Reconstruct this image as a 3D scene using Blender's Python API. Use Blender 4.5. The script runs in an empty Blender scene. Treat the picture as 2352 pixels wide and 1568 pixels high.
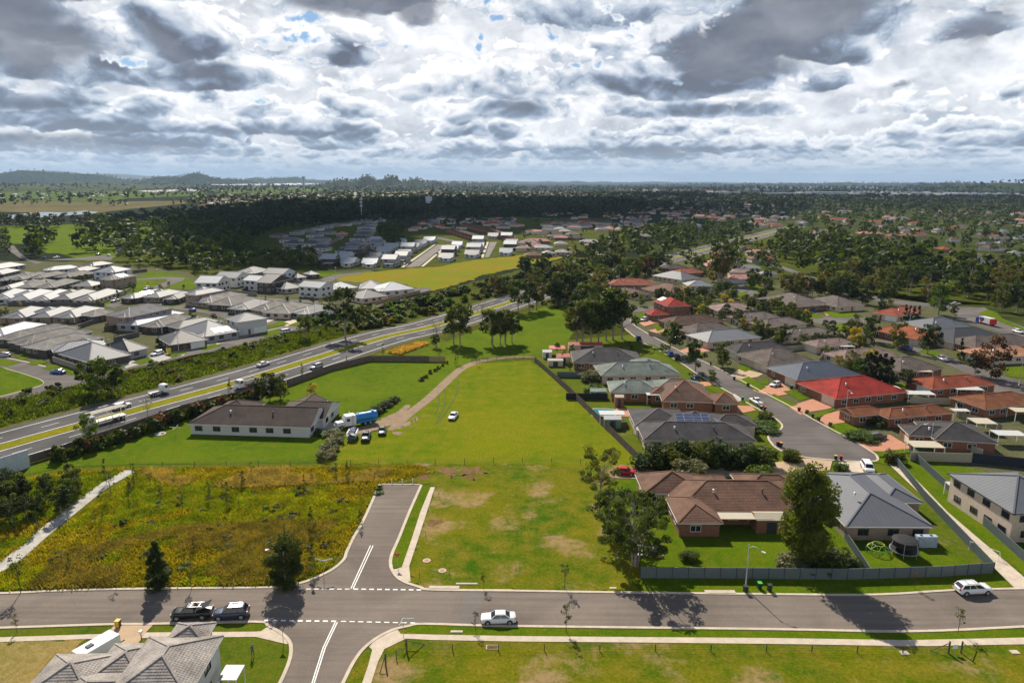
import bpy, math, random
import numpy as np
from mathutils import Vector, Matrix
R = math.radians
rnd = random.Random(7)
scene = bpy.context.scene
COL = scene.collection

# ---------------------------------------------------------------- camera
F_PX, CAM_H = 1618.0, 58.0
PITCH = math.atan(368 / F_PX); ROLL = 0.0045
cam_d = bpy.data.cameras.new('camera'); cam = bpy.data.objects.new('camera', cam_d); COL.objects.link(cam)
cam_d.sensor_width = 36; cam_d.lens = F_PX / 2352 * 36; cam_d.clip_start = .5; cam_d.clip_end = 60000
cam.location = (0, 0, CAM_H)
cam.rotation_euler = (Matrix.Rotation(math.pi/2 - PITCH, 3, 'X') @ Matrix.Rotation(ROLL, 3, 'Z')).to_euler()
scene.camera = cam

# ---------------------------------------------------------------- light
SKY_K = .05
SUN_AZ, SUN_EL = R(-16), R(40)          # azimuth from +Y towards +X
sd = bpy.data.lights.new('sun', 'SUN'); sd.energy = 5.0; sd.angle = R(.5); sd.color = (1, .91, .77)
so = bpy.data.objects.new('sun', sd); COL.objects.link(so)
sdir = Vector((math.sin(SUN_AZ)*math.cos(SUN_EL), math.cos(SUN_AZ)*math.cos(SUN_EL), math.sin(SUN_EL)))
so.rotation_euler = sdir.to_track_quat('Z', 'Y').to_euler(); so.location = (0, 0, 200)
scene.view_settings.view_transform = 'Standard'; scene.view_settings.look = 'None'
scene.view_settings.gamma = 1; scene.view_settings.exposure = .55; scene.view_settings.use_curve_mapping = False
scene.cycles.volume_bounces = 0 if hasattr(scene, 'cycles') else 0
scene.cycles.max_bounces = 5; scene.cycles.diffuse_bounces = 2; scene.cycles.transparent_max_bounces = 6

def nd(nt, t, **k):
    n = nt.nodes.new(t)
    for a, v in k.items():
        if a.startswith('i_'):
            key = a[2:]
            n.inputs[int(key) if key.isdigit() else key.replace('_', ' ')].default_value = v
        else: setattr(n, a, v)
    return n
def mth(nt, op, a, b=None, clamp=False, c=None):
    n = nt.nodes.new('ShaderNodeMath'); n.operation = op; n.use_clamp = clamp
    for i, v in enumerate((a, b, c)):
        if v is None: continue
        if isinstance(v, (int, float)): n.inputs[i].default_value = v
        else: nt.links.new(v, n.inputs[i])
    return n.outputs[0]
def ramp(nt, fac, stops, interp='LINEAR'):
    n = nt.nodes.new('ShaderNodeValToRGB'); n.color_ramp.interpolation = interp
    while len(n.color_ramp.elements) < len(stops): n.color_ramp.elements.new(.5)
    for e, (p, c) in zip(n.color_ramp.elements, stops):
        e.position = p; e.color = (c, c, c, 1) if isinstance(c, (int, float)) else (*c, 1)
    nt.links.new(fac, n.inputs[0]); return n.outputs[0]
def mixc(nt, f, a, b, typ='MIX'):
    n = nt.nodes.new('ShaderNodeMix'); n.data_type = 'RGBA'; n.blend_type = typ
    for i, v in ((0, f), (6, a), (7, b)):
        if isinstance(v, (int, float)): n.inputs[i].default_value = v
        elif isinstance(v, tuple): n.inputs[i].default_value = (*v, 1)
        else: nt.links.new(v, n.inputs[i])
    return n.outputs[2]

# world: clear Nishita sky behind a computed field of broken cumulus
# ---- cumulus field computed as arrays over (azimuth, elevation), radians
_rs = np.random.RandomState(12); _PERM = _rs.permutation(4096); _GR = _rs.uniform(0, 2*np.pi, 4096); _GX, _GY = np.cos(_GR).astype(np.float32), np.sin(_GR).astype(np.float32)
def perlin(x, y, per, seed):
    xi = np.floor(x).astype(np.int64); yi = np.floor(y).astype(np.int64); xf = (x-xi).astype(np.float32); yf = (y-yi).astype(np.float32)
    u = xf*xf*xf*(xf*(xf*6-15)+10); v = yf*yf*yf*(yf*(yf*6-15)+10)
    def g(a, b, dx, dy): h = _PERM[(_PERM[(a % per + seed*131) % 4096] + b) % 4096]; return _GX[h]*dx + _GY[h]*dy
    a = g(xi, yi, xf, yf); b = g(xi+1, yi, xf-1, yf); c = g(xi, yi+1, xf, yf-1); d = g(xi+1, yi+1, xf-1, yf-1)
    return (a+(b-a)*u) + ((c+(d-c)*u) - (a+(b-a)*u))*v
def fbm(az, el, fx, fy, octs, seed, gain=.52, bil=0.0):
    """fx, fy lattice cells per radian; bil blends in billows (abs noise)"""
    out = 0; amp = 1; tot = 0; per = max(1, round(2*np.pi*fx)); fx = per/(2*np.pi)
    for o in range(octs):
        n = perlin((az+np.pi)*fx, el*fy+seed*3.7, per, seed+o*17)
        if bil: n = n*(1-bil) + (np.abs(n)*1.7-.34)*bil
        out = out + n*amp; tot += amp; amp *= gain; fx *= 2; fy *= 2; per *= 2
    return out/tot
def sstep(a, b, x): t = np.clip((x-a)/(b-a), 0, 1); return t*t*(3-2*t)
def px_dir(px, py):
    u0, v0 = px-1176, 784-py; fw = F_PX*math.cos(PITCH)+v0*math.sin(PITCH)
    return math.atan2(u0, fw), math.atan2(v0*math.cos(PITCH)-F_PX*math.sin(PITCH)+u0*ROLL, math.hypot(u0, fw))
def blobmap(az, el, L_):
    out = np.zeros_like(az)
    for px, py, rx, ry, rot, amp in L_:
        a0, e0 = px_dir(px, py); c, s = math.cos(R(rot)), math.sin(R(rot)); dx, dy = (az-a0)*1780, (el-e0)*1780
        d = ((dx*c+dy*s)/rx)**2 + ((-dx*s+dy*c)/ry)**2; out = np.maximum(out, amp*np.exp(-d*1.1))
    return out
HOLES = [(700,45,52,18,0,1),(660,92,90,14,8,1),(285,142,60,13,-10,1),(865,105,70,9,0,1),(690,136,50,7,0,.9),(1266,75,30,16,0,1),(1410,32,34,14,-20,1),(1455,78,20,22,0,1),(1255,152,28,12,0,1),(1110,4,50,10,0,.9),(1135,42,45,8,0,1),(1102,80,10,12,20,.8),(1096,112,9,14,-15,.8),(1550,195,16,8,0,1),(600,232,18,8,0,.8),(1370,145,12,12,0,.9),(1320,150,14,8,0,.9)]
DARK = [(60,70,150,130,0,1),(400,120,170,42,-42,.85),(820,0,300,42,0,1),(950,32,80,40,0,1),(785,128,55,38,0,.55),(1770,70,330,88,12,1.15),(1680,150,200,45,0,1.05),(50,240,170,40,0,.8),(250,292,240,18,0,.75),(150,325,380,34,0,.85),(620,304,260,20,0,.7),(770,312,120,34,0,.6),(1190,240,95,30,0,.8),
  (1690,248,170,20,0,.75),(1880,205,90,45,0,.65),(1420,352,380,22,0,.75),(2080,190,110,20,18,.7),(2260,60,140,70,30,.75),(1380,300,75,26,0,.6),(1100,352,240,14,0,.5),(2330,325,80,20,0,.6),(325,232,60,18,0,.6),(220,205,40,16,0,.6),(500,150,60,40,-30,.6),(1080,290,120,20,0,.35),(1500,60,60,30,0,.35)]
def cloud_field(az, el):
    az = az.astype(np.float32); el = el.astype(np.float32); px = az*1780; d1 = 1780.0
    rgb = np.zeros(az.shape+(3,), np.float32); cov = np.zeros(az.shape, np.float32)
    hb = blobmap(az, el, HOLES); db = blobmap(az, el, DARK)
    # wobble
    wx = fbm(az, el, 14, 22, 4, 3)*.03; wy = fbm(az, el, 14, 22, 4, 4)*.016
    lo = fbm(az, el, 6, 11, 4, 5)
    def over(col, a):
        nonlocal rgb, cov
        a3 = a[..., None]; rgb = rgb*(1-a3)+col*a3; cov = cov*(1-a)+a
    # high bright sheet
    n = fbm(az+wx, el+wy, 7, 16, 6, 8, .56); up = sstep(.28, .9, el)
    hn = fbm(az, el, 26, 44, 5, 9, .6)
    hx = fbm(az+wx*2, el+wy*2, 45, 90, 4, 55, .6)
    hq = hb*.50 + (hn*1.3+hx*.8)*np.clip(hb*2.5, 0, 1) + n*.35*np.clip(hb*2, 0, 1)
    a = 1 - sstep(.30, .62, hq); a = a*(1-sstep(-.12, .18, up*.9 - n - .30))
    sn = fbm(az+wx*2, el+wy*2, 11, 20, 6, 41, .6, .5); sheet = np.stack([.60+.5*n+hn*.25+sn*.8, .62+.48*n+hn*.25+sn*.76, .65+.45*n+hn*.22+sn*.7], -1)+.03
    over(np.clip(sheet, .3, .84).astype(np.float32), a)
    fine = fbm(az+wx, el+wy, 34, 52, 5, 77, .6, .6)*np.clip(el/.12, .35, 1); e = .006; k = 0
    col_el = el[:, 0]; FULL = (az, el, wx, wy, lo, hb, db, hq, fine)
    while e < 1.45:
        h = min(.34, .0055 + e*.62); ix = np.nonzero((col_el > e-h*.55) & (col_el < e+h*2.6))[0]
        if len(ix) > 1:
            sl = slice(ix[0], ix[-1]+1); az, el, wx, wy, lo, hb, db, hq, fine = (q[sl] for q in FULL)
            fx = .62/h; fy = 1.05/h; fx = min(fx, 60); q_ = min(1, e*7)
            ee = el - e
            nb = fbm(az+wx*q_, el+wy*q_, fx, fy, 6 if h > .02 else 5, 20+k, .55, .62)
            nu = fbm(az+wx*q_, el+wy*q_+h*.11, fx, fy, 3, 20+k, .55, .62)
            nb3 = fbm(az+wx*q_, el+wy*q_, fx, fy, 3, 20+k, .55, .62)
            lowf = fbm(az[:1], el[:1]*0, fx*.42, 1, 2, 60+k)
            basew = fbm(az[:1], el[:1]*0, fx*1.5, 1, 3, 90+k)*h*.28
            t = (ee+basew)/h
            prof = np.where(t < 0, t*3.2, -np.abs(t)**1.25*.62)
            dn = .27 + prof + nb*1.5 + lowf*1.1 + fine*.28 - np.clip(hq*2.2-.2, 0, 3) + db*.2 - sstep(.28, .7, el)*1.0
            al = sstep(.0, .07 if e < .05 else .09, dn)
            thick = sstep(.05, .75, dn)
            lit = np.clip((nb3-nu)*2.2, -.4, .45)
            tone = .54 + .50*np.clip(t, -.3, .8) + lit*1.1 + (nb-nb3)*1.6 + fine*.7 - thick*.10 - np.clip(db*1.1+nb*.5, 0, 1.2)*.58 + lo*.5 + lowf*-.25
            tone = np.where(dn < .16, tone+.22*(1-db), tone)
            tone = np.clip(tone, 0, 1); far = math.exp(-e/.035)
            stops = [(0, (.11, .125, .16)), (.22, (.18, .225, .30)), (.42, (.36, .42, .50)), (.6, (.56, .59, .63)), (.8, (.76, .77, .78)), (1., (.90, .90, .895))]
            if far > .02: stops = [(p, tuple(c*(1-far*.55)+fc*far*.55 for c, fc in zip(cc, (.32, .42, .54)))) for p, cc in stops]
            xs = [p for p, _ in stops]; col = np.stack([np.interp(tone, xs, [c[i] for _, c in stops]) for i in range(3)], -1)
            a3 = (al*(1-.15*far))[..., None].astype(np.float32); rgb[sl] = rgb[sl]*(1-a3)+col.astype(np.float32)*a3; cov[sl] = cov[sl]*(1-a3[..., 0])+a3[..., 0]
        k += 1; e = e*1.36 + .0015
    az, el, wx, wy, lo, hb, db, hq, fine = FULL
    # broad grey masses
    a = sstep(.48, .84, db*.95 + fbm(az+wx, el+wy, 10, 16, 7, 33, .55, .3)*.85 + fine*.12)*.85
    gr = fbm(az+wx, el+wy, 12, 20, 5, 34)
    over(np.clip(np.stack([.16+.22*gr, .175+.22*gr, .21+.22*gr], -1), .08, .5).astype(np.float32), a*sstep(.0, .05, el))
    hz = (1-sstep(0, .05, el))[..., None]*.62
    rgb = np.clip(rgb, 0, .84)*(1-hz)+np.array([.40, .48, .57], np.float32)*hz; fl = (1-sstep(.02, .09, el))*(1-cov); rgb = rgb+fl[..., None]*np.array([.40, .48, .57], np.float32); cov = cov+fl
    return rgb*np.array([.98, .975, .98], np.float32), cov

world = bpy.data.worlds.new('World'); scene.world = world; world.use_nodes = True
wt = world.node_tree; wt.nodes.clear(); L = wt.links.new
tc = nd(wt, 'ShaderNodeTexCoord'); sep = nd(wt, 'ShaderNodeSeparateXYZ'); L(tc.outputs['Generated'], sep.inputs[0])
X, Y, Z = sep.outputs
sky = nd(wt, 'ShaderNodeTexSky', sky_type='NISHITA', sun_disc=False, sun_elevation=SUN_EL, sun_rotation=SUN_AZ, air_density=1.0, dust_density=.4, ozone_density=2.5)
skyc = mixc(wt, 1.0, sky.outputs[0], (SKY_K*.8, SKY_K, SKY_K*1.15), 'MULTIPLY')
az = mth(wt, 'ARCTAN2', X, Y); el = mth(wt, 'ARCSINE', Z)
def cloud_image(name, w, h, a0, a1, e0, e1):
    A_, E_ = np.meshgrid(np.linspace(a0, a1, w), np.linspace(e0, e1, h)); rgb, cv = cloud_field(A_, E_)
    im = bpy.data.images.new(name, w, h, alpha=True, float_buffer=True); im.colorspace_settings.name = 'Non-Color'; im.alpha_mode = 'CHANNEL_PACKED'
    im.pixels.foreach_set(np.concatenate([rgb, cv[..., None]], -1).astype(np.float32).ravel()); im.update(); im.pack()
    u = mth(wt, 'DIVIDE', mth(wt, 'SUBTRACT', az, a0), a1-a0); v = mth(wt, 'DIVIDE', mth(wt, 'SUBTRACT', el, e0), e1-e0); cx = nd(wt, 'ShaderNodeCombineXYZ'); L(u, cx.inputs[0]); L(v, cx.inputs[1])
    t = nd(wt, 'ShaderNodeTexImage', image=im, extension='EXTEND', interpolation='Cubic'); L(cx.outputs[0], t.inputs[0]); return t.outputs
fc, fa = cloud_image('clouds_around', 1080, 300, -math.pi, math.pi, R(-1.5), R(90))
nc, na = cloud_image('clouds_ahead', 1840, 380, R(-46), R(46), R(-1.5), R(17.5))
inw = mth(wt, 'MULTIPLY', mth(wt, 'LESS_THAN', mth(wt, 'ABSOLUTE', az), R(45.9)), mth(wt, 'LESS_THAN', el, R(17.4)))
cc_ = mixc(wt, inw, fc, nc); ca_ = mth(wt, 'ADD', mth(wt, 'MULTIPLY', inw, na), mth(wt, 'MULTIPLY', mth(wt, 'SUBTRACT', 1.0, inw), fa))
bl = mixc(wt, mth(wt, 'SUBTRACT', 1.0, ca_, True), (0.0, 0.0, 0.0), skyc)
fin = mixc(wt, 1.0, cc_, bl, 'ADD')
bg = nd(wt, 'ShaderNodeBackground', i_Strength=1.0); L(fin, bg.inputs[0])
wo = nd(wt, 'ShaderNodeOutputWorld'); L(bg.outputs[0], wo.inputs[0]); world.cycles.sampling_method = 'MANUAL'; world.cycles.sample_map_resolution = 512

# ---------------------------------------------------------------- helpers
def ground_at(px, py, z=0.0):
    """point of the horizontal plane z seen at photo position (2352 x 1568 scale)"""
    u, v = px - 1176, 784 - py
    c, s = math.cos(ROLL), math.sin(ROLL)
    u2, v2 = u*c - v*s, u*s + v*c
    d = (u2, F_PX*math.cos(PITCH) + v2*math.sin(PITCH), v2*math.cos(PITCH) - F_PX*math.sin(PITCH))
    t = (z - CAM_H) / d[2]
    return Vector((d[0]*t, d[1]*t, z))
def lin(h):
    h = h.lstrip('#'); return tuple((int(h[i:i+2], 16)/255)**2.2 for i in (0, 2, 4))
MATS = {}
def mat(name, col, rough=.8, metal=0.0, var=.18, scale=1.5, col2=None, bump=0.0, bscale=8.0, spec=.3, fine=0.0):
    """plain painted / solid surface with blotchy wear"""
    if name in MATS: return MATS[name]
    m = bpy.data.materials.new(name); m.use_nodes = True; nt = m.node_tree; p = nt.nodes['Principled BSDF']
    p.inputs['Roughness'].default_value = rough; p.inputs['Metallic'].default_value = metal; p.inputs['Specular IOR Level'].default_value = spec
    if isinstance(col, str): col = lin(col)
    if isinstance(col2, str): col2 = lin(col2)
    g = nd(nt, 'ShaderNodeNewGeometry')
    n = nd(nt, 'ShaderNodeTexNoise', i_Scale=scale, i_Detail=5.0, i_Roughness=.6); nt.links.new(g.outputs['Position'], n.inputs['Vector'])
    lo = tuple(c*(1-var) for c in col) if col2 is None else col2; hi = tuple(min(1, c*(1+var)) for c in col)
    out = ramp(nt, n.outputs[0], [(.35, lo), (.65, hi)])
    if fine:
        f = nd(nt, 'ShaderNodeTexNoise', i_Scale=scale*14, i_Detail=3.0); nt.links.new(g.outputs['Position'], f.inputs['Vector'])
        out = mixc(nt, fine, out, ramp(nt, f.outputs[0], [(.3, tuple(c*.45 for c in col)), (.7, tuple(min(1, c*1.5) for c in col))]))
    nt.links.new(out, p.inputs['Base Color'])
    if bump:
        b = nd(nt, 'ShaderNodeTexNoise', i_Scale=bscale, i_Detail=3.0); nt.links.new(g.outputs['Position'], b.inputs['Vector'])
        bn = nd(nt, 'ShaderNodeBump', i_Strength=min(1, bump), i_Distance=.1); nt.links.new(b.outputs[0], bn.inputs['Height']); nt.links.new(bn.outputs[0], p.inputs['Normal'])
    MATS[name] = m; return m
def grassmat(name, cols, s1=.05, s2=.35, s3=3.0, dirt=None, dthr=.66, bump=.6, dscale=.09):
    """turf: three blended hues at three sizes plus optional bare patches"""
    if name in MATS: return MATS[name]
    m = bpy.data.materials.new(name); m.use_nodes = True; nt = m.node_tree; p = nt.nodes['Principled BSDF']
    p.inputs['Roughness'].default_value = 1.0; p.inputs['Specular IOR Level'].default_value = .02
    g = nd(nt, 'ShaderNodeNewGeometry'); pos = g.outputs['Position']
    def nz(s, d=4, r=.6, dist=0.0):
        n = nd(nt, 'ShaderNodeTexNoise', i_Scale=s, i_Detail=d, i_Roughness=r, i_Distortion=dist); nt.links.new(pos, n.inputs['Vector']); return n.outputs[0]
    a, b, c = cols
    f1 = ramp(nt, nz(s1, 5, .6, .4), [(.38, 0.0), (.62, 1.0)]); f2 = ramp(nt, nz(s2, 6, .65), [(.38, 0.0), (.66, 1.0)])
    o = mixc(nt, f1, a, b); o = mixc(nt, mth(nt, 'MULTIPLY', f2, .75), o, c)
    f3 = ramp(nt, nz(s3, 5, .75), [(.28, .55), (.5, 1.0), (.72, 1.5)])
    o = mixc(nt, .85, o, f3, 'MULTIPLY')
    if dirt:
        d = mth(nt, 'MULTIPLY', nz(dscale, 3, .5, .3), mth(nt, 'ADD', mth(nt, 'MULTIPLY', nz(dscale*9, 6, .75), .9), .55))
        df = ramp(nt, d, [(dthr-.1, 0.0), (dthr+.06, 1.0)])
        o = mixc(nt, mth(nt, 'MULTIPLY', df, .85), o, dirt)
    nt.links.new(o, p.inputs['Base Color'])
    bn = nd(nt, 'ShaderNodeBump', i_Strength=bump, i_Distance=.25); nt.links.new(nz(s3*1.6, 5, .8), bn.inputs['Height']); nt.links.new(bn.outputs[0], p.inputs['Normal'])
    MATS[name] = m; return m
def leafmat(name, col, var=.5, trans=.3, tcol=None):
    if name in MATS: return MATS[name]
    m = bpy.data.materials.new(name); m.use_nodes = True; nt = m.node_tree; p = nt.nodes['Principled BSDF']; out = nt.nodes['Material Output']
    p.inputs['Roughness'].default_value = .6; p.inputs['Specular IOR Level'].default_value = .2
    g = nd(nt, 'ShaderNodeNewGeometry'); oi = nd(nt, 'ShaderNodeObjectInfo')
    n = nd(nt, 'ShaderNodeTexNoise', i_Scale=.35, i_Detail=4.0); nt.links.new(g.outputs['Position'], n.inputs['Vector'])
    n2 = nd(nt, 'ShaderNodeTexNoise', i_Scale=3.5, i_Detail=2.0); nt.links.new(g.outputs['Position'], n2.inputs['Vector'])
    lo = tuple(c*(1-var) for c in col); hi = (col[0]*(1+var*1.2), col[1]*(1+var), col[2]*(1+var*.4))
    s = mth(nt, 'ADD', mth(nt, 'MULTIPLY', n.outputs[0], .55), mth(nt, 'MULTIPLY', n2.outputs[0], .45))
    c = ramp(nt, s, [(.36, lo), (.5, col), (.64, hi)])
    tint = ramp(nt, oi.outputs['Random'], [(0, (.7, .82, .8)), (.5, (1, 1, 1)), (1, (1.35, 1.15, .85))])
    c = mixc(nt, 1.0, c, tint, 'MULTIPLY')
    nt.links.new(c, p.inputs['Base Color'])
    t = nd(nt, 'ShaderNodeBsdfTranslucent'); tcn = mixc(nt, 1.0, c, (2.2, 2.1, .5), 'MULTIPLY'); nt.links.new(tcn, t.inputs[0])
    mx = nd(nt, 'ShaderNodeMixShader', i_0=trans); nt.links.new(p.outputs[0], mx.inputs[1]); nt.links.new(t.outputs[0], mx.inputs[2]); nt.links.new(mx.outputs[0], out.inputs[0])
    MATS[name] = m; return m

def new_mesh(name, verts, faces, mats, midx=None, smooth=False):
    me = bpy.data.meshes.new(name)
    me.from_pydata([tuple(v) for v in verts], [], faces)
    for m in (mats if isinstance(mats, (list, tuple)) else [mats]): me.materials.append(m)
    if midx: me.polygons.foreach_set('material_index', midx)
    if smooth: me.polygons.foreach_set('use_smooth', [True]*len(me.polygons))
    me.update(); return me
def quads_mesh(name, V, mats, midx=None):
    """numpy array (n,4,3) of free quads"""
    n = len(V); me = bpy.data.meshes.new(name)
    me.vertices.add(n*4); me.vertices.foreach_set('co', np.ascontiguousarray(V, dtype=np.float32).ravel())
    me.loops.add(n*4); me.loops.foreach_set('vertex_index', np.arange(n*4, dtype=np.int32))
    me.polygons.add(n); me.polygons.foreach_set('loop_start', np.arange(0, n*4, 4, dtype=np.int32))
    for m in (mats if isinstance(mats, (list, tuple)) else [mats]): me.materials.append(m)
    if midx is not None: me.polygons.foreach_set('material_index', np.asarray(midx, dtype=np.int32))
    me.update(calc_edges=True); return me
def obj(name, me, parent=None, loc=None, rz=None, kind=None, label=None, cat=None, group=None, scale=None):
    o = bpy.data.objects.new(name, me); COL.objects.link(o)
    if parent is not None: o.parent = parent
    if loc is not None: o.location = loc
    if rz is not None: o.rotation_euler = (0, 0, rz)
    if scale is not None: o.scale = scale if isinstance(scale, tuple) else (scale,)*3
    if kind: o['kind'] = kind
    if label: o['label'] = label
    if cat: o['category'] = cat
    if group: o['group'] = group
    return o
def thing(name, label, cat, loc=(0, 0, 0), rz=0.0, group=None):
    return obj(name, None, None, loc, rz, None, label, cat, group)
def copy_tree(o, parent=None):
    c = o.copy(); COL.objects.link(c)
    if parent is not None: c.parent = parent
    for ch in o.children: copy_tree(ch, c)
    return c
class MB:
    def __init__(s): s.v = []; s.f = []; s.m = []
    def face(s, pts, mi=0):
        b = len(s.v); s.v += [tuple(p) for p in pts]; s.f.append(tuple(range(b, b+len(pts)))); s.m.append(mi)
    def box(s, x0, y0, z0, x1, y1, z1, mi=0, M=None, bottom=False):
        p = [(x0,y0,z0),(x1,y0,z0),(x1,y1,z0),(x0,y1,z0),(x0,y0,z1),(x1,y0,z1),(x1,y1,z1),(x0,y1,z1)]
        if M is not None: p = [tuple(M @ Vector(q)) for q in p]
        b = len(s.v); s.v += p
        fs = [(4,5,6,7),(0,1,5,4),(1,2,6,5),(2,3,7,6),(3,0,4,7),(0,3,2,1)]
        for f in fs: s.f.append(tuple(b+i for i in f)); s.m.append(mi)
    def bar(s, a, b_, w, h=None, mi=0, up=Vector((0,0,1))):
        a = Vector(a); b_ = Vector(b_); h = h or w; d = (b_-a)
        if d.length < 1e-6: return
        d.normalize(); x = d.cross(up)
        if x.length < 1e-3: x = Vector((1,0,0))
        x.normalize(); y = x.cross(d).normalized()
        p = []
        for q in (a, b_):
            for sx, sy in ((-1,-1),(1,-1),(1,1),(-1,1)): p.append(tuple(q + x*(sx*w/2) + y*(sy*h/2)))
        b = len(s.v); s.v += p
        for f in ((0,1,2,3),(7,6,5,4),(0,4,5,1),(1,5,6,2),(2,6,7,3),(3,7,4,0)): s.f.append(tuple(b+i for i in f)); s.m.append(mi)
    def tube(s, pts, rad, n=6, mi=0):
        rings = []; pts = [Vector(p) for p in pts]
        for i, p in enumerate(pts):
            d = (pts[min(i+1, len(pts)-1)] - pts[max(i-1, 0)]).normalized()
            x = d.cross(Vector((0, 0, 1))); x = Vector((1, 0, 0)) if x.length < .05 else x.normalized(); y = d.cross(x).normalized()
            r = rad[i] if isinstance(rad, (list, tuple)) else rad
            b = len(s.v); s.v += [tuple(p + x*(r*math.cos(2*math.pi*k/n)) + y*(r*math.sin(2*math.pi*k/n))) for k in range(n)]; rings.append(b)
        for a, b in zip(rings, rings[1:]):
            for k in range(n): s.f.append((a+k, a+(k+1)%n, b+(k+1)%n, b+k)); s.m.append(mi)
        for b in (rings[0], rings[-1]): s.f.append(tuple(range(b, b+n))); s.m.append(mi)
    def cyl(s, c, r, h, n=12, mi=0, axis='z'):
        c = Vector(c); d = {'z': Vector((0,0,h)), 'y': Vector((0,h,0)), 'x': Vector((h,0,0))}[axis]; s.tube([c, c+d], r, n, mi)
    def mesh(s, name, mats, smooth=False): return new_mesh(name, s.v, s.f, mats, s.m, smooth)
    def obj(s, name, mats, parent=None, smooth=False, **k): return obj(name, s.mesh(name, mats, smooth), parent, **k)

def catmull(pts, n=6, closed=False):
    P = [np.array(p, float) for p in pts]; out = []
    for i in range(len(P)-1):
        p0 = P[max(i-1, 0)]; p1 = P[i]; p2 = P[i+1]; p3 = P[min(i+2, len(P)-1)]
        for k in range(n):
            t = k/n; out.append(.5*((2*p1)+(-p0+p2)*t+(2*p0-5*p1+4*p2-p3)*t*t+(-p0+3*p1-3*p2+p3)*t**3))
    out.append(P[-1]); return [Vector(tuple(q)) for q in out]
def gp(pts, z=0.0): return [ground_at(x, y, 0) + Vector((0, 0, z)) for x, y in pts]
SHEETS = [0]
def sheet(name, pts, z, m, kind='structure', smooth=0, jag=0.0):
    SHEETS[0] += 1; z = z*.6 + SHEETS[0]*.0007
    P = gp(pts, z)
    if smooth: P = catmull(P + [P[0]], smooth)[:-1]
    if jag:
        Q = []; r_ = random.Random(SHEETS[0])
        for a, b in zip(P, P[1:]+P[:1]):
            n = max(1, min(60, int((b-a).length/(jag*.8))))
            Q += [a.lerp(b, i/n)+Vector((r_.gauss(0, jag*.42), r_.gauss(0, jag*.42), 0)) for i in range(n)]
        P = Q
    me = new_mesh(name, P, [tuple(range(len(P)))], m)
    return obj(name, me, kind=kind)
def normals2(P):
    N = []
    for i in range(len(P)):
        d = P[min(i+1, len(P)-1)] - P[max(i-1, 0)]; d.z = 0; d.normalize(); N.append(Vector((-d.y, d.x, 0)))
    return N
def ribbon(mb, P, o0, o1, z, mi=0, z0=None):
    """strip between offsets o0 and o1 (left positive) of the world polyline P; z0 gives it sides"""
    N = normals2(P)
    a = [Vector((p.x, p.y, z)) + n*o0 for p, n in zip(P, N)]; b = [Vector((p.x, p.y, z)) + n*o1 for p, n in zip(P, N)]
    for i in range(len(P)-1):
        mb.face((a[i], a[i+1], b[i+1], b[i]), mi)
        if z0 is not None:
            for c in (a, b):
                q = [Vector((v.x, v.y, z0)) for v in (c[i], c[i+1])]; mb.face((c[i], c[i+1], q[1], q[0]), mi)
def kerb(pts, side=1, w=.45, name='kerb', smooth=4, h=.15):
    P = catmull(gp(pts), smooth) if smooth else gp(pts)
    mb = MB(); ribbon(mb, P, 0, side*w, h, 0, z0=0)
    ribbon(mb, P, -side*.35, 0, .045, 0, z0=0)
    return mb.obj(name, CONC, kind='structure')
def inpoly(x, y, P):
    c = False; j = len(P)-1
    for i in range(len(P)):
        if (P[i][1] > y) != (P[j][1] > y) and x < (P[j][0]-P[i][0])*(y-P[i][1])/(P[j][1]-P[i][1])+P[i][0]: c = not c
        j = i
    return c
def ordinal(i): return ['first','second','third','fourth','fifth','sixth','seventh','eighth','ninth','tenth','eleventh','twelfth','thirteenth','fourteenth','fifteenth','sixteenth','seventeenth','eighteenth','nineteenth','twentieth'][i] if i < 20 else str(i+1)+'th'
FOOT = []       # (centre x, centre y, radius) of things trees must keep clear of
# ---------------------------------------------------------------- surfaces
CONC = mat('concrete', (.50, .42, .33), .9, var=.16, scale=.8, fine=.35, bump=.2)
CONCG = mat('concrete_grey', (.34, .33, .31), .9, var=.16, scale=.8, fine=.3)
def asphaltmat(name, col, patch=.25):
    m = bpy.data.materials.new(name); m.use_nodes = True; nt = m.node_tree; p = nt.nodes['Principled BSDF']; p.inputs['Roughness'].default_value = .95; p.inputs['Specular IOR Level'].default_value = .1
    g = nd(nt, 'ShaderNodeNewGeometry'); pos = g.outputs['Position']
    def nz(s, d, r=.6, dist=0.0):
        n = nd(nt, 'ShaderNodeTexNoise', i_Scale=s, i_Detail=d, i_Roughness=r, i_Distortion=dist); nt.links.new(pos, n.inputs['Vector']); return n.outputs[0]
    a = ramp(nt, nz(.07, 4, .55, .8), [(.35, tuple(c*(1-patch) for c in col)), (.65, tuple(c*(1+patch) for c in col))])
    st = nd(nt, 'ShaderNodeMapping'); st.inputs['Scale'].default_value = (.05, 1.1, 1); nt.links.new(pos, st.inputs[0])
    n = nd(nt, 'ShaderNodeTexNoise', i_Scale=1.0, i_Detail=4.0); nt.links.new(st.outputs[0], n.inputs['Vector'])
    a = mixc(nt, .5, a, ramp(nt, n.outputs[0], [(.3, .68), (.7, 1.2)]), 'MULTIPLY')
    a = mixc(nt, .6, a, ramp(nt, nz(9, 4, .8), [(.25, .55), (.75, 1.45)]), 'MULTIPLY')
    v = nd(nt, 'ShaderNodeTexVoronoi', feature='DISTANCE_TO_EDGE', i_Scale=.11); nt.links.new(pos, v.inputs['Vector'])
    a = mixc(nt, mth(nt, 'MULTIPLY', ramp(nt, v.outputs['Distance'], [(.0, 1.0), (.006, 0.0)]), .25), a, tuple(c*.45 for c in col))
    nt.links.new(a, p.inputs['Base Color']); MATS[name] = m; return m
ASPH = asphaltmat('asphalt_warm', (.172, .143, .120), .16)
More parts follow.
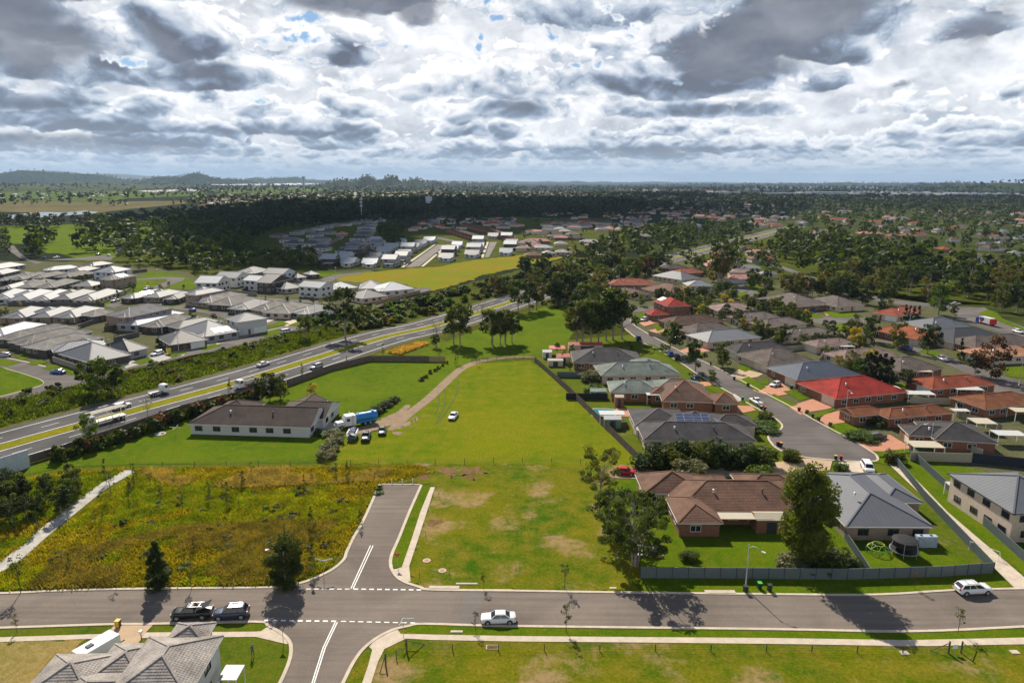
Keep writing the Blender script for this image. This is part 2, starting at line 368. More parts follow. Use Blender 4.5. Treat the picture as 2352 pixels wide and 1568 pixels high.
ASPH2 = asphaltmat('asphalt_grey', (.125, .112, .104), .2)
ASPHD = asphaltmat('asphalt_dark', (.088, .084, .084), .22)
PAINT = mat('road_paint', (.72, .72, .68), .7, var=.12, scale=2)
LAWN = grassmat('turf_bright', ((.050, .112, .002), (.086, .146, .003), (.130, .140, .008)), .06, .5, 4)
LAWN2 = grassmat('turf_verge', ((.050, .100, .004), (.088, .130, .006), (.135, .125, .015)), .1, .8, 4, dirt=(.27, .20, .10), dthr=.78)
FIELD = grassmat('field_grass', ((.138, .165, .003), (.080, .138, .002), (.190, .170, .008)), .035, .3, 2.5, dirt=(.24, .17, .06), dthr=.74, dscale=.06)
SLOPE = grassmat('patchy_grass', ((.120, .132, .004), (.040, .100, .003), (.20, .155, .015)), .07, .3, 2.5, dirt=(.32, .21, .11), dthr=.64, dscale=.11)
WILD = grassmat('rough_grass_ground', ((.115, .115, .010), (.07, .12, .005), (.17, .135, .03)), .07, .5, 3, bump=1)
SCRUB = grassmat('scrub_ground', ((.030, .050, .004), (.06, .080, .006), (.10, .095, .012)), .05, .4, 2, bump=1)
MEDIAN = grassmat('median_grass', ((.20, .185, .006), (.14, .17, .005), (.26, .20, .02)), .15, .8, 4)
YARD = grassmat('yard_ground', ((.06, .075, .025), (.09, .095, .04), (.13, .115, .07)), .08, .5, 2)
PAST = grassmat('pasture', ((.060, .105, .008), (.10, .14, .008), (.04, .07, .010)), .006, .03, .3)
DRY = grassmat('dry_paddock', ((.12, .10, .04), (.07, .07, .025), (.16, .13, .06)), .006, .03, .4)
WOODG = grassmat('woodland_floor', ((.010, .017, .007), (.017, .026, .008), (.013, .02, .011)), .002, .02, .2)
MEADOW = grassmat('meadow_orange', ((.21, .175, .008), (.12, .19, .005), (.22, .135, .015)), .03, .12, 1.2)
SOIL = grassmat('bare_soil', ((.22, .13, .065), (.16, .085, .04), (.28, .18, .09)), .2, 1.2, 5, bump=1)
GRAVEL = mat('gravel_track', (.24, .165, .10), .95, var=.25, scale=.5, fine=.5, bump=.6, bscale=6)
BRICKP = mat('pink_paving', (.44, .20, .12), .9, var=.12, scale=.6, fine=.35)
TANP = mat('tan_paving', (.42, .30, .19), .9, var=.14, scale=.6, fine=.35)

# base ground to the horizon
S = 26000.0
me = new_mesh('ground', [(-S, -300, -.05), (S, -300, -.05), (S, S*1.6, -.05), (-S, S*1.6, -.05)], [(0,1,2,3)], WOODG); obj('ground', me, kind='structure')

obj('grass_ground', new_mesh('grass_ground', [Vector((-420, 30, -.02)), Vector((420, 30, -.02)), Vector((420, 330, -.02)), Vector((-420, 330, -.02))], [(0,1,2,3)], LAWN2), kind='structure')
def zone(name, pts, z, m, smooth=0): return sheet(name, pts, z, m, smooth=smooth, jag={'bare_soil': .9, 'dirt_track': .6, 'wild_field': .8, 'field': .7, 'field_slope': .8, 'garden_lawn': .5, 'dry_verge': .6, 'meadow': 2.5, 'scrub_land': 2.0}.get(name, 0))
# far left country
zone('pasture', [(-700,442),(0,434),(300,436),(480,441),(460,450),(300,455),(250,462),(0,462),(-700,462)], .02, PAST)
zone('pasture', [(480,436),(620,428),(760,433),(730,440),(640,444),(520,446)], .02, PAST)
zone('dry_paddock', [(-700,462),(0,462),(260,463),(420,461),(430,467),(290,481),(190,493),(0,486),(-700,480)], .02, DRY)
zone('dry_paddock', [(440,455),(560,452),(700,450),(900,440),(1020,436),(1000,444),(700,460),(520,466),(440,464)], .03, DRY)
zone('pasture', [(-300,522),(60,518),(180,514),(225,524),(240,545),(262,560),(272,590),(200,600),(60,560),(0,560),(-300,600)], .03, LAWN)
zone('pasture', [(225,516),(400,510),(520,505),(600,502),(588,528),(470,545),(330,555),(255,562),(190,575),(180,540)], .02, PAST)
zone('golf_green', [(295,515),(350,509),(365,520),(320,528)], .05, LAWN); zone('golf_green', [(470,518),(520,512),(560,505),(588,505),(588,520),(500,538),(420,545),(410,538)], .05, LAWN)
zone('golf_green', [(620,510),(700,500),(790,497),(800,506),(700,514),(640,520)], .05, LAWN)
zone('golf_green', [(150,560),(250,548),(268,560),(200,580),(110,582),(60,560)], .05, LAWN)
zone('golf_green', [(1075,500),(1200,498),(1300,503),(1180,508)], .05, PAST)
W = mat('lagoon_water', (.25, .29, .33), .15, var=.05, scale=.02, spec=.5); sheet('lagoon', [(10,496),(60,490),(100,487),(150,488),(195,484),(225,487),(215,491),(150,495),(95,499),(30,502)], .06, W)
zone('scrub_land', [(120,605),(270,585),(420,560),(560,560),(700,590),(740,625),(640,630),(470,640),(420,625),(300,610)], .02, SCRUB)
# left estate ground
zone('estate_ground', [(-200,600),(100,600),(300,608),(430,625),(480,650),(600,640),(740,640),(760,610),(800,600),(950,660),(900,690),(790,735),(500,805),(190,880),(-200,980)], .03, YARD)
zone('estate_lawn', [(300,650),(325,632),(345,622),(400,627),(438,640),(420,645),(375,645),(335,668),(270,695),(225,712),(200,705),(280,668)], .05, LAWN)
zone('estate_lawn', [(372,665),(425,640),(470,655),(470,672),(420,662)], .05, LAWN)
zone('estate_lawn', [(728,622),(768,622),(786,630),(740,636),(732,632)], .05, LAWN)
zone('mid_estate_ground', [(440,590),(640,520),(850,500),(880,520),(860,560),(790,600),(730,600),(600,575),(520,585)], .04, SCRUB)
zone('village_ground', [(730,612),(800,590),(870,545),(950,520),(1180,500),(1400,500),(1460,560),(1400,585),(1200,590),(1000,612),(930,622),(740,618)], .03, SCRUB)
zone('meadow', [(768,640),(820,628),(950,616),(1010,612),(1060,602),(1176,588),(1235,582),(1290,590),(1240,605),(1120,630),(1010,665),(960,664),(925,652),(850,650),(790,645)], .06, MEADOW, 4)
zone('park_lawn', [(728,575),(770,568),(772,578),(735,590),(722,588)], .06, LAWN)
# scrub between estate and highway, both sides
zone('scrub_land', [(-250,960),(0,925),(100,905),(175,886),(300,848),(430,822),(588,792),(663,768),(790,735),(900,700),(1000,672),(1120,640),(1245,605),(1420,575),(1430,600),(1300,645),(1200,675),(1000,735),(860,778),(588,846),(300,915),(0,995),(-250,1060)], .04, SCRUB)
zone('scrub_land', [(1000,770),(1240,690),(1400,640),(1530,605),(1760,545),(1900,540),(2400,600),(2400,700),(2100,700),(1700,640),(1500,660),(1440,760),(1300,700),(1180,740),(1060,800)], .02, SCRUB)
SUBG = grassmat('suburb_ground', ((.022,.036,.006), (.045,.062,.010), (.07,.075,.02)), .02, .1, 1)
zone('suburb_ground', [(1400,560),(1540,560),(1740,525),(1900,470),(2400,480),(2600,640),(2600,760),(2352,800),(2179,720),(1700,640)], .015, SUBG)
zone('suburb_ground', [(1400,650),(1560,600),(1720,640),(2160,700),(2400,800),(2500,1100),(2352,1110),(2090,1040),(1900,1060),(1800,960),(1600,850),(1440,740)], .04, YARD)
zone('suburb_ground', [(1236,812),(1300,790),(1480,790),(1760,950),(1780,1010),(1740,1030),(1470,1060)], .045, LAWN2)
# paddocks
zone('lawn', [(-60,1100),(60,1076),(300,1010),(520,930),(640,885),(850,822),(1024,820),(1090,800),(1300,700),(1345,720),(1300,790),(1236,812),(1180,830),(1000,900),(880,985),(760,1000),(740,1062),(300,1066),(140,1074),(-60,1115)], .05, LAWN)
zone('field', [(740,1064),(760,1005),(880,990),(1000,905),(1080,836),(1226,826),(1470,1062),(1400,1072),(1000,1066)], .055, FIELD)
zone('lawn', [(960,815),(1060,770),(1130,745),(1250,705),(1310,712),(1300,795),(1230,812),(1100,825),(1024,823)], .06, LAWN)
zone('field_slope', [(960,1108),(900,1090),(960,1064),(1400,1070),(1470,1062),(1420,1110),(1360,1180),(1470,1260),(1470,1362),(1176,1357),(993,1356),(943,1340),(940,1301),(999,1119)], .058, SLOPE)
zone('garden_lawn', [(1470,1364),(1470,1300),(1380,1200),(1400,1100),(1560,1070),(1840,1060),(1900,1066),(1990,1200),(2290,1310),(2352,1352),(2189,1356),(2014,1367),(1764,1366)], .057, LAWN)
zone('garden_lawn', [(1940,1060),(2040,1066),(2180,1180),(2352,1320),(2500,1330),(2500,1100),(2300,1090),(2090,1046),(2010,1056)], .056, LAWN)
# wild field
zone('wild_field', [(-250,1370),(0,1361),(162,1355),(362,1351),(588,1349),(640,1348),(700,1334),(760,1308),(797,1266),(812,1236),(838,1180),(873,1110),(960,1108),(1010,1090),(960,1066),(740,1068),(300,1072),(140,1080),(0,1115),(-250,1150)], .062, WILD)
r_s = random.Random(3)
for i in range(26):
    x = 925+r_s.uniform(0, 190); y = 1085+r_s.uniform(-10, 14)*(1 if x > 970 else .5); w, h = r_s.uniform(8, 26), r_s.uniform(2.5, 7)
    zone('bare_soil', [(x+w*math.cos(a)*r_s.uniform(.5, 1.2), y+h*math.sin(a)*r_s.uniform(.5, 1.2)) for a in [6.283*k/9 for k in range(9)]], .07, SOIL)
zone('bare_soil', [(984,1205),(1000,1192),(1012,1196),(998,1208)], .07, SOIL, 3)
# track
TR = [(905,985),(930,958),(985,915),(1035,868),(1062,846),(1095,832),(1140,824),(1180,821),(1225,820)]
P = catmull(gp(TR), 5); mb = MB(); ribbon(mb, P, -1.45, 1.45, .085); mb.obj('dirt_track', GRAVEL, kind='structure')
zone('dirt_track', [(800,990),(845,976),(876,962),(908,948),(934,930),(942,938),(912,968),(890,980),(860,990),(815,998)], .08, GRAVEL, 4)
for q in ([(890,985),(905,978),(915,984),(900,992)], [(918,975),(936,968),(944,975),(928,981)], [(905,996),(920,990),(928,997),(912,1002)], [(948,964),(958,958),(964,964),(952,970)]): zone('bare_soil', q, .083, GRAVEL)
TYRE = mat('worn_turf', (.045, .075, .01), .95)
mb = MB()
for pts in ([(1034,862),(1022,890),(1022,925),(1010,955),(1000,975)], [(1052,870),(1050,900),(1038,925),(1018,955),(1005,972)], [(1010,882),(1007,905),(1007,930),(1000,950)]):
    for o in (-.1,): ribbon(mb, catmull(gp(pts), 4), o, o+.28, .075)
mb.obj('tyre_track', TYRE, kind='structure')
# concrete path on the left field
P = catmull(gp([(-60,1335),(0,1303),(40,1276),(90,1232),(160,1176),(235,1118),(303,1080)]), 4); mb = MB(); ribbon(mb, P, -1.35, 1.35, .10, z0=0); mb.obj('concrete_path', mat('old_concrete', (.38, .36, .32), .9, var=.4, scale=.5, fine=.5), kind='structure')

# ---- foreground road, side streets
sheet('road', [(-260,1372),(0,1365),(162,1358),(362,1354),(588,1352),(643,1351),(703,1338),(763,1311),(793,1286),(800,1268),(815,1236),(838,1196),(850,1169),(875,1113),(965,1114),(938,1174),(913,1236),(894,1283),(895,1301),(905,1323),(925,1338),(963,1351),(993,1357),(1176,1359),(1351,1362),(1526,1364),(1764,1367),(2014,1368),(2189,1358),(2352,1354),(2600,1352),
      (2600,1425),(2352,1437),(2089,1448),(1764,1443),(1176,1436),(978,1431),(938,1436),(898,1446),(860,1466),(828,1493),(805,1526),(785,1566),(745,1650),(605,1650),(648,1568),(668,1521),(673,1491),(668,1471),(650,1453),(620,1436),(588,1426),(355,1431),(250,1432),(0,1440),(-260,1446)], .03, ASPH)
kerb([(-260,1372),(0,1365),(162,1358),(362,1354),(588,1352),(643,1351)], 1)
kerb([(643,1351),(703,1338),(763,1311),(793,1286),(800,1268),(815,1236),(838,1196),(875,1113)], 1, .5)
kerb([(875,1113),(965,1114)], 1, .3, smooth=0)
kerb([(965,1114),(938,1174),(913,1236),(896,1275),(894,1301),(905,1323),(925,1338),(963,1351),(993,1357),(1176,1359)], 1, .5)
kerb([(1176,1359),(1351,1362),(1526,1364),(1764,1367),(2014,1368),(2189,1358),(2352,1354),(2600,1352)], 1)
kerb([(2600,1425),(2352,1437),(2089,1448),(1764,1443),(1176,1436),(978,1431),(938,1436),(898,1446),(860,1466),(828,1493),(805,1526),(785,1566),(745,1650)], 1)
kerb([(605,1650),(648,1568),(668,1521),(673,1491),(668,1471),(650,1453),(620,1436),(588,1426),(355,1431),(250,1432),(0,1440),(-260,1446)], 1)
zone('verge', [(-260,1700),(-260,1444),(0,1439),(250,1431),(355,1430),(588,1425),(620,1435),(652,1453),(669,1471),(674,1491),(669,1521),(649,1568),(600,1700)], .02, LAWN2)
zone('dry_verge', [(-260,1700),(-260,1478),(0,1476),(200,1469),(150,1510),(80,1568),(0,1700)], .05, grassmat('dry_turf', ((.27, .19, .06), (.20, .17, .04), (.33, .24, .10)), .1, .9, 4))
zone('verge', [(740,1700),(784,1566),(804,1526),(827,1493),(859,1466),(897,1446),(937,1436),(978,1430),(1176,1435),(1764,1442),(2089,1447),(2352,1436),(2600,1424),(2600,1700)], .02, SLOPE)
zone('verge', [(940,1437),(978,1431),(1176,1436),(1764,1443),(2089,1448),(2352,1437),(2600,1425),(2600,1450),(2352,1464),(2110,1470),(1764,1465),(1176,1460),(1000,1457),(935,1450)], .04, LAWN)
zone('grass_strip', [(1720,1366),(1476,1363),(1470,1330),(1945,1332),(2285,1318),(2330,1346),(2189,1356),(2014,1366)], .065, LAWN)
zone('grass_strip', [(946,1172),(916,1236),(900,1283),(902,1301),(908,1305),(924,1302),(967,1176),(990,1116),(968,1113)], .06, LAWN)
def path(pts, z=.09, m=None, name='footpath'): return sheet(name, pts, z, m or CONC)
path([(1003,1458),(1176,1461),(1470,1463.5),(1764,1465.5),(2089,1470.5),(2352,1464.5),(2600,1456),(2600,1470),(2352,1480),(2089,1485),(1764,1479),(1470,1476),(1176,1473.5),(988,1470)])
path([(913,1446),(920,1456),(1003,1458),(988,1470),(933,1467),(883,1491),(868,1521),(853,1568),(830,1640),(805,1640),(832,1568),(845,1531),(855,1493),(848,1486),(862,1469),(883,1457)])
path([(-260,1470),(0,1464),(245,1456),(225,1467),(200,1468),(0,1475),(-260,1482)])
path([(335,1453),(588,1451),(600,1450),(619,1437),(652,1458),(661,1478),(659,1480),(588,1463),(325,1466)])
path([(989,1119),(999,1119),(980.5,1176),(960,1240),(940,1301),(943,1336),(922,1336),(907,1319),(905,1308),(923,1303),(945,1240),(965.5,1176)])
path([(265,1434),(355,1432),(335,1453),(322,1473),(290,1500),(250,1526),(225,1500),(200,1520),(160,1520),(215,1484),(245,1456)], .095, TANP, 'driveway')
path([(2039,1064),(2068,1066),(2120,1118),(2176,1176),(2352,1326),(2500,1440),(2440,1440),(2352,1354),(2329,1350),(2159,1180),(2100,1122)], .1)
mbj = MB()      # saw-cut joints of the path, real grooves filled dark
# road markings
mb = MB()
def dash_row(a, b, n, w, fill=.6, mi=0):
    A, B = ground_at(*a), ground_at(*b); d = (B-A); u = d.normalized(); nn = Vector((-u.y, u.x, 0)); st = d.length/n
    for i in range(n):
        p = A + u*(i*st); q = p + u*(st*fill)
        mb.face([(*(v.xy), .085) for v in (p - nn*w/2, q - nn*w/2, q + nn*w/2, p + nn*w/2)])
dash_row((650,1353), (810,1353), 9, .22); dash_row((812,1353), (975,1355), 9, .3)
dash_row((607,1425), (780,1427), 9, .32); dash_row((783,1427), (962,1431), 9, .22)
for pts in ([(851,1253),(806,1352)], [(857,1253),(811,1352)], [(770,1429),(742,1488),(717,1568),(690,1650)], [(775,1429),(747,1488),(722,1568),(696,1650)]):
    ribbon(mb, gp(pts), -.075, .075, .085)
mb.obj('road_marking', PAINT, kind='structure')
mb = MB(); ribbon(mb, gp([(1085,1358),(1080,1436)]), -1.3, 1.3, .078); mb.obj('road_patch', ASPHD if False else asphaltmat('asphalt_patch', (.165, .15, .135), .1), kind='structure')

# ---- highway
HW = gp([(-420,1150),(0,1028),(300,945),(588,865.5),(870,778),(1020,742),(1245,672),(1400,632),(1540,594),(1764,536),(1830,520)])
HW = catmull(HW, 8)
mb = MB(); ribbon(mb, HW, 1.9, 12.6, .07); ribbon(mb, HW, -12.0, -1.9, .07); mb.obj('highway', ASPHD, kind='structure')
mb = MB(); ribbon(mb, HW, -1.9, 1.9, .10, z0=.0); mb.obj('median_strip', MEDIAN, kind='structure')
mb = MB()
for o in (2.5, 10.1, -2.5, -10.0): ribbon(mb, HW, o-.13, o+.13, .09)
acc = 0; nxt = 6.0; N = normals2(HW)
for i in range(len(HW)-1):
    sg = (HW[i+1]-HW[i]).length; u = (HW[i+1]-HW[i]).normalized(); n = Vector((-u.y, u.x, 0))
    while nxt < acc + sg:
        p = HW[i] + u*(nxt-acc)
        for o in (6.3, -6.25):
            c = p + n*o; mb.face([(*(q.xy), .09) for q in (c - n*.08, c + u*4 - n*.08, c + u*4 + n*.08, c + n*.08)])
        nxt += 12
    acc += sg
mb.obj('highway_marking', PAINT, kind='structure')
mb = MB(); ribbon(mb, HW, 12.6, 14.6, .06); ribbon(mb, HW, -14.2, -12.0, .06); mb.obj('verge', grassmat('highway_verge', ((.09, .10, .02), (.07, .085, .016), (.14, .11, .04)), .1, .6, 3), kind='structure')
HWC = [(p.x, p.y) for p in HW]
# ---- cul-de-sac and streets on the right
CDS = [(1436,755),(1476,786),(1511,803),(1566,834),(1606,861),(1681,904),(1736,936),(1764,950),(1789,966),(1799,979),(1791,989),(1771,996),(1767,1006),(1779,1024),(1804,1039),(1851,1050),(1914,1056),(1964,1059),(2004,1059),(2014,1054),(2009,1044),(1956,1011),(1901,983),(1814,934),(1764,908),(1691,869),(1626,836),(1576,814),(1518,784),(1458,749),(1446,734),(1440,716),(1415,716),(1420,735)]
sheet('road', CDS, .07, ASPH2)
kerb(CDS[0:21], -1, .45, smooth=3); kerb(CDS[20:31], -1, .45, smooth=3)
sheet('road', [(1395,700),(1470,706),(1520,702),(1520,708),(1480,716),(1420,718)], .07, ASPH2)
def roadpoly(pts): return sheet('road', pts, .075, ASPH2)
roadpoly([(1821,721),(1870,726),(1976,727),(1990,740),(1915,748),(1940,765),(1990,782),(1970,785),(1925,768),(1896,748),(1850,736)])
roadpoly([(2179,704),(2262,706),(2290,727),(2380,762),(2380,790),(2200,735)]); roadpoly([(2290,905),(2240,868),(2170,835),(2110,812),(2060,790),(1995,784),(2010,778),(2110,796),(2180,820),(2260,850),(2352,880),(2352,905)])
roadpoly([(1681,638),(1698,640),(1712,657),(1746,672),(1742,684),(1715,690),(1692,686),(1700,672),(1684,655)])
roadpoly([(1760,600),(1800,612),(1880,640),(1930,655),(2000,680),(2090,694),(2180,700),(2180,708),(2080,702),(1980,686),(1900,655),(1800,620),(1755,606)])
# left estate streets
roadpoly([(0,924),(100,905),(175,885),(300,847),(430,818),(588,790),(663,765),(783,738),(783,729),(660,749),(613,757),(500,792),(420,806),(300,835),(190,864),(175,864),(100,842),(20,824),(-60,812),(-60,935)])
kerb([(783,729),(660,749),(500,790),(420,806),(300,835),(190,864),(175,864),(100,842),(20,824),(-60,812)], -1, .5)
sheet('traffic_island', [(0,911),(50,898),(92,886),(99,878),(80,868),(15,848),(-60,830),(-60,925)], .16, LAWN, smooth=3); kerb([(-60,925),(0,912),(50,899),(92,887),(100,877),(80,867),(15,847),(-60,829)], 1, .5)
roadpoly([(350,698),(400,710),(460,718),(512,731),(588,742),(612,748),(640,740),(590,728),(500,714),(420,700),(395,694)])
roadpoly([(240,702),(285,689),(330,667),(385,646),(380,641),(300,645),(300,641),(385,636),(426,638),(420,645),(372,662),(350,672),(300,694),(262,708)])
roadpoly([(735,642),(768,632),(828,626),(832,629),(785,635),(770,643),(752,650)]); roadpoly([(0,560),(32,564),(45,580),(68,597),(100,602),(85,606),(50,596),(15,572)]); roadpoly([(100,598),(180,592),(250,586),(262,590),(255,597),(180,598)])
roadpoly([(588,683),(640,686),(700,690),(760,695),(765,699),(640,692),(588,690)]); roadpoly([(925,663),(990,660),(985,668),(955,676),(860,706),(870,697)])
roadpoly([(740,567),(755,565),(790,545),(788,542),(778,543)]); roadpoly([(818,580),(840,578),(870,552),(862,548),(850,556)]); roadpoly([(815,612),(850,590),(862,580),(852,578),(835,590),(800,610)])
roadpoly([(720,584),(745,570),(757,572),(735,590)])
STL = asphaltmat('asphalt_pale', (.20, .18, .165), .1)
sheet('road', [(932,615),(963,612),(990,590),(1022,563),(1005,562),(965,590)], .08, STL); sheet('road', [(1113,592),(1123,591),(1142,556),(1125,556)], .08, STL); sheet('road', [(940,560),(960,550),(1010,545),(1060,555),(1050,558),(1010,550),(965,555)], .08, ASPH2)
kerb([(926,614),(1000,562)], 1, 1.6, 'footpath', 0, .1); kerb([(968,612),(1026,563)], -1, 1.6, 'footpath', 0, .1); kerb([(1109,592),(1122,556)], 1, 1.6, 'footpath', 0, .1)
# driveways
for m, pts in ((BRICKP, [(1811,934),(1869,916),(1918,934),(1900,940),(1856,947),(1838,953)]), (BRICKP, [(1881,964),(1895,952),(1926,944),(1976,969),(1940,970),(1905,983)]),
    (BRICKP, [(1959,1012),(2044,999),(2096,1030),(2050,1037),(2004,1037)]), (BRICKP, [(1750,898),(1768,882),(1795,880),(1815,895),(1808,906),(1780,911)]),
    (BRICKP, [(1560,806),(1601,791),(1633,806),(1586,814)]), (TANP, [(1678,861),(1701,846),(1753,859),(1740,866),(1705,872)]), (BRICKP, [(1728,897),(1762,886),(1770,900),(1756,906)]),
    (CONCG, [(1653,906),(1688,905),(1711,921),(1673,924)]), (BRICKP, [(1662,931),(1726,933),(1736,943),(1688,952)]), (BRICKP, [(1601,878),(1638,876),(1652,886),(1615,888)]),
    (CONC, [(1925,1062),(1976,1061),(1984,1086),(1940,1084)]), (TANP, [(1851,1053),(1912,1059),(1906,1080),(1784,1092),(1745,1090),(1620,1102),(1600,1070),(1726,1070)]),
    (GRAVEL, [(1398,1079),(1461,1074),(1558,1088),(1560,1104),(1463,1101),(1400,1098)]), (CONCG, [(728,985),(750,968),(775,975),(765,995),(725,998)]),
    (CONCG, [(262,832),(290,822),(325,836),(290,846)]), (CONCG, [(340,818),(368,814),(395,822),(360,834)]), (CONCG, [(395,808),(410,802),(430,810),(420,818)]), (CONC, [(460,786),(488,780),(505,790),(480,796)]),
    (CONC, [(645,742),(680,732),(690,738),(660,750)]), (CONC, [(600,735),(625,724),(645,730),(612,742)]), (BRICKP, [(1888,710),(1905,708),(1916,724),(1898,726)]), (BRICKP, [(1468,742),(1500,733),(1515,740),(1480,750)]),
    (BRICKP, [(1488,760),(1530,750),(1545,756),(1500,768)])): sheet('driveway', pts, .10, m)
# front lawns around the cul-de-sac
for pts in ([(1764,911),(1778,905),(1832,930),(1812,936)], [(1797,899),(1835,895),(1866,912),(1838,921)], [(1848,952),(1880,948),(1915,937),(1922,939),(1898,952),(1870,962)], [(1901,986),(1908,975),(1950,969),(1976,972),(1985,990),(1975,1005),(1958,1011)],
    [(2006,1040),(2052,1034),(2098,1030),(2090,1040),(2020,1050)], [(1764,951),(1788,966),(1796,979),(1786,988),(1764,988),(1752,960)], [(1690,845),(1720,830),(1740,840),(1712,855)], [(1576,812),(1605,807),(1620,815),(1600,822)],
    [(1470,786),(1500,792),(1566,826),(1560,834),(1500,806)], [(1612,888),(1650,884),(1680,903),(1650,905)], [(1700,921),(1730,918),(1738,934),(1725,930)], [(1692,875),(1720,865),(1760,890),(1740,900)], [(1740,880),(1764,870),(1764,885)],
    [(1456,728),(1480,715),(1500,722),(1495,735),(1465,741)], [(1500,748),(1520,742),(1545,748),(1510,762)], [(1512,766),(1545,757),(1560,765),(1535,780)], [(1537,660),(1570,652),(1575,660),(1545,668)], [(1882,700),(1960,705),(1968,728),(1915,730),(1880,712)], [(1836,716),(1860,716),(1895,729),(1880,732),(1850,728)],
    [(1910,754),(1930,742),(1950,750),(1990,775),(1975,778)], [(1764,690),(1830,695),(1830,712),(1764,702)], [(2246,720),(2270,712),(2290,718),(2300,730),(2270,730)], [(2290,726),(2352,755),(2352,762),(2285,735)], [(2108,808),(2130,800),(2160,812),(2150,822)], [(2190,802),(2230,806),(2236,822),(2205,832)],
    [(2300,845),(2352,840),(2352,870),(2320,866)], [(2048,880),(2084,880),(2084,892),(2060,896)], [(1690,676),(1720,668),(1700,690)], [(1705,650),(1740,655),(1770,676),(1730,668)]): sheet('front_lawn', pts, .09, LAWN)
for pts in ([(0,824),(20,828),(50,833),(20,842),(0,840)], [(95,846),(120,838),(230,852),(292,840),(272,852),(200,866),(150,860)], [(35,818),(60,812),(75,820),(50,828)], [(60,836),(95,826),(108,834),(80,840)], [(300,834),(340,823),(355,828),(322,838)], [(380,816),(425,806),(430,812),(395,821)],
    [(450,800),(495,790),(508,795),(470,806)], [(608,750),(648,738),(665,744),(620,756)], [(660,748),(690,737),(740,730),(780,726),(780,732),(690,750)], [(596,768),(640,756),(655,764),(610,775)], [(370,700),(410,694),(420,700),(385,706)], [(450,706),(500,700),(520,706),(470,714)], [(520,722),(560,708),(580,716),(540,728)]): sheet('front_lawn', pts, .085, LAWN)
# ---------------------------------------------------------------- vegetation
BARK = mat('bark_grey', (.26, .22, .18), .95, var=.35, scale=3, bump=.5)
BARKD = mat('bark_dark', (.07, .05, .035), .95, var=.35, scale=3)
LEAF = {'near': leafmat('leaf_near', (.078, .098, .012), .5, .4), 'gum': leafmat('leaf_gum', (.055, .076, .008), .5, .38), 'dark': leafmat('leaf_dark', (.030, .050, .008), .5, .33), 'bright': leafmat('leaf_bright', (.065, .11, .008), .4, .38), 'olive': leafmat('leaf_olive', (.082, .080, .014), .5, .38),
        'yellow': leafmat('leaf_yellow', (.30, .24, .02)), 'red': leafmat('leaf_red', (.075, .035, .018)), 'grey': leafmat('leaf_grey', (.10, .115, .07)), 'cypress': leafmat('leaf_cypress', (.016, .030, .010)), 'wood': leafmat('leaf_wood', (.024, .036, .009), .6, .3)}
def leaf_quads(rs, C, Rr, n, size, flat=.75, out=.7):
    """n leaf quads around clump centre C radius Rr"""
    d = rs.normal(size=(n, 3)); d /= np.linalg.norm(d, axis=1)[:, None]
    r = rs.uniform(.25, 1, n)**.45
    P = C + d*r[:, None]*Rr*np.array([1, 1, flat])
    N = d*out + rs.normal(size=(n, 3))*.55 + np.array([0, 0, .25]); N /= np.linalg.norm(N, axis=1)[:, None]
    T = np.cross(N, rs.normal(size=(n, 3))); T /= np.linalg.norm(T, axis=1)[:, None]; B = np.cross(N, T)
    s = (size*rs.uniform(.6, 1.35, n))[:, None]
    return np.stack([P - T*s*.9, P - B*s*.45, P + T*s*.9, P + B*s*.5], 1)
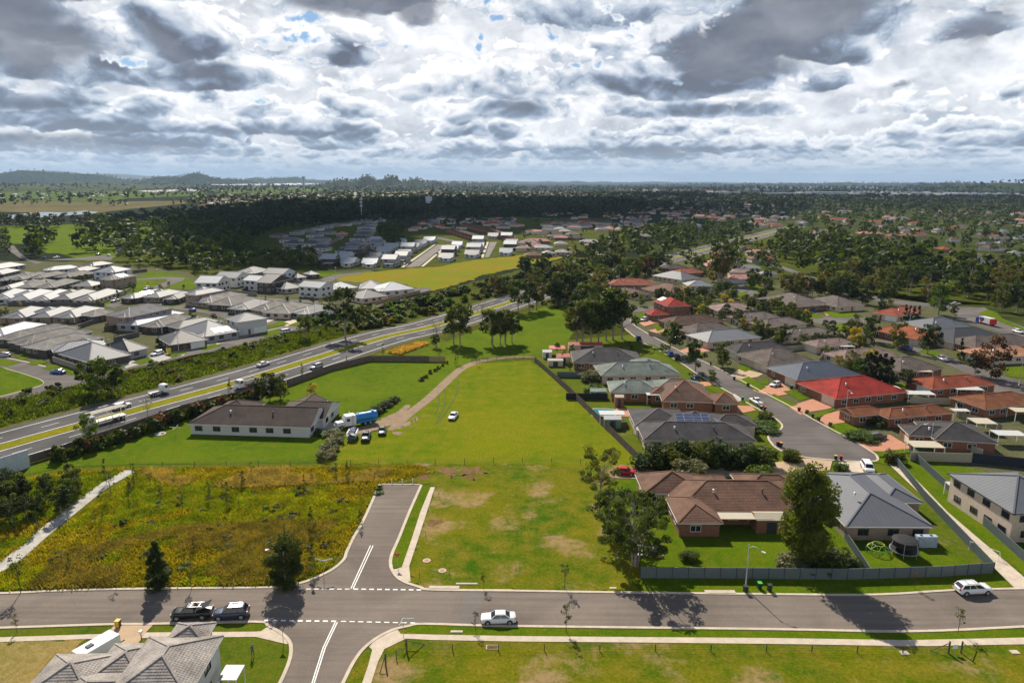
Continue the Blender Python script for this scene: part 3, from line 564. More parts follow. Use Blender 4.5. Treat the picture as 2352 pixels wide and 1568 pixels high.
def make_tree(kind, seed, leaf, clumps, leaves, lsize, R_=3.6, low=.42, crown_r=1.25, trunk_r=.22, stems=1, lean=.0, bark=None, top=10.0, name='tree'):
    """returns (trunk mesh, crown mesh) of a 10 m tree"""
    rs = np.random.RandomState(seed); rr = random.Random(seed); bark = bark or BARK
    Q = []; mb = MB(); cs = []
    for i in range(clumps):
        if kind == 'gum':
            h = rr.uniform(low*10, top-.6); t = (h-low*10)/(top-low*10); rad = R_*math.sqrt(max(.05, 1-(1.55*t-.62)**2))*rr.uniform(.35, 1.0)
        elif kind == 'round':
            h = rr.uniform(low*10, top-.5); t = (h-low*10)/(top-low*10); rad = R_*math.sqrt(max(.03, 1-(2*t-.95)**2))*rr.uniform(.15, 1.0)**.6
        elif kind == 'cone':
            h = rr.uniform(low*10, top-.2); t = (h-low*10)/(top-low*10); rad = R_*(1-t)**.7*rr.uniform(.3, 1.0)*(min(1, .55+t*4))
        else:
            h = rr.uniform(low*10, top-.5); t = (h-low*10)/(top-low*10); rad = R_*math.sqrt(max(.05, 1-t*t*.8))*rr.uniform(.1, 1.0)**.55
        a = rr.uniform(0, 2*math.pi)
        c = np.array([rad*math.cos(a)+lean*h*.1, rad*math.sin(a), h]); cs.append(c)
        cr = crown_r*rr.uniform(.55, 1.25)*(1 if kind != 'cone' else (1.15-t*.75))
        Q.append(leaf_quads(rs, c, cr, leaves, lsize))
    Q = np.concatenate(Q)
    for s in range(stems):
        bx, by = (0, 0) if stems == 1 else (rr.uniform(-.35, .35), rr.uniform(-.35, .35))
        sub = cs[s::stems]
        if kind in ('cone',): tp = Vector((0, 0, top*.9)); mb.tube([(0, 0, -.2), (0, 0, top*.5), tp], [trunk_r, trunk_r*.6, .04], 6); continue
        tx, ty = (lean*4 if stems == 1 else rr.uniform(-1.5, 1.5)), (0 if stems == 1 else rr.uniform(-1.3, 1.3))
        p1 = Vector((bx+tx*.25, by+ty*.25, top*.30)); p2 = Vector((bx+tx*.6, by+ty*.6, top*.58)); p3 = Vector((tx, ty, top*.85))
        mb.tube([(bx, by, -.2), (bx*.9, by*.9, .5), p1, p2, p3], [trunk_r*1.35, trunk_r, trunk_r*.75, trunk_r*.5, .03], 7)
        for c in sub[:26]:
            c = Vector(c); z0 = max(top*.22, min(top*.7, c.z*rr.uniform(.45, .75)))
            f = z0/top; st = Vector((bx, by, 0)).lerp(Vector((tx, ty, top*.85)), f/.85) ; st.z = z0
            mid = st.lerp(c, .55) + Vector((0, 0, -.25))
            mb.tube([st, mid, c], [trunk_r*.34, trunk_r*.2, .025], 4)
    return mb.mesh(name+'_trunk', bark, True), quads_mesh(name+'_crown', Q, LEAF[leaf])
def make_bush(seed, leaf, clumps=14, leaves=60, lsize=.22, R_=1.0, h=2.0, spread=.9):
    """crown mesh of a bush of radius ~1 and height h (metres)"""
    rs = np.random.RandomState(seed); rr = random.Random(seed); Q = []
    for i in range(clumps):
        a = rr.uniform(0, 6.28); r = spread*rr.uniform(0, 1)**.5; z = rr.uniform(.2, h-.35)*(1-.45*(r/spread)**2)
        Q.append(leaf_quads(rs, np.array([r*math.cos(a), r*math.sin(a), z]), rr.uniform(.32, .55), leaves, lsize))
    return quads_mesh('bush_leaves', np.concatenate(Q), LEAF[leaf])
TEMPL = {
 'gum_near': [make_tree('gum', 11+i, 'near', 40, 110, .18, R_=3.7, low=.36, crown_r=.72, trunk_r=.15, stems=1, lean=.35) for i in range(1)],
 'multi_near': [make_tree('gum', 21, 'near', 66, 150, .17, R_=4.2, low=.26, crown_r=.78, trunk_r=.14, stems=4)],
 'dense_near': [make_tree('round', 31, 'near', 105, 190, .16, R_=2.35, low=.12, crown_r=1.0, trunk_r=.2), make_tree('cone', 32, 'dark', 70, 170, .2, R_=2.4, low=.04, crown_r=1.0, trunk_r=.12), make_tree('round', 33, 'dark', 60, 200, .22, R_=3.0, low=.03, crown_r=1.3, trunk_r=.12)],
 'small_near': [make_tree('round', 41+i, l, 22, 70, .26, R_=2.6, low=.2, crown_r=1.1, trunk_r=.1) for i, l in enumerate(('dark', 'gum'))],
 'gum_mid': [make_tree('gum', 51+i, l, 30, 70, .33, R_=3.3, low=.36, crown_r=1.0, trunk_r=.17, stems=s) for i, (l, s) in enumerate((('gum', 1), ('dark', 1), ('olive', 3), ('gum', 3), ('dark', 1)))],
 'round_mid': [make_tree('round', 61+i, l, 26, 64, .38, R_=3.5, low=.16, crown_r=1.25, trunk_r=.2) for i, l in enumerate(('dark', 'bright', 'gum', 'olive', 'red', 'yellow', 'dark'))],
 'cone_mid': [make_tree('cone', 81+i, 'cypress', 40, 40, .3, R_=1.5, low=.03, crown_r=.85, trunk_r=.16) for i in range(2)],
 'sapling': [make_tree('gum', 91+i, l, 12, 16, .30, R_=1.7, low=.3, crown_r=.75, trunk_r=.10, bark=BARKD) for i, l in enumerate(('olive', 'gum', 'red'))],
 'bare': [make_tree('gum', 99, 'olive', 26, 3, .25, R_=2.8, low=.3, crown_r=.8, trunk_r=.13)],
 'wispy': [make_tree('cone', 105+i, l, 26, 26, .24, R_=1.9, low=.1, crown_r=.8, trunk_r=.07) for i, l in enumerate(('gum', 'dark'))],
}
BUSH = {'near': [make_bush(201, 'gum', 26, 90, .13), make_bush(202, 'dark', 26, 90, .13), make_bush(203, 'grey', 26, 90, .13), make_bush(204, 'bright', 26, 90, .13)],
        'mid': [make_bush(211+i, l, 10, 34, .28) for i, l in enumerate(('dark', 'gum', 'bright', 'olive', 'red', 'yellow'))]}
FARW = [make_tree('round', 301+i, 'wood', 7, 9, 1.25, R_=3.0, low=.22, crown_r=1.7, trunk_r=.2) for i in range(4)]
ntree = 0
def tree(px, py, h, tk, idx=0, label='', group=None, name='tree', wide=1.0, parts=True, leafcat='tree', world=None, rz=None):
    """a tree standing at photo position px,py, h metres tall"""
    p = ground_at(px, py) if world is None else Vector(world)
    tr, cr = TEMPL[tk][idx % len(TEMPL[tk])]
    s = h/10; rz = rnd.uniform(0, 6.28) if rz is None else rz
    o = thing(name, label, leafcat, p, rz, group); o.scale = (s*wide, s*wide, s)
    obj('trunk', tr, o); obj('crown', cr, o)
    FOOT.append((p.x, p.y, 1.5)); return o
def bush(px, py, r, h, tk='mid', idx=0, label='', group=None, name='bush', world=None, ry=None):
    p = ground_at(px, py) if world is None else Vector(world)
    o = obj(name, BUSH[tk][idx % len(BUSH[tk])], None, p, rnd.uniform(0, 6.28), None, label, 'bush', group); o.scale = (r, ry or r, h/2.0)
    return o
# ---------------------------------------------------------------- houses
def roofmat(name, col, style):
    """v of the UV map runs up the slope in metres: tile relief or pressed ribs"""
    key = 'roof_'+name
    if key in MATS: return MATS[key]
    m = bpy.data.materials.new(key); m.use_nodes = True; nt = m.node_tree; p = nt.nodes['Principled BSDF']
    p.inputs['Roughness'].default_value = .85 if style == 'tile' else .6; p.inputs['Specular IOR Level'].default_value = .2 if style == 'tile' else .3
    g = nd(nt, 'ShaderNodeNewGeometry'); uv = nd(nt, 'ShaderNodeUVMap'); sp = nd(nt, 'ShaderNodeSeparateXYZ'); nt.links.new(uv.outputs[0], sp.inputs[0])
    n = nd(nt, 'ShaderNodeTexNoise', i_Scale=.35, i_Detail=6.0, i_Roughness=.65); nt.links.new(g.outputs['Position'], n.inputs['Vector'])
    v = .38 if style == 'tile' else .10
    c = ramp(nt, n.outputs[0], [(.3, tuple(x*(1-v) for x in col)), (.7, tuple(x*(1+v) for x in col))])
    if style == 'tile':
        vor = nd(nt, 'ShaderNodeTexNoise', i_Scale=4.0, i_Detail=2.0); nt.links.new(g.outputs['Position'], vor.inputs['Vector'])
        c = mixc(nt, .6, c, ramp(nt, vor.outputs[0], [(.3, .65), (.7, 1.35)]), 'MULTIPLY')
        row = mth(nt, 'FRACT', mth(nt, 'MULTIPLY', sp.outputs[1], 1/.35)); colu = mth(nt, 'SINE', mth(nt, 'MULTIPLY', sp.outputs[0], 2*math.pi/.3))
        hgt = mth(nt, 'ADD', mth(nt, 'SUBTRACT', 1.0, row), mth(nt, 'MULTIPLY', colu, .35)); dist = .05
    else:
        hgt = mth(nt, 'PINGPONG', mth(nt, 'MULTIPLY', sp.outputs[0], 1/.38), 1.0); hgt = mth(nt, 'POWER', hgt, 4.0); dist = .03
    nt.links.new(c, p.inputs['Base Color'])
    b = nd(nt, 'ShaderNodeBump', i_Strength=.9, i_Distance=dist); nt.links.new(hgt, b.inputs['Height']); nt.links.new(b.outputs[0], p.inputs['Normal'])
    MATS[key] = m; return m
RC = {'grey': ((.10, .108, .125), 'metal'), 'pale': ((.15, .16, .18), 'metal'), 'white': ((.33, .35, .38), 'metal'), 'slate': ((.05, .053, .062), 'metal'), 'tan': ((.17, .155, .14), 'tile'), 'cream': ((.20, .185, .165), 'tile'), 'midgrey': ((.135, .135, .14), 'tile'),
      'charcoal': ((.055, .052, .055), 'tile'), 'brown': ((.105, .062, .045), 'tile'), 'brown2': ((.15, .082, .055), 'tile'), 'darkbrown': ((.060, .042, .036), 'tile'), 'greybrown': ((.13, .105, .092), 'tile'), 'pinkgrey': ((.24, .17, .15), 'tile'), 'red': ((.32, .045, .035), 'tile'), 'brightred': ((.30, .028, .02), 'tile'),
      'orange': ((.30, .085, .035), 'tile'), 'orangebrown': ((.20, .075, .035), 'tile'), 'rust': ((.25, .06, .03), 'tile'), 'peach': ((.46, .23, .14), 'tile'), 'pink': ((.42, .20, .17), 'tile'), 'bluegrey': ((.11, .135, .17), 'metal'), 'weathered': ((.14, .145, .14), 'tile'), 'greengrey': ((.145, .17, .15), 'tile'), 'fgrey': ((.29, .26, .235), 'tile'), 'slateblue': ((.07, .09, .125), 'metal'), 'steel': ((.10, .108, .125), 'metal')}
def RM(k): return roofmat(k, *RC[k])
WALL = {'brick': mat('wall_brick', (.22, .10, .06), .9, var=.25, scale=2, fine=.4), 'cream': mat('wall_cream', (.52, .42, .33), .9, var=.08), 'white': mat('wall_white', (.50, .50, .49), .85, var=.05), 'dark': mat('wall_dark', (.075, .062, .055), .9, var=.15), 'tan': mat('wall_tan', (.28, .21, .16), .9, var=.15, fine=.3),
        'grey': mat('wall_grey', (.30, .30, .31), .85, var=.08), 'bluewhite': mat('wall_bluewhite', (.48, .53, .60), .85, var=.05)}
def glassmat():
    m = mat('window_glass', (.02, .026, .032), .08, var=.1, spec=.8); return m
GLASS = glassmat(); WHT = mat('white_trim', (.72, .71, .68), .6, var=.06); DKT = mat('dark_trim', (.04, .04, .045), .6, var=.1); CRT = mat('cream_trim', (.60, .54, .44), .6, var=.06)
SOLG = mat('solar_cell', (.04, .06, .13), .35, var=.2, spec=.5); ALU = mat('aluminium', (.6, .61, .63), .35, metal=.6, var=.05)
def win_template(w, h, frame, nm):
    a = MB(); t = .07
    a.box(0, -.05, 0, w, .03, t); a.box(0, -.05, h-t, w, .03, h); a.box(0, -.05, t, t, .03, h-t); a.box(w-t, -.05, t, w, .03, h-t); a.box(w/2-.03, -.045, t, w/2+.03, .03, h-t)
    b = MB(); b.box(t, -.01, t, w-t, .02, h-t)
    return a.mesh(nm, frame), b.mesh('pane', GLASS)
WT = {'w': win_template(1.8, 1.2, WHT, 'window_white'), 'd': win_template(1.8, 1.2, DKT, 'window_dark')}
def garage_mesh(w, m):
    a = MB(); n = 4
    for i in range(n): a.box(0, -.04, i*2.2/n, w, .03, (i+1)*2.2/n-.03)
    a.box(-.1, -.06, 2.2, w+.1, .03, 2.3); return a.mesh('garage_door', m)
GD = {'w': garage_mesh(4.8, WHT), 'c': garage_mesh(4.8, CRT), 'd': garage_mesh(4.8, mat('garage_grey', (.3, .3, .3), .7)), 's': garage_mesh(2.5, CRT)}
DOOR = MB(); DOOR.box(0, -.03, 0, .95, .03, 2.1); DOOR = DOOR.mesh('front_door', mat('door_wood', (.16, .09, .05), .6))

def roof_faces(b):
    """b = (x0,y0,x1,y1,ze,type,axis,pitch) -> list of (polygon, eave_a, eave_b), ridge lines, gable triangles"""
    x0, y0, x1, y1, ze, typ, ax, pt = b
    w, d = x1-x0, y1-y0; F = []; Rg = []; Gb = []
    if typ == 'flat':
        z2 = ze + pt*d
        F.append([(x0,y0,ze),(x1,y0,ze),(x1,y1,z2),(x0,y1,z2)]); return F, Rg, Gb
    if ax == 'x':
        r = d/2; zr = ze+r*pt; ym = (y0+y1)/2
        if typ == 'hip': xa, xb = x0+min(r, w/2), x1-min(r, w/2)
        elif typ == 'gable': xa, xb = x0, x1
        elif typ == 'gl': xa, xb = x0, x1-min(r, w/2)
        else: xa, xb = x0+min(r, w/2), x1
        a, c = (xa, ym, zr), (xb, ym, zr)
        F.append([(x0,y0,ze),(x1,y0,ze),c,a] if xb-xa > .01 else [(x0,y0,ze),(x1,y0,ze),a])
        F.append([(x1,y1,ze),(x0,y1,ze),a,c] if xb-xa > .01 else [(x1,y1,ze),(x0,y1,ze),a])
        (F if xb < x1 else Gb).append([(x1,y0,ze),(x1,y1,ze),c]); (F if xa > x0 else Gb).append([(x0,y1,ze),(x0,y0,ze),a])
    else:
        r = w/2; zr = ze+r*pt; xm = (x0+x1)/2
        if typ == 'hip': ya, yb = y0+min(r, d/2), y1-min(r, d/2)
        elif typ == 'gable': ya, yb = y0, y1
        elif typ == 'gl': ya, yb = y0, y1-min(r, d/2)
        else: ya, yb = y0+min(r, d/2), y1
        a, c = (xm, ya, zr), (xm, yb, zr)
        F.append([(x0,y1,ze),(x0,y0,ze),a,c] if yb-ya > .01 else [(x0,y1,ze),(x0,y0,ze),a]); F.append([(x1,y0,ze),(x1,y1,ze),c,a] if yb-ya > .01 else [(x1,y0,ze),(x1,y1,ze),a])
        (F if ya > y0 else Gb).append([(x0,y0,ze),(x1,y0,ze),a]); (F if yb < y1 else Gb).append([(x1,y1,ze),(x0,y1,ze),c])
    Rg.append((a, c))
    for cx, cy in ((x0,y0),(x1,y0),(x1,y1),(x0,y1)):
        q = a if (math.dist((cx,cy), a[:2]) < math.dist((cx,cy), c[:2])) else c
        Rg.append(((cx,cy,ze), q))
    return F, Rg, Gb
def tile_face(mb, poly, step=.35, tile=None, h=.055):
    """lay overlapping courses (and single tiles when tile is set) on a planar roof face whose first edge is the eave"""
    P = [Vector(p) for p in poly]; u = (P[1]-P[0]).normalized(); n = u.cross(P[-1]-P[0]).normalized()
    if n.z < 0: n = -n
    s = n.cross(u).normalized()
    if s.z < 0: s = -s
    Q = [((p-P[0]).dot(u), (p-P[0]).dot(s)) for p in P]; top = max(q[1] for q in Q)
    def span(sv):
        xs = []
        for (a, b), (c, d) in zip(Q, Q[1:]+Q[:1]):
            if abs(b-d) < 1e-9:
                if abs(sv-b) < 1e-6: xs += [a, c]
            elif min(b, d)-1e-9 <= sv <= max(b, d)+1e-9: xs.append(a+(c-a)*(sv-b)/(d-b))
        return (min(xs), max(xs)) if xs else None
    k = 0
    while k*step < top-.05:
        s0 = k*step; s1 = min(s0+step+.02, top-.001); A, B = span(s0), span(s1); k += 1
        if not A or not B: continue
        def pt(x, y, z): return P[0]+u*x+s*y+n*z
        if tile is None:
            a, b, c, d = pt(A[0], s0, h), pt(A[1], s0, h), pt(B[1], s1, .006), pt(B[0], s1, .006)
            mb.face((a, b, c, d)); mb.face((pt(A[0], s0, 0), pt(A[1], s0, 0), b, a)); continue
        off = (k % 2)*tile*.5*0; i0 = math.floor(min(A[0], B[0])/tile)
        x = i0*tile+off
        while x < max(A[1], B[1]):
            xm = x+tile*.42
            def cl(v, S): return max(S[0], min(S[1], v))
            xa, xb, xc = (cl(x, A), cl(xm, A), cl(x+tile, A)); ya, yb, yc = (cl(x, B), cl(xm, B), cl(x+tile, B))
            if xc-xa > .01 or yc-ya > .01:
                j = rnd.uniform(-.004, .004)
                p0, p1, p2 = pt(xa, s0, h+.012), pt(xb, s0, h-.022+j), pt(xc, s0, h+.012); q0, q1, q2 = pt(ya, s1, .016), pt(yb, s1, .004), pt(yc, s1, .016)
                mb.face((p0, p1, q1, q0)); mb.face((p1, p2, q2, q1)); mb.face((pt(xa, s0, 0), pt(xc, s0, 0), p2, p1, p0))
            x += tile
def uv_roof(me, polys):
    uvl = me.uv_layers.new(name='UVMap')
    for f, poly in zip(me.polygons, polys):
        P = [Vector(p) for p in poly]; u = (P[1]-P[0]).normalized(); n = u.cross(P[-1]-P[0]).normalized(); s = n.cross(u)
        for li, p in zip(f.loop_indices, P): uvl.data[li].uv = ((p-P[0]).dot(u), (p-P[0]).dot(s))
nh = 0
def house(A, B, C, roof, wall='brick', label='', group=None, ze=2.7, pitch=.40, typ='hip', wings=(), front=None, garage='c', detail=1, tiles=0, solar=(), ridge=None, trim=None, ax=None, name='house', win='w', cat='house', porch=0, world=None, vents=0, stretch=0.0):
    """A, B: near eave corners in the photo, C: far left eave corner (or depth in metres); wings: extra blocks in local metres"""
    if world is None:
        a = ground_at(*A, ze); b = ground_at(*B, ze)
        if stretch: b = b + (b-a)*stretch
        u = (b-a); u.z = 0; w = u.length; u.normalize(); nv = Vector((-u.y, u.x, 0))
        d = C if isinstance(C, (int, float)) else (ground_at(*C, ze)-a).dot(nv)
    else: a, ang_, w, d = world; a = Vector((a[0], a[1], ze)); u = Vector((math.cos(ang_), math.sin(ang_), 0)); nv = Vector((-u.y, u.x, 0))
    d = max(6.5, min(26, d)); w = max(6.5, w)
    ang = math.atan2(u.y, u.x); ax = ax or ('x' if w >= d else 'y')
    H = thing(name, label, cat, (a.x, a.y, 0), ang, group)
    c = a + u*w/2 + nv*d/2; FOOT.append((c.x, c.y, min(w, d)/2+1.5)); FOOT.append(((a+u*w*.2+nv*d/2).x, (a+u*w*.2+nv*d/2).y, min(w, d)/2)); FOOT.append(((a+u*w*.8+nv*d/2).x, (a+u*w*.8+nv*d/2).y, min(w, d)/2))
    blocks = [(0, 0, w, d, ze, typ, ax, pitch)] + [tuple(q) for q in wings]
    rm = RM(roof); wm = WALL[wall]
    rf, polys = MB(), []; rg = MB(); wl = MB(); gut = MB(); tl = MB(); o = .45 if detail else .4
    for b in blocks:
        F, Rg, Gb = roof_faces(b)
        for f in F: rf.face(f); polys.append(f)
        if tiles and b[5] != 'flat':
            for f in F:
                nz = (Vector(f[1])-Vector(f[0])).cross(Vector(f[-1])-Vector(f[0])).normalized()
                tile_face(tl, f, .35, .32 if tiles == 2 else None)
        for p, q in Rg:
            if (Vector(p)-Vector(q)).length > .3: rg.bar((p[0], p[1], p[2]+.03), (q[0], q[1], q[2]+.05), .26, .12)
        x0, y0, x1, y1, z = b[:5]
        for p, q in (((x0,y0),(x1,y0)),((x1,y0),(x1,y1)),((x1,y1),(x0,y1)),((x0,y1),(x0,y0))): gut.bar((*p, z-.09), (*q, z-.09), .12, .16)
        rf.face([(x0+.01,y1-.01,z-.15),(x1-.01,y1-.01,z-.15),(x1-.01,y0+.01,z-.15),(x0+.01,y0+.01,z-.15)]); polys.append([(x0,y1,z-.15),(x1,y1,z-.15),(x1,y0,z-.15),(x0,y0,z-.15)])
        if b[5] == 'flat': z2 = z+b[7]*(y1-y0); wl.face([(x0+o,y0+o,z-.1),(x0+o,y1-o,z-.1),(x0+o,y1-o,z2-.15),(x0+o,y0+o,z-.05)]); wl.face([(x1-o,y0+o,z-.1),(x1-o,y1-o,z-.1),(x1-o,y1-o,z2-.15),(x1-o,y0+o,z-.05)])
        if len(b) < 9: wl.box(x0+o, y0+o, 0, x1-o, y1-o, z-.12)
        for g in Gb:
            gg = [Vector(p) for p in g]; cc = sum(gg, Vector())/3
            wl.face([tuple(p+(cc-p)*.06+Vector((0,0,-.08))) for p in gg])
            if detail:
                for p, q in ((gg[0], gg[2]), (gg[1], gg[2])): gut.bar(p+Vector((0,0,-.05)), q+Vector((0,0,-.05)), .1, .2)
    trimm = {'w': WHT, 'd': DKT, 'c': CRT, None: CRT}[trim]
    wl.obj('wall', wm, H)
    rme = rf.mesh('roof', rm); uv_roof(rme, polys); ro = obj('roof', rme, H)
    rid = RM(ridge) if ridge else rm
    rg.obj('ridge_cap', rid, ro)
    if tiles: t = tl.obj('roof_tile', rm, ro, kind='stuff')
    gut.obj('gutter', trimm, ro)
    if vents:
        for k in range(vents):
            v = MB(); v.cyl((0,0,0), .14, .45, 8); v.cyl((0,0,.45), .24, .16, 10)
            v.obj('roof_vent', DKT if k % 2 else ALU, ro, True, loc=(w*(.3+.35*k), d*.3, ze+d*.3*pitch))
    for (bi, fi, x0, y0, nx, ny, pw, ph) in solar:       # block, face, position on the slope in metres, grid
        F, _, _ = roof_faces(blocks[bi]); P = [Vector(p) for p in F[fi]]; uu = (P[1]-P[0]).normalized(); nn = uu.cross(P[-1]-P[0]).normalized(); ss = nn.cross(uu)
        for i in range(nx):
            for j in range(ny):
                m1 = MB(); f1 = MB(); q = [P[0]+uu*(x0+i*pw+e*(pw-.06))+ss*(y0+j*ph+g_*(ph-.06)) for e, g_ in ((0,0),(1,0),(1,1),(0,1))]
                m1.face([v+nn*.15 for v in q])
                for aa, bb in zip(q, q[1:]+q[:1]): f1.bar(aa+nn*.14, bb+nn*.14, .035, .05)
                so_ = f1.obj('solar_panel', ALU, ro); 
                for vv, ff, mm in ((m1.v, m1.f, 1),):
                    me_ = so_.data; me_.materials.append(SOLG)
                me2 = new_mesh('solar_panel', f1.v + m1.v, f1.f + [tuple(k2+len(f1.v) for k2 in ff2) for ff2 in m1.f], [ALU, SOLG], f1.m+[1]*len(m1.f)); so_.data = me2
    # openings on walls
    def inside(x, y, skip):
        return any(k != skip and q[0]+o+.05 < x < q[2]-o-.05 and q[1]+o+.05 < y < q[3]-o-.05 and len(q) < 9 for k, q in enumerate(blocks))
    if detail:
        for bi, b in enumerate(blocks):
            if len(b) > 8: continue
            x0, y0, x1, y1, z = b[:5]
            for side, (p, q) in {'s': ((x0+o,y0+o),(x1-o,y0+o)), 'e': ((x1-o,y0+o),(x1-o,y1-o)), 'w': ((x0+o,y1-o),(x0+o,y0+o)), 'n': ((x1-o,y1-o),(x0+o,y1-o))}.items():
                Lx = math.dist(p, q); dx, dy = (q[0]-p[0])/Lx, (q[1]-p[1])/Lx; ra = math.atan2(dy, dx)
                wn = Vector((dy*math.cos(ang)+dx*math.sin(ang), dy*math.sin(ang)-dx*math.cos(ang)))      # outward normal in world
                tocam = Vector((-c.x, -c.y)).normalized()
                s = 1.0
                isf = side == front and bi == (len(blocks)-1 if wings and detail > 2 else 0)
                if isf and garage:
                    gw = 4.8 if garage != 's' else 2.5; gx = .5 if side in ('w',) else max(.4, Lx-gw-.6)
                    if side == 'w': gx = Lx-gw-.5
                    if Lx > gw+1:
                        obj('garage_door', GD[garage], H, (p[0]+dx*gx, p[1]+dy*gx, .03), ra)
                        if garage == 's' and Lx > 7: obj('garage_door', GD[garage], H, (p[0]+dx*(gx-3), p[1]+dy*(gx-3), .03), ra)
                        if Lx > gw+3.5: obj('front_door', DOOR, H, (p[0]+dx*(gx-2.4 if gx > 3 else gx+gw+1), p[1]+dy*(gx-2.4 if gx > 3 else gx+gw+1), .05), ra)
                        s = gx+gw+2.5 if gx < 3 else 1.0; Lx = gx-3.5 if gx > 3 else Lx
                        if garage == 's': Lx -= 3
                if wn.dot(tocam) < -.25: continue
                for lv in range(2 if z > 4 else 1):
                    t = s+rnd.uniform(0, 1)
                    while t+1.8 < Lx-.5:
                        X_, Y_ = p[0]+dx*t, p[1]+dy*t
                        if not inside(X_+dx*.9+dy*.3, Y_+dy*.9-dx*.3, bi) and not inside(X_+dx*.9, Y_+dy*.9, bi):
                            fo = obj('window', WT[win][0], H, (X_, Y_, .9+lv*2.75), ra); obj('pane', WT[win][1], fo)
                        t += rnd.uniform(3.2, 5.0)
    return H
# ================================================================ houses of the photograph
H_ = house
# foreground house, lower left edge (two storeys, grey tiles)
fg = H_(None, None, None, 'fgrey', 'white', 'two storey house with pale grey tiled roofs and white wall, lower left corner', ze=5.5, pitch=.42, world=((-42.2, 63.0), R(2), 8.6, 10.2), ax='y', trim='w', detail=1, tiles=2, win='d',
        wings=((2.2, 9.0, 6.8, 12.8, 5.5, 'hip', 'y', .42), (-7.5, .5, 3.2, 7.6, 2.9, 'hip', 'x', .42), (-11.5, 3.4, -3.6, 11.0, 2.8, 'hip', 'x', .42), (-5.6, 6.2, .6, 12.8, 2.8, 'hip', 'y', .42), (-3, -3, 6.0, 3.4, 2.9, 'hip', 'x', .42)))
# white bungalow
H_((430,973), (712,981.5), 13.0, 'darkbrown', 'white', 'long white bungalow with dark brown tiled roof beside the highway hedge', pitch=.42, tiles=1, win='d', trim='w', typ='gr', vents=2, wings=((1.6, 7.0, 11.5, 17.5, 2.7, 'hip', 'x', .42), (17.5, 6, 30.5, 18.6, 2.75, 'gr', 'x', .36), (19, 9, 26.5, 20.5, 2.75, 'gable', 'y', .42)))
# brown roofed house with the octagonal bay
H_(None, None, None, 'brown2', 'brick', 'brown tiled brick house with octagonal bay and cream pergola beside the tall dense tree', world=((28.5, 111.8), R(0), 24.5, 13.5), pitch=.42, tiles=2, ridge='brown2', win='w', trim='w', vents=2,
   wings=((-.8, -4.2, 6.8, 6.0, 2.7, 'hip', 'y', .42), (-4.5, 7.0, 7.5, 16.0, 2.7, 'hip', 'y', .42), (14, 7.5, 26.0, 16.2, 2.7, 'hip', 'x', .42), (5, 3.5, 12.5, 15.5, 2.72, 'hip', 'y', .42)))
# grey tiled house with solar panels
H_(None, None, None, 'charcoal', 'cream', 'dark grey tiled cream house with two solar arrays behind the tall hedge', world=((29.0, 146.2), R(-1), 24.8, 11.5), pitch=.40, tiles=1, win='w', trim='c', vents=2, ridge='greybrown',
   solar=((1, 0, 3.2, 3.4, 2, 4, 1.9, 1.0), (1, 0, 7.2, 3.4, 2, 4, 1.9, 1.0), (1, 2, 4.0, 2.0, 4, 1, 1.1, 1.8)),
   wings=((5.5, 3.0, 21.5, 18.5, 2.7, 'hip', 'x', .40), (-.5, 9.0, 12.5, 21.6, 2.72, 'hip', 'x', .36), (17.5, 9.5, 28.0, 17.5, 2.72, 'hip', 'x', .40)))
# dark metal roofed house, lower right
H_(None, None, None, 'steel', 'tan', 'brick house with smooth dark grey metal roof next to the trampoline', world=((55.2, 106.6), R(0), 14.6, 22.3), pitch=.36, win='d', trim='c', detail=1, ax='y', wings=((11.0, 9.0, 18.0, 22.0, 2.7, 'hip', 'y', .36),), vents=1)
H_(None, None, None, 'steel', 'cream', 'two storey cream house with dark grey roof at the right edge beyond the path', ze=5.4, world=((82.0, 106.0), R(3), 13.5, 16.5), pitch=.36, win='d', trim='d', ax='x', wings=((4, -5, 13.5, 4, 3.0, 'hip', 'x', .36),))
# west side of the cul-de-sac
H_((1316,832), (1478,834), (1308,806), 'charcoal', 'brick', 'dark tiled house, northernmost of the row along the timber paddock fence', pitch=.40, tiles=1, ridge='greybrown', front='e', vents=2, wings=((13, 6, 22, 15, 2.7, 'hip', 'x', .40),), group=None)
H_((1381,863), (1565,860), (1373,838), 'greengrey', 'cream', 'long house with streaked blue grey tiled roof, second from the north behind the paddock fence', pitch=.40, tiles=1, front='e', ridge='weathered', vents=2, wings=((11, 4, 22, 17.5, 2.7, 'hip', 'y', .42),))
H_((1402,901), (1520,903), (1392,875), 'greengrey', 'brick', 'house with dull green grey tiled roof and small green shed behind it', pitch=.40, tiles=1, front='e', ridge='weathered', vents=1, wings=((12, 2, 26, 12.5, 2.7, 'hip', 'x', .40),))
H_((1521,921), (1643,924), (1513,881), 'brown', 'brick', 'brown tiled brick house with bright orange ridge tiles', pitch=.42, tiles=1, ridge='orange', front='e', vents=1, ax='x', wings=((13, -1.0, 19.5, 7.5, 2.7, 'hip', 'x', .42), (-2.5, 5.5, 4, 12, 2.7, 'hip', 'y', .4)))
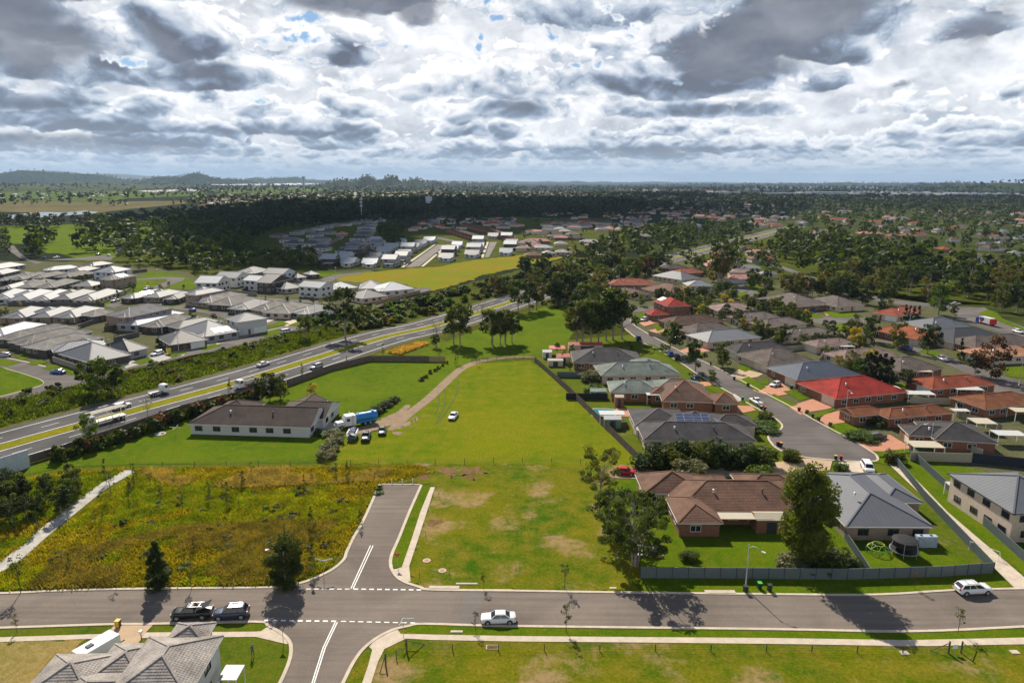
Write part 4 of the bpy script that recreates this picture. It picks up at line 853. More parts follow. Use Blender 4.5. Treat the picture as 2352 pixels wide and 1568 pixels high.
# east side of the cul-de-sac, from the near end
H_((2088,999), (2270,1010), (2031,973), 'charcoal', 'brick', 'dark tiled house with cream carport at the end of the cul-de-sac', pitch=.38, tiles=1, ridge='greybrown', front='w', garage='s', trim='c', vents=1, wings=((4.5, -2.0, 17.5, 10.5, 2.72, 'hip', 'x', .38),))
H_((2041,961), (2194,948), (1996,941), 'orangebrown', 'brick', 'brown orange tiled house with two cream garage doors', pitch=.40, tiles=1, ridge='orange', trim='c', front='w', garage=None, vents=2, wings=((-7.0, 3.2, 2.8, 9.4, 2.7, 'gl', 'x', .40),))
H_((1920,916), (2086,900), (1838,878), 'brightred', 'brick', 'house with bright red tiled roof and cream garage door', pitch=.40, tiles=1, ridge='brightred', front='w', garage='c', trim='c', vents=1)
H_((1830,873), (1979,861), (1766,843), 'slateblue', 'brick', 'house with slate blue roof beside the parked white hatchback', pitch=.40, tiles=1, ridge='bluegrey', front='w', garage='c', trim='c', vents=1)
H_((1762,840), (1876,829), (1704,811), 'greybrown', 'cream', 'grey brown tiled house with two narrow garage doors, fifth from the cul-de-sac end', pitch=.40, tiles=1, front='w', garage='s', trim='c', vents=1)
H_((1692,811), (1824,804), (1658,794), 'charcoal', 'brick', 'charcoal tiled house behind the round street tree', pitch=.40, tiles=1, front='w', garage='c', vents=1)
H_((1626,786), (1751,774), (1611,765), 'pale', 'cream', 'pale grey roofed house among the brown roofs beside the bend of the street', pitch=.36, front='w', garage='c')
H_((1598,768), (1691,757), (1566,752), 'greybrown', 'brick', 'brown tiled gabled house above the parked black convertible', pitch=.42, tiles=1, front='w', garage='s')
H_((1543,746), (1666,738), (1527,733), 'brown', 'brick', 'brown tiled house directly below the red two storey house', pitch=.40, tiles=1, front='w', garage='s')
H_((1533,704), (1588,702), (1518,690), 'brightred', 'brick', 'two storey brick house with bright red roof and solar panels', ze=5.5, pitch=.42, tiles=1, solar=((0, 3, .6, 1.0, 3, 2, 1.7, 1.0), (0, 0, 1.0, 1.6, 4, 2, 1.1, 1.6)), wings=((-9, -3.5, -.5, 4.5, 2.8, 'hip', 'x', .42), (15.5, 1, 21, 7, 2.8, 'hip', 'x', .42)))
more = [  # A, B, C, roof, wall, ze, label
 ((1536,678),(1610,673),(1497,659),'brown2','cream',2.7,'brown tiled house with twin gables behind the red two storey house'),
 ((1468,679),(1500,675),(1443,662),'brown','cream',2.7,'brown gabled house immediately right of the tall gum clump'),
 ((1403,654),(1508,654),14,'rust','brick',2.7,'house with wide dark red roof above the gum clump'),
 ((1566,643),(1612,638),(1531,629),'grey','cream',2.7,'house with mid grey metal roof behind the dark red roofs'),
 ((1581,657),(1643,657),13,'pale','white',2.7,'low house with pale metal roof left of the tall lone gum'),
 ((1561,629),(1621,625),12,'rust','brick',2.7,'red roofed house just below the far end of the highway trees'),
 ((1535,617),(1580,614),10,'darkbrown','brick',2.7,'very dark roofed house at the tree line near the highway'),
 ((1651,715),(1743,712),(1625,703),'pinkgrey','brick',2.7,'pinkish brown tiled house in the second row of the right suburb'),
 ((1706,737),(1800,730),(1691,724),'greybrown','cream',2.7,'grey brown house below the pinkish roof in the second row'),
 ((1761,752),(1859,743),(1725,739),'greybrown','brick',2.7,'brown hipped house west of the small side street'),
 ((1816,773),(1924,765),(1781,761),'greybrown','cream',2.7,'long grey brown house directly below the side street'),
 ((1876,797),(1971,790),(1841,785),'pinkgrey','cream',2.7,'light brown hipped house west of the round green street trees'),
 ((1939,827),(2066,816),(1895,810),'pinkgrey','cream',2.7,'large dusty pink house left of the dark cypress group'),
 ((2068,855),(2169,846),14,'greybrown','brick',2.7,'dark weathered roof directly behind the cypress group'),
 ((2141,894),(2291,883),(2080,871),'rust','brick',2.7,'rust orange hipped house right of the cypress group'),
 ((2264,940),(2400,925),(2186,911),'orangebrown','brick',2.7,'orange brown house at the right edge with white patio cover'),
 ((2254,821),(2400,816),(2214,803),'peach','cream',2.7,'peach tiled house near the red leaved tree'),
 ((2140,762),(2255,756),(2112,738),'grey','cream',2.7,'wide grey roofed building beside the big right road'),
 ((2190,788),(2330,780),(2150,762),'slate','cream',2.7,'dark slate building below the wide grey roof'),
 ((2120,783),(2185,775),(2054,750),'orange','brick',2.7,'bright orange tiled house below the grey roofed building'),
 ((1826,705),(1906,699),(1806,679),'greybrown','brick',2.7,'brown gabled house with white garage facing the small street'),
 ((1924,705),(1989,700),(1900,685),'greybrown','cream',2.7,'cream house with grey brown gables right of the brown gabled house'),
 ((2064,727),(2124,714),(2060,705),'rust','cream',2.7,'dark red roofed house behind the cypresses near the big junction'),
 ((1790,640),(1850,652),10,'rust','brick',2.7,'dark red roofed house under the tree belt on the right'),
 ((1880,655),(1925,660),10,'brown2','cream',2.7,'brown roofed house beside the palm like crown'),
 ((2280,612),(2352,618),12,'slate','white',5.4,'two storey house with slate roof near the right edge'),
 ((2230,605),(2285,602),11,'grey','cream',5.4,'pale two storey house left of the slate roofed one'),
 ((2240,800),(2400,790),14,'greybrown','brick',2.7,'dark brown roof below the garbage truck road'),
]
for i, (A, B, C, rf, wl_, ze, lb) in enumerate(more):
    H_(A, B, C, rf, wl_, lb, ze=ze, pitch=.38, front='w' if i % 3 else 's', garage='c' if i % 2 else 'w', trim='c', tiles=1 if A[1] > 780 else 0, vents=i % 3)
# rows of the left estate; near rows first
ROWS = [
 ('nearest left estate row', [((205,833),(292,816),(150,808),'grey','dark'), ((121,809),(235,796),(100,797),'pale','dark'), ((297,808),(337,799),(240,794),'slate','grey'), ((390,792),(470,781),(332,777),'slate','dark'), ((472,773),(544,761),(400,757),'pale','grey'), ((545,740),(610,731),(511,731),'grey','white',5.5)]),
 ('stepped row at left edge', [((10,772),(100,746),(-24,763),'white','dark'), ((42,782),(172,754),(20,770),'tan','dark'), ((72,792),(202,764),(46,779),'tan','dark'), ((105,804),(228,777),(78,790),'cream','dark')]),
 ('second left estate row', [((60,728),(112,709),(11,724),'grey','tan'), ((117,728),(172,709),(85,723),'grey','tan'), ((175,728),(236,709),(131,723),'grey','tan'), ((217,727),(268,717),(186,722),'cream','dark'), ((297,728),(389,708),(260,719),'midgrey','tan',5.5), ((315,747),(416,720),(291,738),'white','grey'), ((376,750),(437,728),(335,744),'tan','dark'), ((410,755),(505,739),(375,748),'slate','dark')]),
 ('third left estate row', [((25,685),(62,667),(-18,683),'pale','white'), ((67,688),(122,669),(34,683),'pale','white'), ((115,688),(164,669),(80,684),'pale','white'), ((162,687),(217,669),(129,684),'slate','dark'), ((217,689),(278,669),(175,686),'grey','cream')]),
 ('fourth left estate row', [((27,662),(80,648),(0,661),'pale','dark'), ((75,660),(126,645),(49,657),'cream','dark'), ((125,660),(180,645),(92,657),'cream','dark'), ((210,657),(240,650),(177,653),'grey','cream'), ((265,642),(310,633),(236,639),'cream','tan',5.5)]),
 ('fifth left estate row', [((15,644),(68,632),(0,642),'midgrey','dark'), ((54,642),(108,628),(37,639),'cream','dark'), ((100,638),(152,627),(76,636),'cream','dark'), ((160,637),(218,627),(124,636),'cream','dark'), ((265,625),(299,618),(224,622),'bluegrey','bluewhite',5.5)]),
 ('farthest left estate row', [((5,630),(45,621),10,'grey','dark'), ((0,617),(55,608),12,'pale','grey'), ((112,621),(183,615),10,'white','white'), ((186,625),(226,616),10,'slate','dark'), ((215,611),(258,605),10,'slate','grey')]),
 ('row behind estate lawns', [((310,685),(386,670),(289,680),'pale','dark'), ((367,683),(416,670),(345,677),'grey','tan'), ((410,686),(441,673),(389,680),'slate','dark'), ((450,678),(511,667),(436,673),'grey','tan',5.5), ((487,695),(563,678),(460,688),'cream','tan'), ((532,702),(592,687),(500,693),'tan','dark'), ((572,710),(618,693),(545,700),'slate','dark')]),
 ('corner row above the service road', [((620,713),(668,698),(590,706),'tan','tan'), ((665,720),(718,702),(627,708),'cream','cream'), ((710,721),(765,707),(677,713),'slate','grey'), ((832,686),(888,679),(820,674),'slate','cream')]),
 ('townhouse row above the estate', [((500,650),(530,641),(468,643),'white','white',5.5), ((543,638),(572,631),(521,630),'grey','white',5.5), ((598,646),(632,640),(573,640),'white','white',5.5), ((622,650),(673,640),(613,643),'slate','dark',5.5), ((655,664),(694,659),(650,655),'slate','grey'), ((650,629),(679,623),(627,622),'slate','bluewhite',5.5), ((585,628),(620,620),(574,618),'slate','dark',2.7), ((735,661),(768,654),(713,651),'bluegrey','white',5.5), ((770,665),(820,660),(758,656),'white','cream',3.0), ((825,663),(873,662),(818,652),'pale','white',3.0), ((878,669),(948,663),(873,657),'white','white',3.0), ((712,631),(733,629),(690,628),'pale','dark',2.7), ((683,638),(702,636),(676,633),'slate','grey',2.7)]),
]
for phrase, row in ROWS:
    for i, t in enumerate(row):
        A, B, C, rf, wl_ = t[:5]; ze = t[5] if len(t) > 5 else 2.7
        colr = {'grey': 'grey', 'pale': 'pale grey', 'white': 'white', 'slate': 'dark slate', 'tan': 'tan grey tiled', 'cream': 'cream grey', 'midgrey': 'mid grey tiled', 'bluegrey': 'blue grey'}[rf]
        where = ordinal(i)+' from left' if i < len(row)-1 else 'rightmost'
        near = A[1] > 700
        gab = phrase.startswith('townhouse') and ze > 5
        w_ = (ground_at(*B, ze)-ground_at(*A, ze)).length
        d_ = C if isinstance(C, (int, float)) else 12
        wg = () if gab or w_ < 12 else ((w_*.45, 2.0, w_*.98, 13.5, ze, 'hip', 'x', .36),) if i % 2 else ((-1.2, 1.0, 4.6, 6.5, ze-.02, 'hip', 'x', .36),)
        H_(A, B, C, rf, wl_, f"{colr} roofed {'two storey ' if ze > 5 else ''}house, {where} in the {phrase}", ze=ze, pitch=.38, typ='gable' if gab else 'hip', ax='x' if not gab else 'y', front='s' if i % 2 or phrase.startswith('row') or phrase.startswith('corner') else 'w', garage='w' if near else None, trim='w', ridge='pale' if rf != 'slate' else 'grey', win='w' if wl_ in ('dark', 'tan') else 'd', wings=wg, group='houses of the left estate', stretch=0 if gab else .10,
           solar=((0, 0, w_*.35, 1.2, 6, 2, 1.1, 1.7),) if (phrase.startswith('nearest') and i == 4) or (phrase.startswith('fourth') and i == 4) or (phrase.startswith('row') and i == 0) else ())
# white estate beyond the meadow
WE = [('front row', [(735,612,36,'white'),(781,612,33,'white'),(830,614,35,'white'),(876,613,34,'bluegrey')]), ('second block', [(776,597,27,'white'),(792,588,31,'pale'),(844,598,28,'slate'),(863,584,32,'white')]), ('third block', [(849,573,30,'pale'),(881,575,30,'white'),(902,563,26,'white'),(847,558,24,'white')]),
      ('wide street block', [(905,604,30,'pale'),(911,591,30,'grey'),(919,581,32,'white'),(931,574,30,'white'),(950,566,28,'pale'),(971,558,27,'white')]), ('second street block', [(1006,600,34,'grey'),(1012,588,32,'pale'),(1024,579,28,'white'),(1037,570,24,'white')]),
      ('block by narrow street', [(1066,592,33,'slate'),(1070,582,34,'pale'),(1080,573,31,'white'),(1084,562,26,'white')]), ('far right block', [(1146,587,30,'bluegrey'),(1156,575,30,'white'),(1160,564,28,'pale'),(1150,553,26,'white'),(1120,548,24,'pale')])]
for bl, L_ in WE:
    for i, (x, y, w, rf) in enumerate(L_):
        A = ground_at(x, y, 0); B = ground_at(x+w, y, 0); wd = (B-A).length
        H_(None, None, None, rf, ('white', 'grey', 'bluewhite', 'dark')[(i*7+x) % 4], f"{'white' if rf == 'white' else 'pale' if rf == 'pale' else 'dark' if rf == 'slate' else 'grey blue'} roofed house, {ordinal(i)} from near end, bright estate {bl}", world=((A.x, A.y), R(-3+rnd.uniform(-3, 3)), wd, 15), ze=3.0+2.4*((i+x) % 2), pitch=.36, typ='gable', ax='x', trim='w', detail=1, win='d', group='houses of the bright estate', front=None,
           wings=((wd*.3, -4, wd*.9, 2, 2.7, 'flat', 'x', .05),))
# shaded estate of hipped roofs
k = 0
SEL = ['back row']*10+['left cluster']*13+['right cluster']*9+['front edge']*3
for (x, y, w, rf) in [(664,540,28,'grey'),(690,535,28,'grey'),(713,530,26,'grey'),(735,525,26,'grey'),(757,521,26,'grey'),(780,519,24,'slate'),(800,516,26,'grey'),(821,514,24,'grey'),(840,512,24,'grey'),(858,510,24,'grey'),
   (618,547,36,'slate'),(640,558,50,'grey'),(648,566,44,'slate'),(646,578,38,'grey'),(690,567,42,'slate'),(652,590,44,'grey'),(690,589,40,'grey'),(702,546,34,'grey'),(708,556,46,'grey'),(707,566,42,'pale'),(706,577,48,'slate'),(732,539,34,'slate'),(770,543,22,'peach'),
   (820,527,38,'grey'),(818,535,40,'grey'),(812,544,42,'slate'),(802,554,44,'slate'),(793,566,48,'pale'),(780,575,54,'slate'),(768,584,54,'slate'),(838,521,24,'grey'),(660,600,30,'slate'),(730,597,26,'grey')]:
    A = ground_at(x, y, 0); B = ground_at(x+w, y, 0)
    H_(None, None, None, rf, ('grey', 'tan', 'white')[k % 3], f"{'grey' if rf == 'grey' else 'pale' if rf == 'pale' else 'dark grey'} hip roofed house, {ordinal(SEL[:k].count(SEL[k]))} listed from the left in the shaded estate {SEL[k]}".replace(' listed', '') if rf != 'peach' else 'small peach roofed house at the middle of the shaded estate', world=((A.x, A.y), R(-6), max(9, (B-A).length), 13), pitch=.38, detail=1, win='w', trim='w', group='hip roofed houses of the shaded estate', ridge='pale' if k % 2 else None); k += 1
# terraces of the brown village
for r_, (x0, y0, x1, y1, n, rf, lb) in enumerate([(1024,536,1082,556,8,'darkbrown','dark brown terrace house, %s from left in the brown village front row'), (1052,522,1120,540,9,'darkbrown','dark brown terrace house, %s from left in the brown village back row'), (1106,534,1152,554,6,'brown2','orange brown terrace house, %s from left at the brown village right end')]):
    for i in range(n):
        t = i/(n-1); A = ground_at(x0+(x1-x0)*t, y0+(y1-y0)*t, 0)
        H_(None, None, None, rf, 'brick', lb % ordinal(i), world=((A.x, A.y), R(-8), 11.5, 20), pitch=.5, ax='y', typ='gable', detail=0, group='terraces of the brown village')
# hand placed roofs of the middle village
for i, (x, y, w, rf, lb) in enumerate([(1202,560,62,'pink','pink roofed house at the left of the middle village'),(1226,576,44,'pale','pale roofed house below the pink roof'),(1208,594,42,'brown2','brown roofed house above the highway shrubs'),(1250,590,30,'grey','grey roofed house beside the brown one'),(1272,552,34,'pink','pink roofed house next to the yellow green tree'),(1273,587,36,'grey','grey hipped house above the round shrubs'),(1308,590,52,'brown2','wide brown roofed house above the round shrubs'),
   (1330,562,50,'pale','pale roofed house right of the village centre'),(1342,570,48,'pink','pale pink roofed house in front of the pale roof'),(1372,580,48,'brown2','brown house behind the tree belt'),(1285,537,30,'pale','small pale roofed house at the village centre'),(1236,540,58,'darkbrown','long dark brown roof at the village centre'),(1300,552,44,'darkbrown','dark brown roofed house right of the pink roof'),(1198,540,30,'greybrown','small grey brown house at the village edge'),
   (1450,548,46,'cream','cream roofed hall beside the yellow tree'),(1595,500,40,'pink','salmon roofed house above the highway'),(1630,505,34,'rust','red roofed house above the highway'),(1700,515,40,'white','white roofed house left of the highway end'),(1560,520,40,'pale','pale roofed house in the trees above the highway'),(1910,508,38,'orange','orange roofed house in the right hand trees'),(1974,542,52,'pink','long salmon roofed house in the right hand trees'),(2000,518,34,'orange','two storey house with orange roof in the right hand trees'),(2060,505,26,'cream','cream house in the right hand trees'),
   (2080,548,30,'peach','peach house right of the salmon roof'),(2165,580,30,'rust','small red brick house beside a lawn'),(2262,568,36,'slate','slate roofed house near the right edge'),(1902,535,30,'white','small white roofed shed among trees'),(1950,558,24,'orange','small orange roofed house below the salmon roof')]):
    A = ground_at(x, y, 0); B = ground_at(x+w, y, 0)
    H_(None, None, None, rf, 'cream' if i % 2 else 'brick', lb, world=((A.x, A.y), R(rnd.uniform(-10, 10)), min(26, max(10, (B-A).length)), 12), pitch=.38, detail=1 if y > 540 else 0, trim='c', ze=5.4 if 'two storey' in lb else 2.7)
# big pale buildings far behind the woods
def hall(px, py, w, d, h, wallm, label, rz=0.0, roofm='white'):
    p = ground_at(px, py); t = thing('commercial_building', label, 'building', p, rz, 'commercial buildings in the distance')
    m = MB(); m.box(0, 0, 0, w, d, h); m.obj('wall', WALL[wallm], t)
    m = MB(); m.box(-.4, -.4, h, w+.4, d+.4, h+.5); m.obj('roof', RM(roofm), t); m = MB()
    for i in range(int(w/14)): m.box(4+i*14, -.05, h*.35, 12+i*14, .02, h*.7)
    m.obj('window', GLASS, t); FOOT.append((p.x+w/2, p.y+d/2, max(w, d)/2))
for a in ((1098,466,110,40,9,'white','long white building among the woods left of centre'),(1140,462,90,40,13,'white','white glass fronted building rising above the centre woods'),(1160,470,70,30,8,'grey','grey building at the right of the white pair'),(978,482,12,12,26,'bluewhite','square white tower block above the left woods'),
          (1668,452,420,80,8,'white','very long white warehouse on the right'),(1760,450,240,90,12,'white','tall pale warehouse right of centre'),(1900,452,260,90,10,'grey','grey warehouse behind the right woods'),(2010,455,200,80,12,'white','pale warehouse with white front right of the grey one'),(2180,452,250,80,14,'bluewhite','stepped pale factory at the far right'),(2300,455,240,60,8,'cream','cream warehouse at the right edge'),(1840,445,300,80,9,'pale' if False else 'white','white warehouse under the right ridge'),
          (1700,440,500,120,9,'grey','large grey warehouse far on the right plain'),(1620,445,180,60,8,'white','small white warehouse at the left end of the right plain'),(2090,447,300,60,9,'white','low white warehouse near the right hills')): hall(*a)
# ================================================================ vehicles
def paint(name, col, rough=.25, metal=0.0):
    return mat('paint_'+name, col, rough, metal=metal, var=.03, spec=.6)
PT = {'white': paint('white', (.70, .70, .70)), 'black': paint('black', (.012, .012, .014)), 'darkblue': paint('darkblue', (.03, .045, .09)), 'blue': paint('blue', (.02, .07, .35)), 'red': paint('red', (.45, .012, .015)), 'silver': paint('silver', (.38, .39, .40)), 'darkgreen': paint('darkgreen', (.02, .04, .035)), 'grey': paint('grey', (.08, .08, .085)), 'navy': paint('navy', (.015, .03, .12))}
RUB = mat('rubber', (.018, .018, .018), .9); CHR = mat('rim_alloy', (.45, .45, .46), .35, metal=.5); TAIL = mat('tail_lamp', (.35, .01, .01), .3); HEADL = mat('head_lamp', (.75, .75, .75), .15, spec=.8); BLKP = mat('black_plastic', (.02, .02, .02), .6); CARG = mat('car_glass', (.012, .016, .02), .06, spec=.9, var=.02)
def wheel_tmpl(r, w):
    a = MB(); a.cyl((0, -w/2, 0), r, w, 18, 0, 'y'); b = MB(); b.cyl((0, -w/2-.012, 0), r*.62, w+.024, 14, 0, 'y')
    for k in range(5): b.bar((0, -w/2-.02, 0), (r*.58*math.cos(k*1.2566), -w/2-.02, r*.58*math.sin(k*1.2566)), .05, .03)
    return a.mesh('tyre', RUB, True), b.mesh('rim', CHR)
WH = wheel_tmpl(.33, .22); WH2 = wheel_tmpl(.40, .26); WHT2 = wheel_tmpl(.50, .30)
# profile: list of (x, z_bottom, z_belt, half width); cabin: (x rear base, x rear roof, x front roof, x windscreen base), roof z
PROF = {
 'sedan': dict(L=4.7, W=.90, belt=[(0,.42,.62,.70),(.10,.26,.80,.83),(.5,.22,.86,.89),(1.3,.22,.90,.90),(2.3,.22,.90,.90),(3.3,.22,.90,.90),(3.5,.22,.93,.90),(4.3,.24,.98,.87),(4.62,.30,.95,.80),(4.70,.42,.80,.72)], cab=(1.25,1.95,3.25,4.05), roof=1.44, cw=.66),
 'hatch': dict(L=4.0, W=.86, belt=[(0,.40,.62,.66),(.10,.26,.80,.79),(.45,.22,.88,.85),(1.2,.22,.92,.86),(2.3,.22,.92,.86),(3.3,.22,.95,.86),(3.8,.24,.97,.83),(4.0,.38,.90,.76)], cab=(.95,1.75,3.45,3.92), roof=1.50, cw=.66),
 'suv': dict(L=4.65, W=.93, belt=[(0,.46,.72,.74),(.10,.32,.92,.86),(.5,.28,1.0,.92),(1.3,.28,1.04,.93),(2.5,.28,1.04,.93),(3.8,.28,1.07,.93),(4.5,.30,1.08,.89),(4.65,.44,1.0,.82)], cab=(1.15,1.9,4.1,4.55), roof=1.70, cw=.72),
 'wagon': dict(L=4.85, W=.92, belt=[(0,.44,.66,.72),(.10,.28,.85,.85),(.5,.24,.92,.91),(1.3,.24,.97,.92),(2.5,.24,.98,.92),(4.0,.24,1.0,.92),(4.7,.28,1.02,.88),(4.85,.42,.92,.80)], cab=(1.0,1.95,4.3,4.78), roof=1.58, cw=.70),
 'van': dict(L=4.95, W=.96, belt=[(0,.46,.75,.74),(.10,.30,.98,.88),(.5,.26,1.08,.95),(1.3,.26,1.12,.96),(2.5,.26,1.12,.96),(4.2,.26,1.12,.96),(4.85,.28,1.1,.93),(4.95,.42,1.0,.86)], cab=(.75,1.6,4.55,4.9), roof=1.80, cw=.78),
 'ute': dict(L=5.3, W=.94, belt=[(0,.50,.78,.74),(.10,.36,.98,.88),(.5,.32,1.06,.93),(1.4,.32,1.10,.94),(2.3,.32,1.10,.94),(3.2,.32,1.10,.94),(3.25,.32,1.10,.94),(5.2,.34,1.12,.92),(5.3,.44,1.08,.88)], cab=(1.25,1.95,3.0,3.25), roof=1.76, cw=.72),
}
def vehicle_meshes(k, pm):
    P = PROF[k]; b = MB(); bl = P['belt']; rows = []
    for (x, zb, zt, w) in bl:
        r = [(x, -w*.92, zb), (x, -w, zb+.18), (x, -w, zt-.14), (x, -w*.90, zt-.02), (x, -w*.55, zt+.02), (x, 0, zt+.035)]
        rows.append(r + [(p[0], -p[1], p[2]) for p in reversed(r[:-1])])
    n = len(rows[0]); base = len(b.v)
    for r in rows: b.v += r
    for i in range(len(rows)-1):
        for j in range(n-1): b.f.append((base+i*n+j, base+i*n+j+1, base+(i+1)*n+j+1, base+(i+1)*n+j)); b.m.append(0)
        b.f.append((base+i*n+n-1, base+i*n, base+(i+1)*n, base+(i+1)*n+n-1)); b.m.append(1)
    b.f.append(tuple(range(base, base+n))); b.m.append(0); b.f.append(tuple(range(base+(len(rows)-1)*n, base+len(rows)*n))); b.m.append(0)
    xa, xb, xc, xd = P['cab']; zr = P['roof']; cw = P['cw']; W_ = P['W']-.06; zb = 0.9*bl[3][2]+.06
    roof = [(xb, -cw+.06, zr-.06), (xc, -cw+.06, zr-.07), (xc, cw-.06, zr-.07), (xb, cw-.06, zr-.06)]
    base4 = [(xa, -W_+.06, zb), (xd, -W_+.06, zb), (xd, W_-.06, zb), (xa, W_-.06, zb)]
    for i in range(4):
        j = (i+1) % 4; b.face((base4[i], base4[j], roof[j], roof[i]))
    mid = (xb+xc)/2
    top = [(xb+.15, -cw+.22, zr), (xc-.15, -cw+.22, zr-.01), (xc-.15, cw-.22, zr-.01), (xb+.15, cw-.22, zr)]; b.face(top)
    for i in range(4): j = (i+1) % 4; b.face((roof[i], roof[j], top[j], top[i]))
    body = b.mesh('body', [pm, BLKP], True)
    for e in body.polygons: e.use_smooth = len(e.vertices) == 4
    def glass(quad, ins, nm, splits=1):
        q = [Vector(p) for p in quad]; nn = (q[1]-q[0]).cross(q[3]-q[0]).normalized(); out = MB()
        cc = sum(q, Vector())/4
        if nn.dot(cc - Vector((mid, 0, 1.0))) < 0: nn = -nn
        for s in range(splits):
            t0 = ins + (1-2*ins)*s/splits + (.015 if s else 0); t1 = ins + (1-2*ins)*(s+1)/splits - (.015 if s < splits-1 else 0)
            def bi(u, v): return q[0].lerp(q[1], u).lerp(q[3].lerp(q[2], u), v) + nn*.012
            out.face((bi(t0, .14), bi(t1, .14), bi(t1, .93), bi(t0, .93)))
        return out.mesh(nm, CARG)
    ws = glass((base4[3], base4[0], roof[0], roof[3]), .06, 'windscreen'); rw = glass((base4[1], base4[2], roof[2], roof[1]), .07, 'rear_window')
    s1 = glass((base4[0], base4[1], roof[1], roof[0]), .05, 'side_window', 3 if k in ('suv', 'wagon', 'van') else 2); s2 = glass((base4[2], base4[3], roof[3], roof[2]), .05, 'side_window', 3 if k in ('suv', 'wagon', 'van') else 2)
    z = bl[1][2]; w0 = bl[1][3]
    hl = MB(); hl.box(-.0, -.0, 0, .34, .30, .16); hl = hl.mesh('headlight', HEADL)
    tlm = MB(); tlm.box(0, 0, 0, .18, .26, .22); tlm = tlm.mesh('tail_light', TAIL)
    tr = MB()
    for sx in (-1, 1): tr.box(xd-1.0 if 0 else xa+.55, sx*(W_+.02)-.07 if sx < 0 else W_-.02, zb-.02, xa+.72, sx*(W_+.1) if sx < 0 else W_+.12, zb+.12)
    gr = MB(); gr.box(-.03, -.45, .42, .02, .45, .62); gr.box(-.02, -.6, .3, .03, .6, .38)
    ar = MB()
    for x in (bl[1][0]+.78, bl[-1][0]-.86):
        for sy in (-1, 1): ar.cyl((x, sy*(P['W']+.004)-.02, .36 if k not in ('ute', 'suv') else .40), .40 if k not in ('ute', 'suv') else .46, .04, 16, 0, 'y')
    return dict(body=body, ws=ws, rw=rw, s1=s1, s2=s2, hl=hl, tl=tlm, mir=tr.mesh('mirror', pm), gr=gr.mesh('grille', BLKP), ar=ar.mesh('wheel_arch', BLKP), z=z, w0=w0)
VC = {}
def place(o, px, py, hx, hy):
    p = ground_at(px, py, 0); q = ground_at(hx, hy, 0); d = p-q         # local +x points to the rear
    o.location = (p.x, p.y, .05); o.rotation_euler = (0, 0, math.atan2(d.y, d.x)); FOOT.append((p.x, p.y, 2.5))
def car(k, col, px, py, hx, hy, label, cat='car', group=None, rails=False, name=None, sc=1.0):
    key = (k, col)
    if key not in VC: VC[key] = vehicle_meshes(k, PT[col])
    m = VC[key]; P = PROF[k]; L_ = P['L']
    o = thing(name or {'van': 'minivan', 'ute': 'pickup'}.get(k, 'parked_car'), label, cat, group=group)
    big = k in ('suv', 'ute'); wt_ = WH2 if big else WH; rz_ = .40 if big else .33
    off = (-L_/2, 0, 0)
    bd = obj('body', m['body'], o, off)
    for nm in ('ws', 'rw', 's1', 's2', 'mir', 'gr', 'ar'): obj(m[nm].name.split('.')[0], m[nm], o, off)
    for sy in (-1, 1):
        obj('headlight', m['hl'], o, (off[0]+.06, (-m['w0']+.05) if sy < 0 else m['w0']-.35, m['z']-.17)); obj('tail_light', m['tl'], o, (L_/2-.16, (-m['w0']+.05) if sy < 0 else m['w0']-.31, m['z']-.06))
        for x in (.88, L_-.86 if k != 'ute' else L_-1.1):
            w = obj('wheel', wt_[0], o, (off[0]+x, sy*(P['W']-.09), rz_)); obj('rim', wt_[1], w)
    if k == 'ute':
        t = MB(); t.box(.95, -.80, .9, L_/2-.06, .80, 1.135); t.obj('cargo_tray', BLKP, o)
    if rails:
        r = MB()
        for sy in (-1, 1): r.bar((-.25, sy*.55, P['roof']+.05), (1.5, sy*.55, P['roof']+.05), .05)
        for x in (.0, 1.1): r.bar((x, -.6, P['roof']+.07), (x, .6, P['roof']+.07), .06)
        r.obj('roof_rack', ALU, o)
    place(o, px, py, hx, hy); o.scale = (sc,)*3; return o
car('sedan','white',1145,1427,1105,1428,'white sedan with dark glass roof parked on the foreground road')
u1 = car('ute','black',443,1416,400,1418,'black pickup with roof rack and open bed cover at the left kerb','pickup',rails=True)
t = MB(); t.box(.2,-.78,0,2.1,.78,.07); c = t.obj('bed_cover', PT['black'], u1, loc=(.55,0,1.14)); c.rotation_euler = (0,R(-24),0)
car('suv','darkblue',532,1416,490,1419,'dark blue SUV with silver roof rails behind the black pickup','SUV',rails=True)
car('wagon','white',2233,1360,2290,1357,'white station wagon parked in front of the long fence','station wagon',rails=True,sc=1.05)
car('hatch','red',1437,1089,1475,1092,'red hatchback on the tan gravel drive')
car('van','white',1992,1080,2003,1098,'white minivan on the concrete driveway at the end of the cul-de-sac','minivan')
car('wagon','grey',2013,1008,2045,1003,'dark grey wagon on the paved drive beside the clipped hedge','station wagon')
car('hatch','white',1781,887,1765,892,'white hatchback on the pink paved driveway')
car('ute','white',1738,928,1716,915,'white pickup parked beside the cul-de-sac kerb','pickup')
car('van','black',1555,825,1548,812,'black van parked under the street tree','van'); car('suv','blue',1540,817,1534,806,'blue SUV parked behind the black van','SUV'); car('hatch','navy',1596,872,1580,860,'dark blue hatchback beside the brown roofed corner house')
car('suv','white',1479,737,1465,742,'white SUV on the driveway of the red two storey house','SUV'); car('suv','navy',1466,780,1462,772,'dark blue SUV on the street beside the tall gum clump','SUV'); car('sedan','black',1563,778,1549,780,'black convertible parked beside the small garden tree')
car('sedan','white',1041,960,1034,970,'white sedan parked alone on the green paddock')
car('sedan','darkgreen',878,994,877,1006,'dark sedan on the worn ground near the gravel track'); car('ute','darkgreen',841,1008,837,1020,'dark green pickup facing the camera beside the trailer','pickup')
